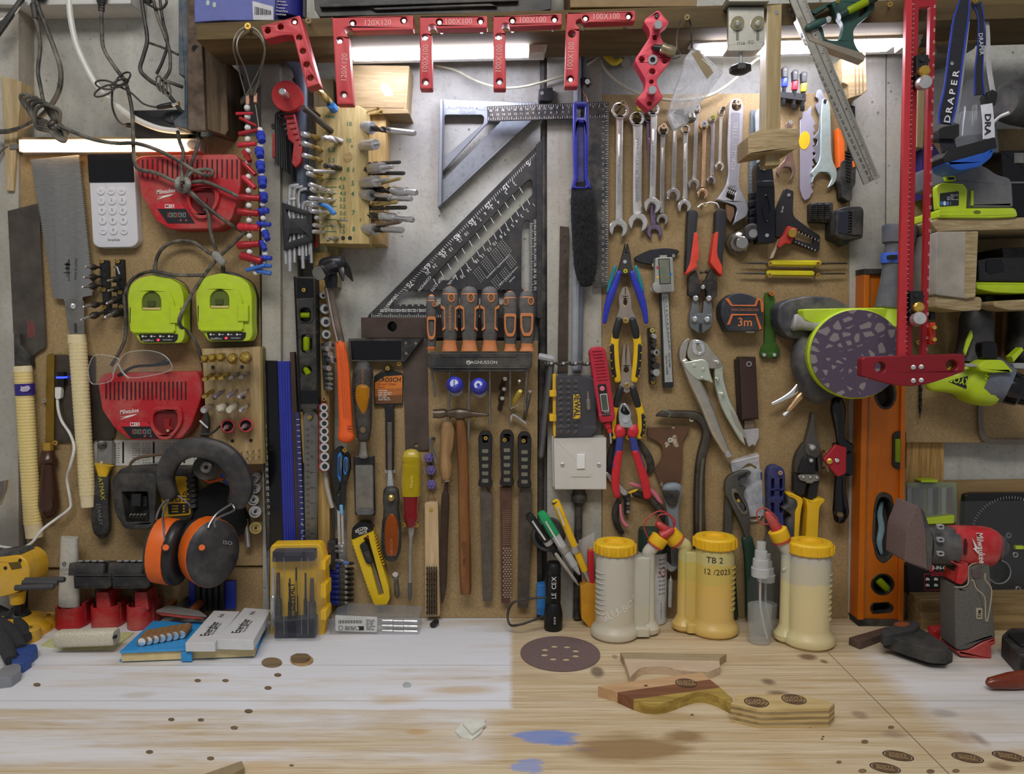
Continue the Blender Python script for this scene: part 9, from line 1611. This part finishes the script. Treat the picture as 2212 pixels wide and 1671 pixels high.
# red holders and batteries, cream tube
dd=.055
t=T('battery_holder','red plastic wall holder with three cup-shaped sockets','holder',REDP);h=t.p('back_rail',REDP);h.xr([(126,1304),(334,1300),(334,1342),(126,1346)],3,.006,.012,.6)
for x0,x1,y0,y1 in ((125,184,1306,1358),(201,260,1304,1356),(278,330,1302,1352)):
    e=t.p('socket_cup',REDP);a=W(x0,y1,dd-.02);b_=W(x1,y0,dd-.02);cx=(a.x+b_.x)/2;w2=(b_.x-a.x)/2;o_=[(cx+w2*cos(u),-.034-.024*sin(u)) for u in [radians(-10+i*20) for i in range(11)]];i_=[(cx+(x-cx)*.86,-.034+(y+.034)*.86) for x,y in o_]
    e.prism([o_+i_[::-1]],MX.Translation((0,0,max(.001,a.z))),b_.z-max(.001,a.z),.0006);e.box((cx+w2*.9,-.02,(a.z+b_.z)/2+.003),(.006,.03,b_.z-a.z),None)
for i,(x,l) in enumerate(((205,'left'),(288,'right'))):
    t=T('battery','black tool battery standing in the red holder, %s of two'%l,'battery',BLKD);b=t.p('case',BLKD);b.xr([(x-48,1240),(x+35,1240),(x+36,1265),(x+28,1272),(x-46,1272)],4,.01,.075,4);b.box(W(x-2,1226,.045),(.058,.05,.02),MX.Rotation(radians(-12),3,'X'),.006);o=W(x+4,1218,.052)
    for k in range(4): b.box(o+V((-.018+k*.011,-.006,.0065)),(.007,.018,.002),MX.Rotation(radians(-20),3,'X'),m=M('8d8d92',.5))
    b.xr([(x-2,1272),(x+38,1272),(x+38,1310),(x,1310)],3,.012,.03,1.5);t.p('red_stem',REDP,'red battery stem').xr([(x+2,1278),(x+28,1278),(x+34,1318),(x+2,1318)],4,.015,.05,3)
t=T('cream_tube','white half-squeezed cream tube standing in the left red socket','tube',M('c2bfb4',.45,0,.1));t.p('tube',M('bdbab0',.45,0,.15)).loft([(151,1160,36),(150,1200,38),(150,1240,40),(150,1280,44),(150,1308,44)],.034,[.12,.5][1] if 0 else .55,2.6,18,'ff');t.kids[0].ext([(132,1158),(166,1166),(165,1176),(132,1170)],.032,.037,.4,m=M('a9b2b0',.4));t.kids[0].text('HAND',141,1229,6,.0445,0,INKS).text('CREAM',143,1238,5,.0445,0,INKS);t.kids[0].ext(ell(138,1217,4,n=14),.044,.0448,0,holes=[ell(138,1217,2.8,n=12)],m=BLUD)
t=T('blue_folder','black and blue ribbed plastic folder standing behind the ear defenders','folder',BLK);t.p('board',BLUE,'blue board').ext([(408,1255),(508,1255),(508,1315),(408,1318)],-.004,.002,.4)
for i in range(5): t.p('black_rib',BLK).loft([(428+i*13,1240,12),(428+i*13,1280,12),(428+i*13,1316,12)],.006,.9,2.6)
t=T('silver_rod','shiny steel rod hanging right of the ear defenders','rod',SATIN);t.lt((531,1120,.012),(536,1180,.014),[(0,5.5),(1,6)],14)
for i,(x,y,r,m) in enumerate(((549,1034,9,STEEL),(551,1055,10.5,STEEL),(547,1080,11.5,STEEL),(551,1105,13,STEEL),(552,1140,13,M('b8a56a',.35,.9)))):
    t=T('forstner_bit','round cutter end seen beside the ear defenders, %s'%('topmost silver|second silver|third silver|fourth silver|lowest, brass-coloured'.split('|')[i]),'drill bit',m,group='round cutters');t.lathe(W(x+8,y-9,.0),W(x,y,.035),[(0,.006),(.4,.007),(.5,r*.00072),(1,r*.00074),(1,r*.0006),(.85,r*.0005)],18);t.cyl((x,y,.032),(x,y,.036),r*.25,10,INKB)
# clamps at left edge
q=Z(0,1100,3.95);d=.07
t=T('spring_clamp_stand','yellow and black clamp stand with round foot at the left edge','clamp',YELD)
b=t.p('yellow_head',YELD);b.xr(q(-200,430,160,385,230,440,255,540,240,640,130,720,0,750,-200,760),[3,8,8,10,10,10,6,3],d-.03,d+.02,4);b.ext(q(70,455,170,445,185,500,100,515),d+.02,d+.0205,0,m=M('5d4a10',.6))
for x,y in ((45,500),(170,435)): b.ext(ell(x/3.95,1100+y/3.95,4,4,12),d+.02,d+.0204,0,m=INKB)
b.ext(q(-200,390,150,355,170,385,-200,470),d-.02,d+.018,1,m=GREYD);b.lt((38,1275,d),(38,1302,d),[(0,17),(1,14)],18);t.p('post',BLK).lt((39,1300,d),(40,1345,d),[(0,8.5),(1,8.5)],14)
for i,(a,c_) in enumerate((((55,1253,d+.03),(140,1251,d+.03)),((50,1258,d+.04),(125,1258,d+.04)),((34,1269,d+.05),(117,1266,d+.05)))): t.p('handle_bar',M('3f3f40',.7,0,.15)).lt(a,c_,[(0,6.5),(.96,6.5),(1,5)],12)
o=B(40,1364);f=t.p('foot',YELD);f.lathe(o,o+V((0,0,.028)),[(0,.05),(.3,.05),(.5,.046),(.75,.04),(1,.022)],30);f.lathe(o+V((0,0,.024)),o+V((0,0,.04)),[(0,.022),(.4,.018),(1,.009)],20,BLK)
for x,y in ((102,1354),(62,1382)): c_=B(x,y);f.lathe(c_,c_+V((0,0,.02)),[(0,.017),(.9,.017),(1,.015)],18);f.lathe(c_+V((0,0,.02)),c_+V((0,0,.0208)),[(0,.006),(1,.006)],14,M('6d5a1e',.6))
SBm=M('2b4a8c',.5)
for i,(pl_,rp,m,l) in enumerate((([(30,1402),(52,1390),(78,1390),(82,1400),(68,1412),(40,1412)],[(-12,1352),(18,1362),(44,1376),(58,1394)],SBm,'upper blue-tipped'),([(24,1425),(45,1412),(66,1410),(68,1420),(50,1432),(28,1434)],[(-14,1376),(12,1386),(32,1400),(46,1418)],SBm,'lower blue-tipped'),([(-10,1452),(8,1438),(36,1431),(46,1436),(44,1448),(24,1462),(-10,1466)],[(-14,1404),(4,1412),(16,1426),(24,1444)],M('7d8086',.5),'grey-tipped'))):
    t=T('sanding_block','%s curved black foam sanding block at the bottom left edge'%l,'block',loc=B(*pl_[-1]));slab(t.p('plastic_tip',m),rnd(pl_,3),0,.014,1.5);z=.02;t.p('foam',M('2f3033',.95,0,.35,400,.4)).tube([up(x,y,.03-.006*j) for j,(x,y) in enumerate(rp)],[.009,.0105,.0105,.008],10,4)
t=T('steel_bowl','rim of a steel bowl at the far left edge above the clamp','bowl',STEEL);t.lathe(W(-25,1090,.1),W(-25,1035,.1),[(0,.018),(.6,.026),(.9,.027),(1,.028),(1,.026)],24)
# ================= on the beam shelf =================
def bx(nm,lab,pl_,d0,d1,m,cat='box'): t=T(nm,lab,cat,m);t.p('carton',m).ext(pl_,d0,d1,.8);return t
t=bx('blue_box','blue cardboard box with a white barcode label at the left end of the shelf',[(418,-90),(600,-90),(592,44),(482,44),(420,48)],.0,.13,M('5962a2',.6,0,.1));lb=t.p('label',M('b9b9bd',.6));lb.ext([(545,2),(590,14),(591,43),(547,43)],.13,.1305,0)
for i in range(12): lb.ext(rect(550+i*3,14+i*.8,551.3+i*3+i%3*.4,32),.1305,.1308,0,m=INKB)
for x in (449,463): t.p('printed_badge').ext(ell(x,6+(x-449)*.3,4,6,14),.13,.1304,0,m=M('a9b9b0',.6))
t=T('spray_can','dark blue spray can with white print standing on the shelf beside the blue box','spray can',BLUD);t.lt((622,42,.1),(622,-90,.1),[(0,31),(.02,32),(1,32)],24,M('22257a',.35))
for i,s in enumerate(('Lubricates','Corrosion','Protects','Metal Parts','Penetrates')): t.text(s,606+i%2*3,3+i*7,4,.1235,4,INKW)
t=T('spray_can','narrow grey-labelled can with a red top strip beside the dark blue can','spray can',GREYD);t.lt((646,40,.09),(646,-90,.09),[(0,16),(1,16)],18,M('6d6a6c',.5));t.ext(rect(638,-2,653,8),.1,.1015,0,m=RED2)
t=bx('tool_case','long black plastic tool case on the shelf above the red squares',[(672,-90),(1195,-90),(1190,20),(1160,26),(690,36),(680,20)],.0,.11,BLKD,'case');b=t.kids[0];b.xr([(690,8),(1120,-6),(1120,2),(690,16)],3,.11,.118,1.5);b.xr([(800,16),(1060,6),(1075,14),(810,22)],3,.11,.115,1,m=BLKD)
bx('cardboard_box','brown cardboard box on the shelf right of the black case',[(1228,-90),(1510,-90),(1505,14),(1232,16)],.0,.12,M('8a7350',.7,0,.1))
# lamp flex
cable('white lamp flex looping below the left strip lamp to the yellow junction',[(940,140,-.02),(985,152,-.02),(1030,175,-.015),(1080,189,.0),(1130,187,.01),(1190,172,.012),(1240,155,.01),(1292,124,.0)],2.6,M('b9b69f',.5))
cable('white lamp flex hanging from the junction behind the plastic bag to the right lamp',[(1294,124,.0),(1310,155,.0),(1345,185,.0),(1390,206,.01),(1450,216,.015),(1520,210,.015),(1570,185,.015),(1620,140,.02),(1640,125,.03)],3,M('b9b69f',.5))
cable('white flex stub from the left lamp end under the beam',[(1185,102,.06),(1230,107,.05),(1265,107,.04),(1292,116,.02)],4,M('c4c2bb',.5))
t=T('junction','crumpled yellow tape wrapped round the flex joint under the beam','tape',M('b8a11e',.6,0,.2));
for a in ([(1292,107,8),(1312,112,14),(1318,128,10)],[(1305,118,10),(1325,135,14),(1340,128,12)]): t.loft(a,.01,.6,2.2)
t=T('flex_ring','small grey rubber grommet beside the yellow tape','grommet',M('8f8d88',.6));t.cyl((1352,136,-.03),(1352,136,.004),10,18)
# ---------- build, camera, light ----------
for t in THINGS: t.build()
cd=bpy.data.cameras.new('camera');cam=bpy.data.objects.new('camera',cd);COL.objects.link(cam)
cd.sensor_width=36;cd.lens=F/2212*36;cd.clip_start=.02;cam.location=(0,-D,H);cam.rotation_euler=(pi/2-PT,0,0);SC.camera=cam
def area(n,loc,rot,sz,pw,c):
    l=bpy.data.lights.new(n,'AREA');l.shape='RECTANGLE';l.size,l.size_y=sz;l.energy=pw;l.color=c;o=bpy.data.objects.new(n,l);COL.objects.link(o);o.location=loc;o.rotation_euler=rot;return o
area('ceiling_lamp',(-.15,-1.5,1.75),(radians(28),0,0),(1.3,.5),19,(1,.96,.9))
wd=bpy.data.worlds.new('garage_air');SC.world=wd;wd.use_nodes=True;bg=wd.node_tree.nodes['Background'];bg.inputs[0].default_value=(.92,.95,1,1);bg.inputs[1].default_value=.19
SC.view_settings.view_transform='Standard';SC.view_settings.look='None';SC.view_settings.gamma=1;SC.view_settings.exposure=.42;SC.view_settings.use_curve_mapping=False
SC.cycles.max_bounces=8;SC.cycles.transparent_max_bounces=16;SC.cycles.caustics_reflective=False;SC.cycles.caustics_refractive=False
